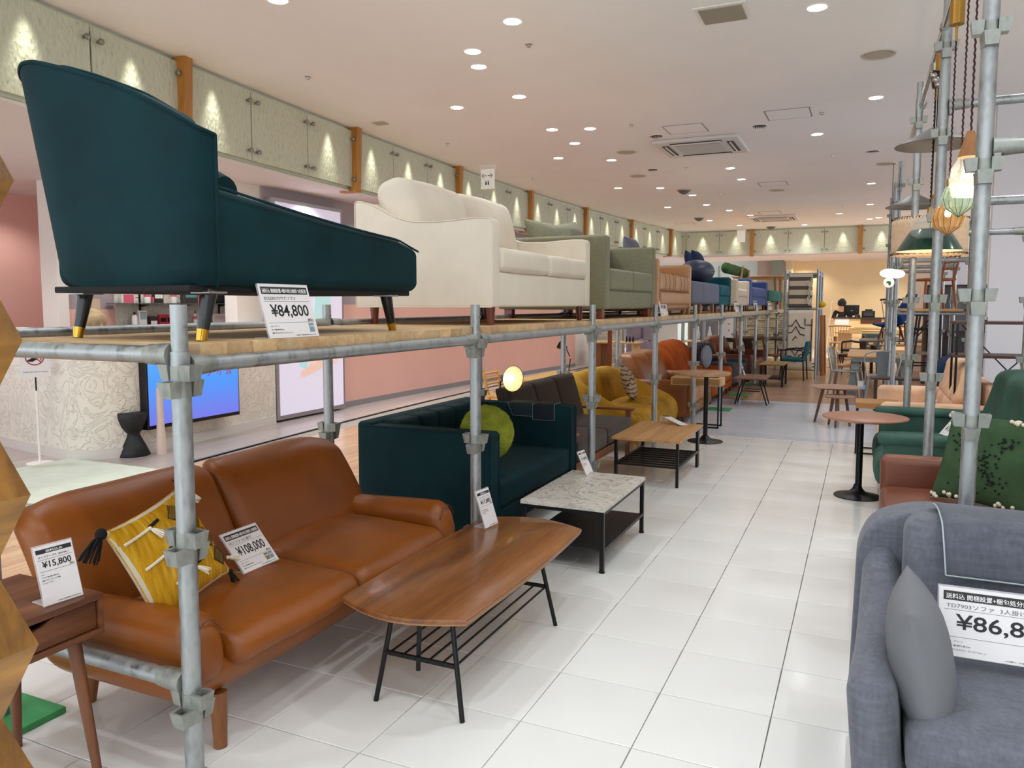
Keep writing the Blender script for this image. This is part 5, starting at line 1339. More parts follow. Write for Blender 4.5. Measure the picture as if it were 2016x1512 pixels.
# green cushion with white pompoms
M_grn=noisy('forest_green_knit','#3C5238',.95,12,.2,160,.6,spec=.1)
Mg=frame((.555,3.80,.575),(.12,.97,-.06),z=(-.80,-.16,.45))
Mg=frame((.50,3.80,.635),(.806,-.591,.0),z=(-.55,-.75,.36))
t=thing('pompom_cushion','forest green cushion with dark stitched leaves and cream pompoms','cushion',tuple(Mg.translation))
g=G(); g.pillow(.40,.40,.13,M=Mg,noise=.05); emit('cover',g,M_grn,t,ang=180)
def gf(a,b_,l=.003):
    X=.2*a*(1-.07*(1-b_*b_)); Y=.2*b_*(1-.07*(1-a*a)); Z=.065*max((1-abs(a)**2.6)*(1-abs(b_)**2.6),0)**.55+l; return Mg@Vector((X,Y,Z))
g=G()
for i in range(150):
    c=random.choice(((-.45,.25),(.1,-.1),(.45,.35),(-.1,-.5),(.35,-.5))); a=c[0]+random.gauss(0,.15); b_=c[1]+random.gauss(0,.15)
    if abs(a)<.9 and abs(b_)<.9:
        p=gf(a,b_); g.ball(.005,.005,.005,tuple(p),6,4)
emit('knots',g,plain('black_green_yarn','#16201A',.9),t,kind='stuff')
g=G()
for i in range(46):
    a=random.choice((-1,-.9,-.6,-.5,.5,.6))+random.gauss(0,.08); b_=random.choice((.93,.90,-.95))+random.gauss(0,.02); p=gf(max(-1,min(1,a)),b_)
    g.ball(.009,.009,.009,tuple(p+Vector((random.gauss(0,.004),random.gauss(0,.004),random.gauss(0,.004)))),7,5)
emit('pompoms',g,plain('cream_pompom','#DCD2BC',.95),t,kind='stuff')
g=G()
def bk(u,v):
    p=gf(2*u-1,2*v-1,0); c=Mg.inverted()@p; return tuple(Mg@Vector((c.x*1.01,c.y*1.01,-c.z-.004)))
g.sheet(bk,14,14); emit('backing',g,noisy('ecru_backing','#CFC3AE',.9),t,ang=180)
# green sofa
V_gr=velvet('sage_green_velvet','#3A584E')
t=sofa('sofa','sage green velvet sofa with plump back cushions on the right of the aisle',.125,.86,4.82,6.24,0,.09,.40,.555,.86,.13,V_gr,M_walleg,face=-1,nseat=2,nback=2,seatth=.17,bulge=.035,r=.055,lean=.14,backd=.2,cush_over=.03,backlow=.66)
for a in (4.815,6.105):
    g=G(); g.soft(.095,.90,a-.008,a+.145,.505,.563,.028,(0,0,.004),4,4); emit('arm_pad',g,V_gr,t)
M=frame((.50,5.80,.405),(.30,-.95,0),z=(-.75,-.25,.60)); card('price sign leaning on the seat of the sage green sofa',(.50,5.8,.405),M,.19,.17,'¥138,000','ソファ',HD,detail=False)
# peach sofa
V_pe=velvet('peach_velvet','#DDB798')
t=sofa('sofa','peach velvet sofa with channelled back on the right of the aisle',.135,.80,6.42,7.90,0,.10,.36,.565,.70,.13,V_pe,M_oakleg,face=-1,nseat=1,nback=0,seatth=.16,bulge=.02,r=.05,backlow=.70)
for i in range(7):
    y=6.56+.174*i
    for zz in (0,1):
        def pw(p):
            p=p.copy(); p[:,0]+=.24*(p[:,2]-.36); return p
        g=G(); g.soft(.55,.72,y,y+.172,.34+.22*zz,.565+.275*zz,.06,(-.03,0,.015),4,5,warp=pw); emit('channel',g,V_pe,t)
M=frame((.47,7.45,.365),(.30,-.95,0),z=(-.75,-.25,.60)); card('price sign leaning on the seat of the peach sofa',(.47,7.45,.365),M,.17,.16,'¥118,000','ソファ',HD,detail=False)
V_nv=velvet('navy_velvet','#1B3350')
t=thing('armchair','navy velvet tub armchair beyond the peach sofa','armchair',(.62,8.35,0))
g=G(); g.soft(.40,.85,8.0,8.7,.12,.36,.06,(0,0,.02),4,5); emit('seat',g,V_nv,t)
g=G(); g.soft(.66,.88,8.0,8.7,.30,.80,.10,(.02,0,.02),4,6); emit('back',g,V_nv,t)
for x,y in ((.46,8.07),(.46,8.63),(.8,8.07),(.8,8.63)):
    g=G(); g.tube([(x,y,.14),(x,y,0)],[.02,.014],10); emit('leg',g,M_walleg,t)
# round pedestal table
W_red=noisy('reddish_brown_laminate','#9C6B55',.35,3,.06,100,.03)
t=thing('cafe_table','round reddish brown cafe table with trumpet base on the right','table',(.0,5.68,0))
g=G(); g.lathe([(0,.53),(.235,.53),(.268,.541),(.268,.548),(.263,.552),(0,.552)],44,o=(.03,5.68,0)); emit('table_top',g,W_red,t)
g=G(); g.tube([(.005,5.68,.53),(.005,5.68,.05)],.0215,18); emit('column',g,M_blk,t)
g=G(); g.lathe([(.150,0),(.150,.006),(.105,.014),(.055,.03),(.032,.055),(.022,.085)],36,o=(.0,5.68,0)); emit('base',g,M_blk,t)
# block top C table
t=thing('side_table','small block wood side table on a black C shaped frame by the peach sofa','table',(.12,7.48,0))
for i in range(4):
    g=G(); y=7.30+.09*i; g.box(-.04,.30,y,y+.0895,.405,.452,.002); emit('top_block',g,wood('acacia_block','#B9854A','#8E5F2E',0,6,.4,10,rand=.14),t)
for y in (7.33,7.63):
    g=G(); g.box(-.035,-.015,y-.01,y+.01,0,.405,.001); emit('leg',g,M_blk,t)
    g=G(); g.box(-.035,.12,y-.008,y+.008,0,.012,.001); emit('floor_rail',g,M_blk,t)
g=G(); g.box(-.035,-.015,7.33,7.63,.02,.035,.001); emit('stretcher',g,M_blk,t)
# nest of round tables
W_nest=noisy('brown_walnut_top','#A57D68',.4,4,.06,100,.03); W_nl=wood('brown_turned_leg','#7A5540','#553524',2,9,.4,6)
for nm,cx,cy,r,z,sp in (('larger round brown occasional table of the nest by the aisle',-.262,9.22,.268,.40,.17),('smaller round brown occasional table tucked under the larger one',-.215,8.93,.158,.33,.10)):
    t=thing('occasional_table',nm,'table',(cx,cy,0))
    g=G(); g.lathe([(0,z-.02),(r*.9,z-.02),(r,z-.006),(r-.004,z),(0,z)],40,o=(cx,cy,0)); emit('table_top',g,W_nest,t)
    for k in range(3 if r>.2 else 3):
        a=math.radians(200+120*k if r>.2 else 260+120*k); g=G(); g.tube([(cx+sp*.75*math.cos(a),cy+sp*.75*math.sin(a),z-.02),(cx+sp*1.25*math.cos(a),cy+sp*1.25*math.sin(a),0)],[.019,.012],12); emit('leg',g,W_nl,t)
# ================================================================ right scaffold with pendants
RX=.332; LVR=(.92,1.33,1.745,2.17,2.60)
for i,(x,y) in enumerate(((RX,2.92),(RX,4.58),(.305,6.28),(.31,9.6),(.31,11.2),(.31,12.8))):
    upright('scaffold_upright','tall galvanised scaffold upright in the front row on the right, %s from the camera'%ORD(i),'front uprights on the right',x,y,2.86,LVR)
for i,(x,y) in enumerate(((1.02,2.92),(1.02,4.58),(1.02,6.28),(1.02,9.6),(1.02,11.2),(1.02,12.8))):
    if y==4.58: continue
    upright('scaffold_upright','tall galvanised scaffold upright in the rear row on the right, %s from the camera'%ORD(i if i<1 else i-1),'rear uprights on the right',x,y,2.86,LVR)
for i,(y,zs) in enumerate(((2.92,(1.80,)),(4.58,(1.82,2.31)),(6.28,(1.80,)),(9.6,(1.78,)),(11.2,(1.78,)),(12.8,(1.78,)))):
    for j,z in enumerate(zs):
        if y==4.58: ledger('scaffold_transom','galvanised cross pipe at the second right upright, %s of two'%('lower','upper')[j],'cross pipes on the right',(RX,y,z),(1.6,y,z),.0225)
        else: ledger('scaffold_transom','galvanised cross pipe joining the right uprights, frame %s from the camera'%ORD(i),'cross pipes on the right',(RX,y,z),(1.02,y,z),.0225)
g=G(); g.tube([(RX-.005,2.7,2.70),(RX-.02,7.9,2.70)],.019,12); t=thing('hanging_rail','chromed rail along the top of the right uprights carrying pendant lamps','rail',(RX,5.3,2.70)); emit('pipe',g,plain('bright_chrome','#C9C6C2',.18,1),t)
for y in (2.92,4.58,6.28):
    g=G(); g.tube([(RX-.008,y-.03,2.70),(RX-.008,y+.03,2.70)],.026,12); emit('clamp',g,M_galv2,t)
M_bron=plain('dark_bronze','#3A2A1C',.35,.8); M_cord=plain('dark_red_cord','#3B1420',.8); M_bcord=plain('black_cord','#141214',.7); M_brass=plain('satin_brass','#B58B43',.35,1)
def glassy(name,col,rough=.05,al=.45):
    return plain(name,col,rough,alpha=al,spec=.9,coat=.3)
def cordpts(x,y,z0,z1,sw=.0014): return [(x+sw*math.sin(z*260),y+sw*math.cos(z*260),z) for z in np.linspace(z0,z1,140)]
def canopy(t,x,y,kind,mat):
    g=G()
    if kind=='cup': g.lathe([(.0,.085),(.042,.085),(.045,.075),(.044,.05),(.032,.02),(.013,-.005),(.01,-.03),(0,-.031)],24,o=(x,y,2.56))
    elif kind=='cyl': g.lathe([(0,.10),(.03,.10),(.03,.0),(.0,-.001)],24,o=(x,y,2.53)); 
    elif kind=='cone': g.lathe([(0,.10),(.034,.10),(.022,0),(0,-.001)],20,o=(x,y,2.53))
    else:
        for k in range(3): g.ball(.018,.018,.018,(x+.012*(k-1),y,2.56-.026*k),14,10)
        g.lathe([(0,.09),(.034,.09),(.03,.05),(0,.05)],18,o=(x,y,2.53))
    emit('canopy',g,mat,t)
    if kind in('cyl','cone'):
        g=G(); g.tube([(x,y,2.53),(x,y,2.46)],.0055,8); emit('cord_grip',g,M_brass,t)
    g=G(); g.tube([(x,y,2.63),(x,y,2.70)],.004,6); emit('hook',g,M_brass,t)
def bulb(t,x,y,z,r=.020,e=9): 
    g=G(); g.ball(r,r,r*1.2,(x,y,z),14,10); emit('bulb',g,plain('filament_bulb','#FFE3B0',.4,emit=e),t)
# clear glass lit pendant with wooden cap
x,y=.318,3.18
t=thing('pendant_lamp','clear glass pendant with a wooden cap and a lit bulb, nearest the camera','pendant lamp',(x,y,2.7),'pendants on the right rail')
canopy(t,x,y,'cup',M_bron); g=G(); g.tube(cordpts(x,y,2.53,1.90),.0035,6); emit('cord',g,M_cord,t)
g=G(); g.lathe([(0,1.905),(.012,1.905),(.038,1.815),(.0,1.815)],20,o=(x,y,0)); emit('wooden_cap',g,wood('teak_cap','#A8713E','#82532A',2,8,.4,6),t)
g=G(); g.lathe([(.036,1.815),(.056,1.78),(.062,1.74),(.058,1.705),(.05,1.68)],28,o=(x,y,0),caps=False); emit('glass_shade',g,glassy('clear_glass','#F2F4F2',.03,.10),t,ang=180)
bulb(t,x,y,1.76)
l=bpy.data.lights.new('pendant_light','POINT'); l.energy=3; l.color=(1,.85,.62); l.shadow_soft_size=.03; o=bpy.data.objects.new('pendant_light',l); COL.objects.link(o); o.location=(x,y,1.74)
def faceted(t,x,y,z,r,mat,rib):
    def prof(k): return [(.35*r,1.0),(.75*r,.82),(r,.5),(.82*r,.22),(.0,-.06)][k]
    g=G(); n=26; V=[];F=[]
    lv=[(.34,1.0),(.78,.84),(1.0,.52),(.80,.22),(.02,-.05)]
    for a,zz in lv:
        for j in range(n):
            th=2*math.pi*j/n; rr=r*a*(1 if j%2 else .90); V.append((x+rr*math.cos(th),y+rr*math.sin(th),z-r+2*r*zz))
    for i in range(len(lv)-1):
        for j in range(n): F.append((i*n+j,i*n+(j+1)%n,(i+1)*n+(j+1)%n,(i+1)*n+j))
    g.add(V,F); emit('faceted_shade',g,mat,t,smooth=False)
    g=G()
    for j in range(0,n,2):
        g.tube([V[i*n+j] for i in range(len(lv))],.0014,4)
    emit('glass_ribs',g,rib,t,kind='stuff')
x,y=.340,3.70
t=thing('pendant_lamp','pale green faceted glass pendant hanging beside the lit clear one','pendant lamp',(x,y,2.7),'pendants on the right rail')
canopy(t,x,y,'cup',M_bron); g=G(); g.tube(cordpts(x,y,2.53,1.85),.0035,6); emit('cord',g,M_cord,t)
g=G(); g.lathe([(0,1.86),(.012,1.85),(.012,1.835),(.038,1.815),(.042,1.80),(0,1.80)],20,o=(x,y,0)); emit('socket_cap',g,M_bron,t)
faceted(t,x,y,1.735,.068,glassy('pale_green_glass','#C3DCC0',.05,.5),plain('deep_green_glass','#4C6A50',.1)); bulb(t,x,y,1.76,.016,4)
x,y=.328,4.02
t=thing('pendant_lamp','amber faceted glass pendant hanging below the green one','pendant lamp',(x,y,2.7),'pendants on the right rail')
canopy(t,x,y,'cyl',M_brass); g=G(); g.tube(cordpts(x,y,2.46,1.84),.0035,6); emit('cord',g,M_cord,t)
g=G(); g.tube([(x,y,1.86),(x,y,1.76)],.012,10); emit('socket_cap',g,M_brass,t)
faceted(t,x,y,1.685,.068,glassy('amber_glass','#D9A24A',.05,.55),plain('dark_amber_glass','#7A4A16',.1)); bulb(t,x,y,1.71,.015,3)
# brass stem pendant with clear bell glass
x,y=.325,4.72
t=thing('pendant_lamp','clear bell glass pendant on a brass stem behind the second right upright','pendant lamp',(x,y,2.7),'pendants on the right rail')
canopy(t,x,y,'cyl',M_brass); g=G(); g.tube([(x,y,2.46),(x,y,1.99)],.003,6); emit('cord',g,M_bcord,t)
g=G(); g.tube([(x,y,1.99),(x,y,1.86)],.009,10); g.tube([(x,y,1.88),(x,y,1.82)],.02,14); emit('brass_stem',g,M_brass,t)
g=G(); g.lathe([(.022,1.86),(.026,1.80),(.06,1.755),(.095,1.735)],28,o=(x,y,0),caps=False); emit('glass_shade',g,glassy('clear_bell_glass','#EEF0EC',.03,.2),t,ang=180)
x,y=.315,4.95
t=thing('pendant_lamp','clear glass cup pendant above the green enamel shade','pendant lamp',(x,y,2.7),'pendants on the right rail')
canopy(t,x,y,'balls',M_chrome); g=G(); g.tube(cordpts(x,y,2.5,1.83,.002),.003,6); emit('cord',g,M_bcord,t)
g=G(); g.lathe([(.02,1.80),(.10,1.775),(.098,1.74),(.09,1.69),(.06,1.672),(0,1.67)],28,o=(x,y,0),caps=False); emit('glass_shade',g,glassy('clear_cup_glass','#E6EAE6',.03,.22),t,ang=180)
g=G(); g.tube([(x,y,1.84),(x,y,1.79)],.014,10); emit('socket',g,M_brass,t)
# green enamel shade
x,y=.330,5.12
M_enam=plain('racing_green_enamel','#0B3B2C',.15,coat=.5)
t=thing('pendant_lamp','dark green enamel factory pendant with a cream inside','pendant lamp',(x,y,2.7),'pendants on the right rail')
canopy(t,x,y,'cone',M_bron); g=G(); g.tube([(x,y,2.46),(x,y,1.74)],.003,6); emit('cord',g,M_bcord,t)
g=G(); g.lathe([(.0,1.735),(.09,1.735),(.105,1.725),(.172,1.615),(.178,1.608)],40,o=(x,y,0),caps=False); emit('shade',g,M_enam,t,ang=50)
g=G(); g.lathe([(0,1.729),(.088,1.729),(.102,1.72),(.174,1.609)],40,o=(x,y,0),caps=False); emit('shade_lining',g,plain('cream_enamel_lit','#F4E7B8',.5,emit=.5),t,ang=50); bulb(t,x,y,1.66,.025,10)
# burlap drum shades with scalloped laced rims
F_bur=noisy('burlap_cloth','#E0BE9C',.95,30,.08,180,.6); 
for i,(x,y,r,z0,z1,lab) in enumerate(((.385,6.02,.232,1.64,1.875,'large pinkish burlap drum shade pendant with laced scalloped rims'),(.36,7.0,.16,1.86,1.985,'smaller pinkish burlap drum shade pendant behind the large one'))):
    t=thing('pendant_lamp',lab,'pendant lamp',(x,y,2.7),'pendants on the right rail')
    def dr_(u,v,x=x,y=y,r=r,z0=z0,z1=z1):
        a=2*math.pi*u; s=.008*abs(math.sin(a*18)); z=z0-s*(1-v)+(z1-z0)*v+s*v; return (x+r*math.cos(a),y+r*math.sin(a),z)
    g=G(); g.sheet(dr_,180,6,.003); emit('drum_shade',g,F_bur,t,ang=180)
    g=G()
    for k in range(72):
        a=2*math.pi*k/72
        for zz in (z0,z1): g.tube([(x+(r+.002)*math.cos(a),y+(r+.002)*math.sin(a),zz-.003),(x+(r+.002)*math.cos(a+.03),y+(r+.002)*math.sin(a+.03),zz+.006)],.0022,4)
    emit('lacing',g,M_bcord,t,kind='stuff')
    g=G(); g.tube([(x,y,2.70),(x,y,z1-.05)],.003,6); emit('cord',g,M_bcord,t)
    g=G(); g.tube([(x-r,y,z1-.03),(x+r,y,z1-.03)],.003,6); emit('spider_bar',g,M_brass,t)
    l=bpy.data.lights.new('drum_light','POINT'); l.energy=3; l.color=(1,.85,.62); l.shadow_soft_size=.05; o=bpy.data.objects.new('drum_light',l); COL.objects.link(o); o.location=(x,y,(z0+z1)/2)
    bulb(t,x,y,(z0+z1)/2,.025,8)
# big shallow grey discs
M_gd=plain('taupe_enamel','#6E6864',.5)
for i,(x,y,r,z,lab) in enumerate(((.335,5.05,.208,2.20,'wide shallow grey disc pendant high under the ceiling'),(.345,7.2,.215,2.10,'second wide shallow grey disc pendant further along the rail'))):
    t=thing('pendant_lamp',lab,'pendant lamp',(x+.02,y,2.7),'pendants on the right rail')
    g=G(); g.lathe([(.0,z+.10),(.03,z+.095),(.10,z+.055),(r,z),(r+.003,z-.004),(r,z-.006),(.10,z+.045),(0,z+.05)],44,o=(x,y,0),caps=False); emit('shade',g,M_gd,t,ang=180)
    g=G(); g.tube([(x,y,2.72),(x,y,z+.09)],.003,6); emit('cord',g,M_bcord,t)
# glowing opal globes
for i,(x,y,r) in enumerate(((.215,8.7,.085),(.285,8.95,.085))):
    t=thing('pendant_lamp',('glowing opal glass pendant by the blue shell chair, on the left of the pair','glowing opal glass pendant by the blue shell chair, on the right of the pair')[i],'pendant lamp',(x,y,2.7),'pendants on the right rail')
    g=G(); g.ball(r,r,r*.52,(x,y,1.615),24,14); emit('opal_shade',g,plain('opal_glow','#FFF3E2',.4,emit=3),t,ang=180)
    g=G(); g.tube([(x,y,2.70),(x,y,1.65)],.003,6); emit('cord',g,M_bcord,t)
t=thing('leaf_ornament','small green leaf printed glass ball under the opal pendants','ornament',(.215,8.7,1.52))
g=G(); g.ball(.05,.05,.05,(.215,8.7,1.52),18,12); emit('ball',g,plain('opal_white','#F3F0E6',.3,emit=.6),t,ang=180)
g=G(); g.ball(.022,.008,.012,(.212,8.650,1.525),10,6); g.ball(.012,.006,.02,(.222,8.652,1.51),10,6); emit('leaf_print',g,plain('leaf_green','#5E7F4A',.5),t,kind='stuff')
# ================================================================ middle and far background, right
W_dk=wood('dark_walnut_shelf','#553324','#3A2016',0,8,.45,12); W_dkz=wood('dark_walnut_upright','#4A2B1E','#331B12',2,8,.45,12)
t=thing('shelf_unit','walnut shelf unit with black crossed braces before the white wall','shelf',(1.0,6.9,0))
for z in (.42,.905,1.155):
    g=G(); g.box(.62,1.42,6.62,6.98,z,z+.02,.002); emit('shelf',g,W_dk,t)
for x in (.64,1.40):
    for y in (6.64,6.96):
        g=G(); g.box(x-.008,x+.008,y-.008,y+.008,0,1.16,.001); emit('post',g,M_blk,t)
for a,b in (((.70,6.97,1.14),(1.34,6.97,.44)),((1.34,6.972,1.14),(.70,6.972,.44))):
    g=G(); g.tube([a,b],.005,6); emit('brace',g,M_blk,t)
g=G(); g.soft(.76,.84,6.70,6.78,1.176,1.215,.01,(0,0,0),2,2); single('metal_box',g,M_steel,'small silver metal box on the top shelf of the walnut unit','box',(.8,6.74,1.175))
# platform with a wooden chair, on black trestles
W_or=wood('orange_wood','#B06A34','#8A4C22',2,8,.4,8)
t=thing('display_platform','pine display platform board between the right scaffold frames','platform',(.66,10.4,1.22))
g=G(); g.box(.36,.98,9.66,11.14,1.225,1.25,.003); emit('board',g,wood('pine_board','#D2A672','#B58550',1,6,.5,12),t)
for y in (9.7,11.1):
    g=G(); g.tube([(.33,y,1.205),(1.0,y,1.205)],.018,10); emit('bearer',g,M_galv,t)
def chair_wood(name,label,x,y,z,rz,mat,w=.36,d=.36,hs=.36,hb=.68,slats=3,seatmat=None,cat='chair',group=None,spindle=0,scale=1):
    t=thing(name,label,cat,(0,0,0),group)
    g=G(); g.soft(-w/2,w/2,-d/2,d/2,hs-.03,hs,.012,(0,0,.004),2,3); emit('seat',g,seatmat or mat,t)
    for sx in (-1,1):
        g=G(); g.tube([(sx*w*.42,-d*.42,hs-.02),(sx*w*.48,-d*.48,0)],[.017,.012],10); emit('leg',g,mat,t)
        g=G(); g.tube([(sx*w*.42,d*.62,0),(sx*w*.42,d*.44,hs*.95)] if spindle else [(sx*w*.42,d*.55,0),(sx*w*.43,d*.42,hs*.9),(sx*w*.45,d*.62,hb)],[.012,.017] if spindle else [.013,.018,.013],10); emit('leg',g,mat,t)
    if spindle:
        for i in range(spindle):
            k=(i/(spindle-1)-.5); g=G(); g.tube([(k*w*.75,d*.42,hs-.01),(k*w*1.05,d*.62,hb-.01)],.006,6); emit('spindle',g,mat,t)
        g=G(); g.tube([(k*w*1.2,d*(.66-.25*abs(k)**2),hb+.012*math.cos(k*3)) for k in np.linspace(-.5,.5,9)],.018,8); emit('crest_rail',g,mat,t)
    else:
        for i in range(slats):
            zz=hs+.08+(hb-hs-.10)*(i+.5)/slats; g=G(); g.tube([(k*w*.9,d*(.42+.2*(zz-hs)/(hb-hs))+.02*(.25-k*k)*4,zz) for k in np.linspace(-.5,.5,7)],.012,6); emit('back_slat',g,mat,t)
    g=G(); g.tube([(-w*.45,0,hs*.45),(w*.45,0,hs*.45)],.007,6); emit('stretcher',g,mat,t)
    t.location=(x,y,z); t.rotation_euler=(0,0,rz); t.scale=(scale,)*3; return t
chair_wood('dining_chair','orange wooden dining chair standing on the pine display platform',.74,10.5,1.25,math.radians(-70),W_or)
def trestle(x,y,label):
    t=thing('folding_frame',label,'frame',(x,y,0))
    for sy in (0,.5):
        g=G(); g.tube([(x-.17,y+sy,0),(x-.05,y+sy,1.19)],.012,6); emit('leg',g,M_blk,t)
        g=G(); g.tube([(x+.17,y+sy,0),(x+.15,y+sy,1.19)],.012,6); emit('leg',g,M_blk,t)
        for z in (.62,1.02,1.18):
            g=G(); g.tube([(x-.10,y+sy,z),(x+.16,y+sy,z)],.009,6); emit('bar',g,M_blk,t)
        g=G(); g.tube([(x-.07,y+sy,.95),(x+.12,y+sy,1.18)],.008,6); emit('brace',g,M_blk,t)
    g=G(); g.box(x-.16,x+.06,y+.02,y+.48,.74,.755,.002,M=Matrix.Translation((0,0,.0))); emit('tray',g,wood('grey_tray','#8E7766','#6E5848',1,7,.5,10),t)
    return t
trestle(.62,9.72,'black folding trestle frame under the pine display platform')
# bookcase of dark wood with white backs
t=thing('bookcase','dark brown open bookcase with pale backing panels at the right','bookcase',(1.45,14.5,0))
for x in (.92,1.32,1.72,2.12):
    g=G(); g.box(x-.02,x+.02,14.3,14.7,0,1.62,.003); emit('upright',g,W_dkz,t)
for z in (.05,.45,.85,1.20,1.60):
    g=G(); g.box(.92,2.12,14.3,14.7,z,z+.02,.002); emit('shelf',g,W_dk,t)
for i in range(3):
    g=G(); g.box(.95+.4*i,1.29+.4*i,14.66,14.69,.06,1.6); emit('backing',g,plain('cool_white_panel','#DDE0EA',.6),t)
for x,z0,z1 in ((1.05,.48,.85),(1.6,.48,.84),(1.85,.88,1.18)):
    g=G(); g.box(x-.08,x+.14,14.32,14.6,z0,z1,.004); emit('drawer_box',g,wood('umber_box','#4C2A1A','#331A10',0,8,.5,10),t)
t=thing('room_divider','pale screen with a column of black square openings behind the uprights','screen',(1.25,17.0,0))
g=G(); g.box(.75,1.25,17.0,17.04,0,2.1,.003); emit('panel',g,plain('peach_panel','#EBCFB6',.6),t)
g=G(); g.box(1.27,1.75,17.0,17.04,0,2.1,.003); emit('panel',g,plain('cool_white_panel','#DDE0EA',.6),t)
for k in range(4):
    g=G(); g.box(1.14,1.26,16.985,17.0,1.45+.2*k,1.57+.2*k,.002); emit('opening',g,plain('black_opening','#141012',.6),t)
# dining tables and chairs ------------------------------------------------------
W_pin=wood('honey_pine','#D8AE7C','#BC8B56',0,6,.45,12)
M_gal2=galv('grey_sheet_steel','#8F9698',.35)
t=thing('dining_table','honey pine dining table on splayed galvanised sheet steel legs','table',(.25,13.1,0))
for i in range(4):
    y=12.15+.475*i; g=G(); g.box(-.20,.66,y,y+.473,.535,.56,.003); emit('top_board',g,W_pin,t)
g=G(); g.box(-.15,.61,12.25,13.95,.47,.535,.003); emit('apron',g,M_gal2,t)
for sx,sy in ((-.10,12.35),(.56,12.35),(-.10,13.85),(.56,13.85)):
    d=-1 if sx<0 else 1; e=-1 if sy<13 else 1
    g=G(); V=[]; 
    g.prism([(-.055,-.055),(.055,-.055),(.055,.055),(-.055,.055)],0,.5,M=Matrix(((1,0,-d*.12,sx+d*.04),(0,1,-e*.12,sy+e*.04),(0,0,1,0),(0,0,0,1))),bev=.004); emit('leg',g,M_gal2,t)
def metal_chair(label,x,y,rz):
    t=thing('metal_chair',label,'chair',(0,0,0),'galvanised metal chairs')
    g=G(); g.soft(-.18,.18,-.18,.18,.345,.365,.012,(0,0,-.004),2,3); emit('seat',g,M_gal2,t)
    for sx in (-1,1):
        for sy in (-1,1):
            g=G(); g.tube([(sx*.16,sy*.16,.35),(sx*.20,sy*.21,0)],[.02,.013],8); emit('leg',g,M_gal2,t)
    pts=[(-.17,.165,.36),(-.215,.20,.58),(-.195,.215,.655),(-.12,.225,.69),(0,.23,.698),(.12,.225,.69),(.195,.215,.655),(.215,.20,.58),(.17,.165,.36)]
    g=G(); g.tube(pts,.011,8); emit('back_hoop',g,plain('pale_tube_steel','#B9BBB6',.3,.9),t)
    def sp(u,v): w_=.075-.02*(1-v); return ((u-.5)*2*w_,.165+.06*v+.008*math.cos((u-.5)*3),.36+.335*v)
    g=G(); g.sheet(sp,8,10,.003); emit('back_splat',g,M_gal2,t)
    g=G(); g.tube([sp(.32,.25),sp(.38,.8),sp(.62,.8),sp(.68,.25)],.003,5); emit('pressed_rib',g,M_gal2,t)
    t.location=(x,y,0); t.rotation_euler=(0,0,rz); return t
metal_chair('galvanised metal chair seen from behind at the honey pine table',.235,11.35,math.pi)
metal_chair('galvanised metal chair seen from the side at the table corner',-.20,12.0,math.radians(80))
t=thing('bench','low brown wooden bench before the metal chair','bench',(.55,10.55,0))
g=G(); g.box(.09,1.05,10.40,10.68,.385,.41,.006); emit('seat',g,W_dk,t)
for x in (.16,.98):
    for y in (10.44,10.64):
        g=G(); g.box(x-.018,x+.018,y-.018,y+.018,0,.385,.002); emit('leg',g,W_dkz,t)
g=G(); g.box(.14,1.0,10.42,10.66,.17,.185,.002); emit('shelf',g,W_dk,t)
tg=thing('price_tag','small white and blue price tag hanging from the metal chair back','price tag',(.0,11.1,.24))
g=G(); g.box(-.045,.02,11.095,11.098,.22,.30,.0); emit('card',g,M_card,tg); g=G(); g.box(-.02,.05,11.10,11.103,.19,.25,.0); emit('card_flap',g,plain('sky_blue_card','#9CBBD6',.5),tg)
chair_wood('dining_chair','pale bent wood chair at the left of the honey pine table',-.20,13.3,0,math.radians(85),W_pin,hb=.62)
# blue shell chair standing on a dark table
t=thing('dining_table','dark topped table carrying the blue shell chair','table',(.55,15.1,0))
g=G(); g.box(-.05,1.15,14.6,15.6,.665,.685,.003); emit('table_top',g,wood('smoky_top','#7A655A','#5E4A41',0,6,.4,12),t)
for x in (.02,1.08):
    for y in (14.68,15.52):
        g=G(); g.box(x-.025,x+.025,y-.025,y+.025,0,.665,.003); emit('leg',g,W_dkz,t)
F_sb=noisy('royal_blue_felt','#254A86',.9,8,.06,200,.2,spec=.2)
t=thing('armchair','royal blue shell armchair with wooden legs standing on the table','armchair',(.44,15.1,.685))
def shl(u,v):
    # bucket: u across, v from the front lip up to the back top (front faces the aisle)
    a=2*u-1
    if v<.5: f=v/.5; d=-.22+.36*f; z=.285-.05*math.sin(f*math.pi); hw=.23+.02*f
    else: f=(v-.5)/.5; d=.14+.10*math.sin(f*math.pi/2)+.05*f; z=.285+.50*f; hw=.25-.13*f**1.8
    armz=.20*math.exp(-((v-.42)/.20)**2)
    s=abs(a)**2.6
    z+=s*armz; hw*=1+.10*s*armz/.2
    d-=.16*abs(a)**2*max(0,min(1,(v-.42)/.25))*(1-.35*max(0,(v-.7)/.3))
    return (.43+d*1.28,15.1-a*hw*1.2,.685+z*1.02)
g=G(); g.sheet(shl,28,30,.03); emit('shell',g,F_sb,t,ang=180)
for sx,sy in ((-1,-1),(1,-1),(-1,1),(1,1)):
    g=G(); g.tube([(.44+sx*.12,15.08+sy*.12,.95),(.44+sx*.20,15.08+sy*.20,.685)],[.018,.012],10); emit('leg',g,M_cherry,t)
chair_wood('stool','small honey wood stool under the table edge behind the blue shell chair',.62,16.6,.55,0,W_pin,w=.30,d=.3,hs=.35,hb=.5,slats=1)
chair_wood('dining_chair','dark spindle back chair behind the blue shell chair',.52,16.3,.55,math.radians(10),W_dkz,hb=.84,hs=.42,spindle=6)
t=thing('dining_table','light wooden table beyond the dark topped table','table',(.7,16.6,0))
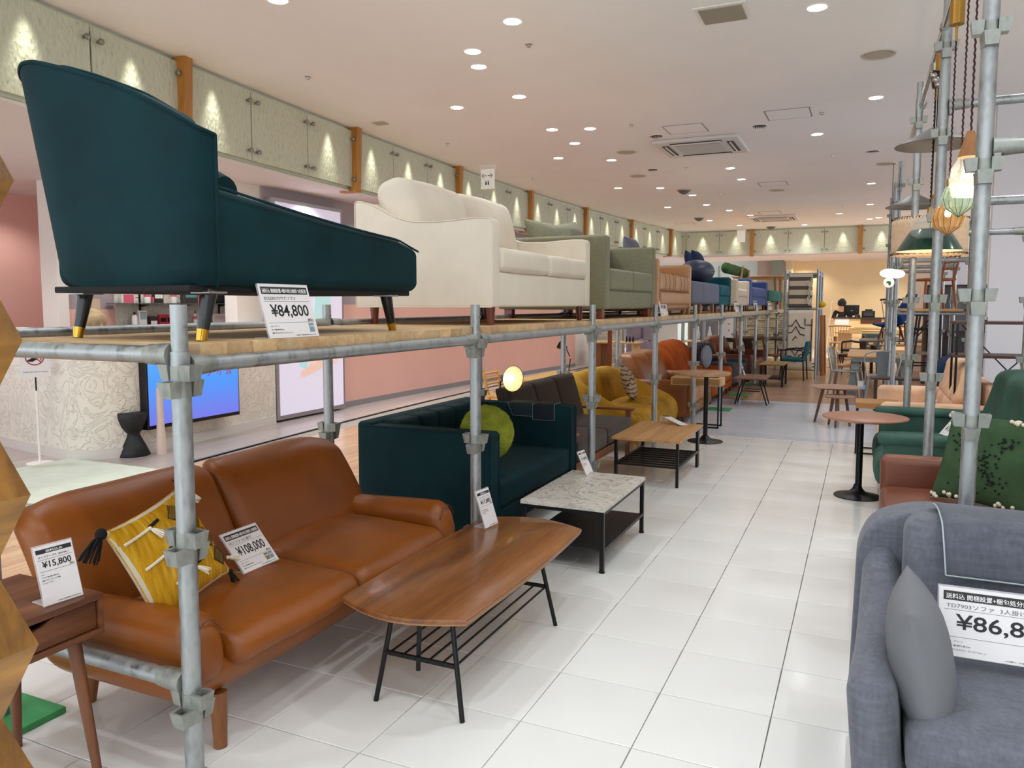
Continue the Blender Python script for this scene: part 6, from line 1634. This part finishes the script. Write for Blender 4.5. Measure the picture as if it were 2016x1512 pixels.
g=G(); g.box(.10,1.4,16.1,17.0-.05,.52,.55,.003); emit('table_top',g,W_pin,t)
for x in (.16,1.34):
    for y in (16.16,16.88):
        g=G(); g.box(x-.025,x+.025,y-.025,y+.025,0,.52,.003); emit('leg',g,W_dkz,t)
# brown and grey upholstered chairs
def shell_chair(label,x,y,rz,mat,legm,arm=False,z=0,hb=.68):
    t=thing('dining_chair',label,'chair',(0,0,0))
    g=G(); g.soft(-.2,.2,-.2,.2,.33,.39,.03,(0,0,.01),3,4); emit('seat',g,mat,t)
    g=G(); g.soft(-.19,.19,.17,.22,.42,hb,.025,(0,.0,.0),3,4,warp=lambda p:np.stack([p[:,0],p[:,1]+.18*(p[:,2]-.4)-.4*(p[:,0])**2,p[:,2]],1)); emit('backrest',g,mat,t)
    for sx in (-1,1):
        for sy in (-1,1):
            g=G(); g.tube([(sx*.17,sy*.17,.34 if sy<0 else .5),(sx*.19,sy*.20,0)],[.014,.01],8); emit('leg',g,legm,t)
        if arm:
            g=G(); g.tube([(sx*.22,.18,.52),(sx*.23,0,.54),(sx*.22,-.18,.52),(sx*.2,-.18,.34)],.012,8); emit('arm',g,legm,t)
    t.location=(x,y,z); t.rotation_euler=(0,0,rz); return t
L_wb=leather('chocolate_leather','#5B2F20',.35)
shell_chair('chocolate leather dining chair near the windsor chair',-.19,15.7,math.radians(-100),L_wb,M_blk)
shell_chair('grey fabric dining chair beside the chocolate leather one',.02,16.1,math.radians(-80),noisy('mid_grey_felt','#7C7B80',.9),M_blk)
shell_chair('dark brown armchair with black arms before the plywood table',-.22,17.6,math.radians(-90),leather('umber_leather','#4A2A20',.4),M_blk,True)
shell_chair('sage green dining chair with a bent wooden frame by the plywood table',.16,18.6,math.radians(180),noisy('sage_felt','#5F7A6C',.9),M_walleg,True)
chair_wood('windsor_chair','honey coloured spindle back chair on the pale floor beyond the aisle',-.52,19.6,0,math.radians(185),W_pin,w=.40,d=.38,hs=.43,hb=.80,spindle=8)
# plywood table with flat cartons
M_ply=noisy('plywood','#E0C08C',.6,4,.06,120,.1); M_ctn=noisy('carton_board','#D9B37C',.8,4,.05,120,.1)
t=thing('work_table','long plywood work table covered with flat cartons','table',(.0,20.3,0))
g=G(); g.box(-.62,.9,19.9,20.7,.62,.66,.003); emit('table_top',g,M_ply,t)
for x in (-.35,.55):
    g=G(); g.box(x-.2,x+.1,20.0,20.6,0,.62,.003); emit('leg_box',g,M_ply,t)
for i,(x0,x1,y0,y1,z0,z1,rz) in enumerate(((-.55,-.05,20.0,20.4,.661,.70,.1),(-.30,.42,20.05,20.6,.701,.745,-.06),(.45,.85,20.0,20.5,.661,.72,.05),(-.2,.3,20.1,20.5,.746,.765,.12))):
    cx,cy=(x0+x1)/2,(y0+y1)/2; g=G(); M=T(cx,cy,0,rz); g.box(x0-cx,x1-cx,y0-cy,y1-cy,z0,z1,.003,M=M); o=single('flat_carton',g,M_ctn,('flat tan carton at the left end of the plywood table','wide flat tan carton in the middle of the plywood table','flat tan carton at the right end of the plywood table','thin sheet carton on top of the wide one')[i],'carton',(cx,cy,z0))
# counter desk with computer, printer, person
t=thing('counter_desk','pale wooden counter desk against the beige wall','desk',(.1,22.6,0))
g=G(); g.box(-.75,1.1,22.3,22.95,.93,.96,.004); emit('desk_top',g,plain('charcoal_top','#2A2624',.5),t)
g=G(); g.box(-.72,1.08,22.33,22.36,.45,.93,.003); emit('front_panel',g,M_ply,t)
for x in (-.70,1.05):
    g=G(); g.box(x-.02,x+.02,22.36,22.9,0,.93,.003); emit('side',g,W_dkz,t)
g=G(); g.box(-.08,.42,22.32,22.335,.80,.92,.002); emit('drawer',g,wood('brown_drawer','#6A4326','#4A2C17',0,8,.5,10),t)
g=G(); g.box(-.70,-.36,22.318,22.33,.76,.93,.001); emit('white_notice',g,M_card,t)
t=thing('monitor','black computer monitor seen from behind on the counter desk','monitor',(-.29,22.5,.96))
g=G(); g.soft(-.50,-.12,22.48,22.53,1.01,1.29,.012,(0,0,0),2,2); emit('panel',g,plain('black_plastic','#0B0B0D',.35),t)
g=G(); g.box(-.40,-.22,22.45,22.57,.96,.972,.003); g.box(-.34,-.28,22.49,22.53,.97,1.05,.003); emit('stand',g,plain('black_plastic','#0B0B0D',.35),t)
g=G(); g.box(-.335,-.275,22.473,22.481,1.13,1.145); emit('badge',g,M_steel,t)
t=thing('printer','black office printer on the counter desk','printer',(.09,22.6,.96))
g=G(); g.soft(-.06,.26,22.45,22.8,.962,1.14,.015,(0,0,0),2,2); emit('body',g,plain('black_plastic2','#141416',.4),t)
g=G(); g.box(-.01,.21,22.44,22.452,1.0,1.09,.002); emit('paper_tray',g,plain('dark_grey_tray','#3A3A3E',.4),t)
g=G(); g.box(.02,.2,22.5,22.7,1.14,1.18,.004); emit('feeder',g,plain('black_plastic2','#141416',.4),t)
for i,(x,h) in enumerate(((-.20,.09),(-.15,.11),(-.11,.07))):
    g=G(); g.lathe([(0,0),(.022,0),(.022,h*.7),(.012,h*.8),(.012,h),(0,h)],12,o=(x,22.45,.96)); single('pen_pot',g,plain('black_plastic2','#141416',.4),'small dark desk pot beside the monitor, %s of three'%('left','middle','right')[i],'pot',(x,22.45,.96),'desk pots')
t=thing('ladder_shelf','white leaning ladder shelf behind the counter desk','shelf',(-.75,24.0,0))
for x in (-.95,-.60):
    g=G(); g.tube([(x,23.75,0),(x+.10,24.25,1.42)],.014,6); emit('rail',g,plain('off_white_paint','#E6DCC8',.5),t)
for k in range(4):
    g=G(); z=.35+.33*k; g.box(-.92+.023*k,-.58+.023*k,23.85+.11*k,24.15+.06*k,z,z+.015,.002); emit('shelf',g,plain('off_white_paint','#E6DCC8',.5),t)
def person(label,x,y,z,rz,hair,cloth,hands=True):
    t=thing('person',label,'person',(x,y,z)); M=T(x,y,z,rz)
    J=dict(p=(0,.05,.46),c=(0,0,.70),n=(0,.02,.92),h0=(0,.0,1.0),h1=(0,-.02,1.13),ls=(-.16,.03,.88),rs=(.16,.03,.88),le=(-.22,-.10,.66),re=(.22,-.10,.66),lw=(-.14,-.30,.62),rw=(.14,-.30,.62),lk=(-.12,-.36,.46),rk=(.12,-.36,.46),lf=(-.12,-.36,.06),rf=(.12,-.36,.06),lt=(-.12,-.50,.03),rt=(.12,-.50,.03))
    R=dict(p=.13,c=.13,n=.05,h0=.07,h1=.082,ls=.06,rs=.06,le=.042,re=.042,lw=.03,rw=.03,lk=.065,rk=.065,lf=.042,rf=.042,lt=.035,rt=.035)
    E=[('p','c'),('c','n'),('n','h0'),('h0','h1'),('n','ls'),('n','rs'),('ls','le'),('rs','re'),('le','lw'),('re','rw'),('p','lk'),('p','rk'),('lk','lf'),('rk','rf'),('lf','lt'),('rf','rt')]
    def skin(name,keys,mat,k=1.0):
        ks=list(keys); me=bpy.data.meshes.new(name); me.from_pydata([tuple(M@Vector(J[a])-Vector((x,y,z))) for a in ks],[(ks.index(a),ks.index(b)) for a,b in E if a in ks and b in ks],[]); me.materials.append(mat)
        o=bpy.data.objects.new(name,me); COL.objects.link(o); o.parent=t; o.modifiers.new('s','SKIN'); sv=me.skin_vertices[0].data
        for i,a in enumerate(ks): sv[i].radius=(R[a]*k,R[a]*k)
        sv[ks.index('p')].use_root=True; o.modifiers.new('b','SUBSURF').levels=2; o.modifiers[-1].render_levels=2; return o
    body=skin('body',J.keys(),noisy('skin','#C99877',.6,6,.04)); 
    skin('jacket',['p','c','n','ls','rs','le','re'],noisy(cloth[0],cloth[1],.9),1.14)
    g=G(); g.ball(.112,.125,.118,tuple(M@Vector((0,.012,1.125))),20,14,warp=lambda p:p+.006*np.sin(p*70)); emit('hair',g,noisy(hair[0],hair[1],.8,20,.2,90,.8,bdist=.01),t,ang=180)
    for sx in (-1,1):
        for k in range(5):
            a=M@Vector((sx*.14+(k-2)*.012,-.32,.615)); b=M@Vector((sx*.14+(k-2)*.016+(sx*-.02 if k==(0 if sx>0 else 4) else 0),-.375+abs(k-2)*.006,.605)); g=G(); g.tube([a,(a+b)/2+Vector((0,0,.006)),b],[.009,.0085,.006],6); emit('finger',g,noisy('skin','#C99877',.6,6,.04),body)
    g=G(); g.ball(.011,.014,.016,tuple(M@Vector((0,-.10,1.085))),8,6); emit('nose',g,noisy('skin','#C99877',.6,6,.04),body)
    for sx in (-1,1):
        g=G(); g.ball(.010,.006,.006,tuple(M@Vector((sx*.035,-.088,1.11))),8,6); emit('eye',g,M_blk,body)
    return t
person('seated person in a black jacket working behind the monitor',-.56,23.05,.22,0,('black_hair','#120E0D'),('black_jacket','#141316'))
t=thing('office_stool','dark stool under the person at the counter desk','stool',(-.56,23.1,0))
g=G(); g.lathe([(0,.0),(.2,.0),(.2,.02),(.03,.04),(.03,.50),(.18,.52),(.18,.56),(0,.56)],18,o=(-.56,23.1,0)); emit('seat',g,M_blk,t)
person('person with curly blond hair sitting behind the white counter',-6.62,5.02,.02,math.pi*.5,('blond_hair','#B39B78'),('grey_cardigan','#8B8684'))
t=thing('counter_chair','grey office chair behind the white counter','chair',(-6.62,5.02,0))
g=G(); g.lathe([(0,0),(.2,0),(.2,.02),(.03,.04),(.03,.34),(.2,.36),(.2,.40),(0,.40)],18,o=(-6.62,5.05,0)); emit('seat',g,plain('dark_grey_tray','#3A3A3E',.4),t)
# rug display rack -----------------------------------------------------------------
t=thing('rug_rack','galvanised pipe rack displaying hung rugs at the end of the aisle','rack',(-1.02,15.4,0))
for x in (-1.30,-.76):
    for y in (14.72,15.5,16.3):
        g=G(); g.tube([(x,y,0),(x,y,1.92)],.022,10); emit('post',g,M_galv,t)
for y in (14.72,15.5,16.3):
    for z in (.14,1.22,1.84):
        g=G(); g.tube([(-1.30,y,z),(-.76,y,z)],.02,10); emit('cross_pipe',g,M_galv,t)
for x in (-1.30,-.76):
    for z in (1.22,1.84):
        g=G(); g.tube([(x,14.72,z),(x,16.3,z)],.02,10); emit('side_pipe',g,M_galv,t)
g=G(); g.box(-1.28,-.78,14.75,16.28,1.845,1.865,.004); emit('top_cover',g,plain('white_cover','#EDEAE6',.6),t)
def rug(fn,name,label,mat,x0,x1,z0,z1,y):
    def f(u,v): return (x0+(x1-x0)*u,y-.004*math.sin(u*9)*v,z1-(z1-z0)*v)
    t=thing(name,label,'rug',((x0+x1)/2,y,z0)); g=G(); g.sheet(f,16,16,.012); emit('pile',g,mat,t,ang=180); return t
r1=rug(None,'hung_rug','striped grey and cream rug hanging in the upper half of the rack',stripes('grey_cream_stripes','#57514B','#C9B99D',2,6.3,.42),-1.235,-.845,1.245,1.835,14.67)
g=G()
for k in range(40):
    x=-.87+random.uniform(-.05,.03); z=1.8-.012*k-random.uniform(0,.02); g.tube([(x,14.66,z),(x+random.uniform(-.02,.02),14.63,z-.03),(x+random.uniform(-.03,.03),14.64,z-.06)],.005,4)
emit('fringe',g,plain('white_fringe','#E4DCCB',.95),r1,kind='stuff')
r2=rug(None,'hung_rug','cream rug with black zigzag and diamond lines hanging below the striped one',noisy('cream_wool','#DACDB8',.95,8,.05,120,.5),-1.235,-.815,.14,1.20,14.67)
M_bl=plain('black_wool','#201A1A',.95)
def line(pts):
    g=G(); g.tube([(x,14.652,z) for x,z in pts],.009,5); emit('woven_line',g,M_bl,r2)
xc=-1.10
for dz,s in ((.92,1),(.80,1),(.50,-1),(.38,-1)):
    line([(xc-.13,dz+.0),(xc-.07,dz+.0),(xc,dz+.11*s),(xc+.07,dz-.02*s+.0),(xc+.15,dz-.045*s)])
line([(xc-.05,.66),(xc,.74),(xc+.05,.66),(xc,.58),(xc-.05,.66)])
line([(-.95,1.05),(-.95,.94),(-.835,.94)]); line([(-.835,1.05),(-.84,.30)]); line([(-.97,.45),(-.84,.45)])
g=G(); g.ball(.07,.06,.055,(-.70,15.0,1.30),16,10); single('yellow_roll',g,noisy('yellow_cloth','#E0B51F',.9),'yellow rolled cloth on the side of the rug rack','roll',(-.70,15.0,1.25),ang=180)
for i,(y,c) in enumerate(((15.2,'#B77A4C'),(15.6,'#7A4A2C'),(16.0,'#C9A27A'))):
    g=G(); g.tube([(-.66,y,0),(-.70,y,1.1)],.035,10); single('rolled_rug',g,noisy('rolled_rug_%d'%i,c,.9),'rolled rug standing at the side of the rack, %s from the front'%ORD(i),'rug',(-.66,y,0),'rolled rugs by the rack')
g=G(); g.box(-1.28,-.80,14.55,14.65,.0,.12,.004); single('display_step',g,M_ply,'low plywood step under the hung rugs','step',(-1.04,14.6,0))
t=thing('waste_box','tan carton with crumpled paper beside the rug rack','carton',(-.52,17.3,0))
g=G(); g.box(-.62,-.42,17.2,17.4,0,.26,.004); emit('carton',g,M_ctn,t)
g=G(); g.ball(.11,.09,.07,(-.52,17.3,.29),9,6,warp=lambda p:p+.012*np.sin(p*80)); emit('crumpled_paper',g,plain('paper_white','#E6DCCB',.9),t,ang=10)
# left end: desk, chairs
t=thing('desk','dark walnut desk behind the chestnut armchair','desk',(-1.75,16.4,0))
g=G(); g.box(-2.4,-1.25,15.9,16.9,.60,.63,.004); emit('desk_top',g,W_dk,t)
g=G(); g.box(-2.38,-2.0,15.95,16.85,.1,.60,.004); emit('drawer_unit',g,W_dkz,t)
for y in (15.95,16.85):
    g=G(); g.box(-1.32,-1.28,y-.02,y+.02,0,.60,.002); emit('leg',g,W_dkz,t)
chair_wood('dining_chair','reddish wooden chair at the dark walnut desk, nearer the camera',-1.52,15.35,0,math.radians(100),W_or,hb=.70)
chair_wood('dining_chair','reddish wooden chair at the dark walnut desk, farther from the camera',-1.50,17.3,0,math.radians(100),M_cherry,hb=.70)
t=shell_chair('black framed chair with a teal backrest before the hung rugs',-1.08,14.15,math.radians(-95),noisy('teal_felt','#1E5A66',.9),M_blk,True)
t=thing('console_table','pale wooden table with a white lamp base at the left rear','table',(-2.9,15.6,0))
g=G(); g.box(-3.3,-2.5,15.3,15.9,.56,.585,.004); emit('table_top',g,W_pin,t)
for x in (-3.24,-2.56):
    for y in (15.36,15.84):
        g=G(); g.box(x-.02,x+.02,y-.02,y+.02,0,.56,.002); emit('leg',g,W_pin,t)
# yellow desk with lamp and chair behind the mustard sofa
W_yel=wood('yellow_oak','#D9AA5C','#BE8A40',0,6,.4,12)
t=thing('desk','yellow oak desk behind the mustard sofa','desk',(-2.95,7.5,0))
g=G(); g.box(-3.17,-2.56,6.98,8.1,.535,.555,.004); emit('desk_top',g,W_yel,t)
g=G(); g.box(-3.14,-2.59,7.02,7.6,.47,.535,.003); emit('drawer',g,W_yel,t)
for x in (-3.13,-2.60):
    for y in (7.02,8.06):
        g=G(); g.box(x-.018,x+.018,y-.018,y+.018,0,.535,.002); emit('leg',g,W_yel,t)
t=thing('desk_lamp','black jointed desk lamp on the yellow oak desk','lamp',(-2.86,7.75,.555))
g=G(); g.lathe([(0,0),(.07,0),(.07,.012),(.015,.022),(0,.022)],20,o=(-2.86,7.75,.555)); emit('base',g,M_blk,t)
g=G(); g.tube([(-2.86,7.75,.57),(-2.84,7.76,.73),(-2.89,7.76,.83)],.006,8); emit('arm',g,M_blk,t)
for p in ((-2.84,7.76,.73),(-2.89,7.76,.83)):
    g=G(); g.ball(.013,.013,.013,p,10,8); emit('joint',g,M_steel,t)
Ml=frame((-2.90,7.755,.845),(0,1,0),z=(-.55,-.35,.35)); g=G(); g.lathe([(.015,-.02),(.02,.0),(.045,.03),(.06,.07)],20,M=Ml,caps=False); emit('shade',g,M_blk,t)
chair_wood('desk_chair','pale bent wood chair tucked behind the yellow oak desk',-3.38,7.35,0,math.radians(90),W_yel,hb=.62,hs=.36)
# left rear shop fittings
t=thing('massage_chair','mauve padded massage chair in the shop beyond the pink wall','chair',(-4.55,16.9,0))
g=G(); g.soft(-4.8,-4.25,16.6,17.2,.15,.55,.08,(0,0,.02),4,4); emit('seat',g,noisy('mauve_leatherette','#8E8494',.5),t)
g=G(); g.soft(-4.82,-4.45,16.6,17.2,.5,1.1,.10,(.02,0,.02),4,5); emit('back',g,noisy('mauve_leatherette','#8E8494',.5),t)
g=G(); g.soft(-4.42,-4.2,16.62,16.74,.5,.85,.05,(0,0,0),3,4); emit('arm_shell',g,noisy('mauve_leatherette','#8E8494',.5),t)
g=G(); g.box(-4.8,-4.3,16.65,17.15,0,.15,.01); emit('plinth',g,M_blk,t)
t=thing('display_table','pale shop table with a wooden post before the stone wall','table',(-4.95,15.6,0))
g=G(); g.box(-5.25,-4.2,15.3,15.9,.50,.53,.004); emit('table_top',g,W_birch,t)
g=G(); g.box(-5.2,-4.95,15.35,15.85,0,.50,.004); emit('drawer_unit',g,wood('brown_unit','#9B6A3C','#7A4E28',2,7,.5,10),t)
g=G(); g.box(-4.3,-4.25,15.35,15.85,0,.50,.003); emit('leg',g,W_birch,t)
g=G(); g.prism([(-.035,-.035),(.035,-.035),(.035,.035),(-.035,.035)],0,1.0,M=T(-4.62,14.9,0),bev=.003); g.lathe([(.045,1.0),(0,1.09)],4,o=(-4.62,14.9,0)); single('pointed_post',g,wood('red_brown_post','#8A4420','#63290F',2,8,.4,8),'red brown wooden post with a pointed top before the stone wall','post',(-4.62,14.9,0))
for i,x in enumerate((-4.45,-4.38,-4.31)):
    g=G(); g.lathe([(0,0),(.022,0),(.022,.08),(.01,.1),(.01,.12),(0,.12)],10,o=(x,15.5,.53)); single('bottle',g,plain('black_plastic2','#141416',.4),'small dark bottle on the pale shop table, %s of three'%('left','middle','right')[i],'bottle',(x,15.5,.53),'bottles on the shop table')
g=G(); g.soft(-3.35,-2.75,9.0,9.8,.30,.46,.04,(0,0,.01),3,4); t=thing('bench','dark grey padded bench behind the russet sofa','bench',(-3.05,9.4,0)); emit('pad',g,plain('charcoal_leatherette','#3A363C',.45),t)
for x in (-3.25,-2.85):
    for y in (9.1,9.7):
        g=G(); g.tube([(x,y,.31),(x,y,0)],.016,8); emit('leg',g,M_blk,t)
t=thing('equipment_rack','grey rack with a black machine and white bottles by the rear shop','rack',(-3.2,17.4,0))
g=G(); g.box(-3.5,-2.95,17.2,17.6,0,.95,.006); emit('cabinet',g,plain('mid_grey_metal','#77777A',.5),t)
g=G(); g.soft(-3.45,-3.1,17.22,17.5,.95,1.12,.02,(0,0,0),2,2); emit('machine',g,M_blk,t)
for x in (-3.05,-3.3):
    g=G(); g.lathe([(0,0),(.04,0),(.05,.1),(.02,.22),(.02,.27),(0,.28)],12,o=(x,17.12,.55)); emit('white_bottle',g,plain('white_plastic','#E9E7E4',.4),t)
t=thing('easel_sign','black framed easel sign with a white sheet before the slate wall','sign',(-2.9,18.0,0))
g=G(); g.box(-3.12,-2.62,18.0,18.03,.45,1.2,.004,M=None); emit('frame',g,M_blk,t)
g=G(); g.box(-3.08,-2.66,17.99,18.0,.55,1.0); emit('sheet',g,plain('paper_white2','#EFEAE4',.6),t)
for x in (-3.1,-2.64):
    g=G(); g.tube([(x,18.02,.5),(x-.03,17.9,0)],.01,6); emit('leg',g,M_blk,t)
for k in range(4):
    g=G(); g.lathe([(0,0),(.022,0),(.022,.003),(0,.003)],12,M=frame((-2.98+.2*(k%2),17.989,.72+.14*(k//2)),(1,0,0),z=(0,-1,0))); emit('printed_dot',g,plain('pale_red_print','#D2A098',.6),t)
# shelves with shop goods behind the counter
t=thing('wall_shelf','two glass shelves on black brackets on the shop back wall','shelf',(-7.45,6.85,1.0))
for z,y0,y1 in ((1.308,5.92,7.80),(1.055,5.98,6.70)):
    g=G(); g.box(-7.60,-7.38,y0,y1,z,z+.008,.001); emit('glass_shelf',g,plain('dark_green_glass','#4A6660',.1,spec=.8),t)
for y in (6.35,6.95,7.55):
    g=G(); g.box(-7.60,-7.585,y-.008,y+.008,.95,1.62); emit('upright_rail',g,M_blk,t)
    for z in (1.30,1.047):
        g=G(); g.prism([(-7.59,z),(-7.42,z),(-7.59,z-.03)],y-.006,y+.006,M=Matrix(((1,0,0,0),(0,0,1,0),(0,1,0,0),(0,0,0,1)))); emit('bracket',g,M_blk,t)
g=G(); g.box(-7.60,-7.38,7.0,7.8,1.047,1.055,.001); emit('glass_shelf',g,plain('dark_green_glass','#4A6660',.1,spec=.8),t)
M_pk=plain('rose_print','#D8667A',.5); M_ps=plain('shop_white','#F1EDEA',.5); M_crim=plain('crimson_pack','#C03048',.4)
def item(name,label,cat,y,z,w,h,d,mat,extra=None,group='goods on the shop shelves'):
    t=thing(name,label,cat,(-7.48,y,z),group)
    g=G(); g.box(-7.48-d/2,-7.48+d/2,y-w/2,y+w/2,z,z+h,.003); emit('body',g,mat,t)
    if extra:
        g=G(); g.box(-7.48+d/2,-7.48+d/2+.002,y-w*.42,y+w*.42,z+h*extra[0],z+h*extra[1]); emit('label_print',g,extra[2],t)
    return t
def bottle(label,y,z,h,r,mat,cap,lab=None):
    t=thing('bottle',label,'bottle',(-7.48,y,z),'goods on the shop shelves')
    g=G(); g.lathe([(0,0),(r,0),(r,h*.72),(r*.5,h*.82),(0,h*.83)],14,o=(-7.48,y,z)); emit('body',g,mat,t)
    g=G(); g.lathe([(r*.4,h*.82),(r*.4,h),(0,h)],10,o=(-7.48,y,z)); emit('cap',g,cap,t)
    if lab:
        g=G(); g.lathe([(r*1.02,h*.35),(r*1.02,h*.6)],14,o=(-7.48,y,z),caps=False); emit('label_band',g,lab,t)
zs=1.317
item('leaflet_stand','white and rose leaflet stand at the left of the upper glass shelf','leaflet',6.10,zs,.16,.24,.03,M_ps,(.0,.4,M_pk))
bottle('tall clear bottle with a rose label on the upper glass shelf',6.36,zs,.20,.035,M_ps,M_ps,M_pk)
item('product_box','dark box with small print behind the white bottle','box',6.50,zs,.13,.18,.05,plain('brown_black_pack','#3A302F',.5),(.3,.7,M_ps))
item('product_box','small rose tube beside the dark printed box','tube',6.44,zs,.04,.07,.04,M_pk)
bottle('white bottle with a tilted black applicator on the upper glass shelf',6.73,zs,.22,.035,M_ps,M_blk,M_pk)
item('product_box','dark grey box with a teal print on the upper glass shelf','box',6.97,zs,.20,.15,.06,plain('brown_grey_pack','#4A403F',.5),(.45,.85,plain('teal_print','#5FA6A0',.5)))
item('product_box','narrow rose box at the right of the dark grey box','box',7.10,zs,.05,.15,.06,M_pk)
g=G(); g.soft(-7.55,-7.38,7.30,7.72,zs,zs+.27,.04,(0,0,.02),3,4,warp=lambda p:np.stack([p[:,0],7.5+(p[:,1]-7.5)*(1-.35*(p[:,2]-zs)/.27),p[:,2]],1)); t=thing('black_bag','black fabric bag at the right end of the upper glass shelf','bag',(-7.47,7.5,zs)); emit('body',g,plain('black_cloth','#121116',.8),t)
g=G(); g.tube([(-7.47,7.42,zs+.26),(-7.47,7.46,zs+.33),(-7.47,7.54,zs+.33),(-7.47,7.58,zs+.26)],.008,6); emit('handle',g,plain('black_cloth','#121116',.8),t)
zs=1.064
bottle('white bottle with a black cap on the lower glass shelf',6.18,zs,.15,.03,M_ps,M_blk)
item('product_box','pale printed box on the lower glass shelf','box',6.28,zs,.10,.17,.04,M_ps,(.4,.9,plain('blue_grey_print','#9FB0B6',.5)))
item('product_box','dark lidded jar box on the lower glass shelf','box',6.42,zs,.10,.10,.05,plain('brown_black_pack','#3A302F',.5),(.1,.5,M_ps))
item('product_box','crimson gift box, left one of the pair on the lower glass shelf','box',6.55,zs,.09,.12,.05,M_crim,(.3,.7,M_blk))
item('product_box','crimson gift box, right one of the pair on the lower glass shelf','box',6.65,zs,.09,.12,.05,M_crim,(.3,.7,M_blk))
bottle('slim pale bottle with a brown cap on the right shelf board',7.05,zs,.16,.022,M_ps,plain('brown_cap','#5A3A30',.5),M_pk)
item('leaflet_stand','open pale leaflet on the right shelf board','leaflet',7.45,zs,.24,.12,.01,M_ps,(.1,.8,plain('pale_pink_print','#EBD3D3',.5)))
g=G(); g.soft(-7.55,-7.4,7.55,7.78,zs,zs+.06,.02,(0,0,.01),2,3); single('black_pouch',g,plain('black_cloth','#121116',.8),'flat black pouch on the right shelf board','pouch',(-7.47,7.66,zs))
item('wall_calendar','tan and rose hanging card on the mauve shop wall','card',5.70,1.08,.10,.28,.02,plain('tan_card','#C9B59B',.6),(.0,.4,plain('mauve_rose','#B06A72',.6)))
# black hourglass stool, sign stand, mat
g=G(); g.lathe([(0,0),(.132,0),(.136,.006),(.10,.09),(.062,.165),(.055,.195),(.065,.205),(.10,.25),(.128,.32),(.134,.372),(.130,.378),(0,.378)],36,o=(-5.72,4.66,0)); t=thing('hourglass_stool','matte black hourglass shaped stool beside the rounded counter wall','stool',(-5.72,4.66,0)); emit('body',g,noisy('black_moulded_plastic','#17181A',.55,30,.1,150,.2),t,ang=60)
g=G(); g.lathe([(0,.379),(.127,.379)],36,o=(-5.72,4.66,0),caps=False); emit('seat_disc',g,plain('charcoal_seat','#202124',.5),t)
t=thing('sign_stand','white pole sign showing a crossed out high heel','sign',(-6.13,4.10,0))
g=G(); g.lathe([(0,0),(.10,0),(.10,.006),(.02,.012),(0,.012)],32,o=(-6.13,4.10,0)); emit('base',g,M_ps,t)
g=G(); g.tube([(-6.13,4.10,.01),(-6.13,4.10,.58)],.009,10); g.tube([(-6.13,4.10,.56),(-6.13,4.10,.60)],.012,10); emit('pole',g,M_ps,t)
g=G(); g.tube([(-6.13,4.10,.60),(-6.13,4.10,.71)],.006,10); emit('inner_pole',g,M_blk,t)
Ms=frame((-6.13,4.10,.715),tuple(Vector((4.10,6.13,0)).normalized()),z=tuple(Vector((.83,-.56,0))))
g=G(); g.box(-.108,.108,0,.30,-.004,.004,M=Ms); emit('sign_plate',g,plain('pale_sign','#E2E0E0',.4),t)
g=G(); 
for a0 in range(40):
    a,b=2*math.pi*a0/40,2*math.pi*(a0+1)/40; c,d=(.068,.060),0
    g.add([tuple(Ms@Vector((r*math.cos(q_),.16+r*math.sin(q_),.0055))) for r,q_ in ((.068,a),(.068,b),(.059,b),(.059,a))],[(0,1,2,3)])
for w_ in (1,):
    g.add([tuple(Ms@Vector(p)) for p in ((-.046,.20,.006),(-.040,.206,.006),(.046,.12,.006),(.040,.114,.006))],[(0,3,2,1)])
emit('ban_mark',g,plain('crimson_mark','#B0183A',.5),t,smooth=False)
g=G(); g.prism([(-.05,.125),(-.015,.122),(.015,.14),(.035,.17),(.042,.13),(.047,.13),(.044,.19),(.02,.20),(-.005,.165),(-.03,.145),(-.05,.138)],0,.0008,M=Ms@Matrix.Translation((0,0,.0045))); emit('shoe_mark',g,M_blk,t)
text('sign_print','Please take off your shoes',.014,Ms@Matrix.Translation((-.085,.035,.0045)),M_ink,t,width=.17)
t=thing('door_mat','pale grey green entrance mat on the shop floor before the counter','mat',(-5.6,3.9,0))
def matc(u,v):
    y=3.2+1.1*v; x0=wx(y)+.03; return (-6.05+(x0+6.05)*u,y,.012)
g=G(); g.sheet(matc,8,8,.01); emit('pile',g,noisy('grey_green_mat','#C9D2C4',.95,8,.05,150,.4),t)
g=G(); g.tube([(wx(3.2+.11*k)+.03,3.2+.11*k,.008) for k in range(11)],.006,6); emit('edge_strip',g,M_blk,t)
t=thing('shop_chair','pale pink moulded chair beyond the counter at the left edge','chair',(-7.7,4.25,0))
g=G(); g.soft(-7.9,-7.5,4.05,4.45,.38,.42,.02,(0,0,0),3,3); g.soft(-7.9,-7.84,4.05,4.45,.42,.80,.03,(0,0,0),3,3); emit('shell',g,plain('pale_pink_shell','#E4B9A8',.5),t,kind='stuff')
for x in (-7.85,-7.55):
    for y in (4.1,4.4):
        g=G(); g.tube([(x,y,.38),(x,y,0)],.01,8); emit('leg',g,M_steel,t)
for o in list(bpy.data.objects):
    if o.type=='MESH' and o.name.split('.')[0]=='shell' and o.get('kind')=='stuff': del o['kind']
# each of the look-alike ceiling fixtures gets its own place in its label
for grp in ('square access hatches in the ceiling','round speaker grilles in the ceiling','unlit reflector spotlights in the ceiling','sprinkler heads dotted over the ceiling','dark round detectors on the ceiling'):
    mem=sorted([o for o in bpy.data.objects if o.get('group')==grp],key=lambda o:o.location.x**2+o.location.y**2)
    for i,o in enumerate(mem):
        if i<12: o['label']=' '.join(o['label'].split()[:9])+', %s from the camera'%ORD(i)
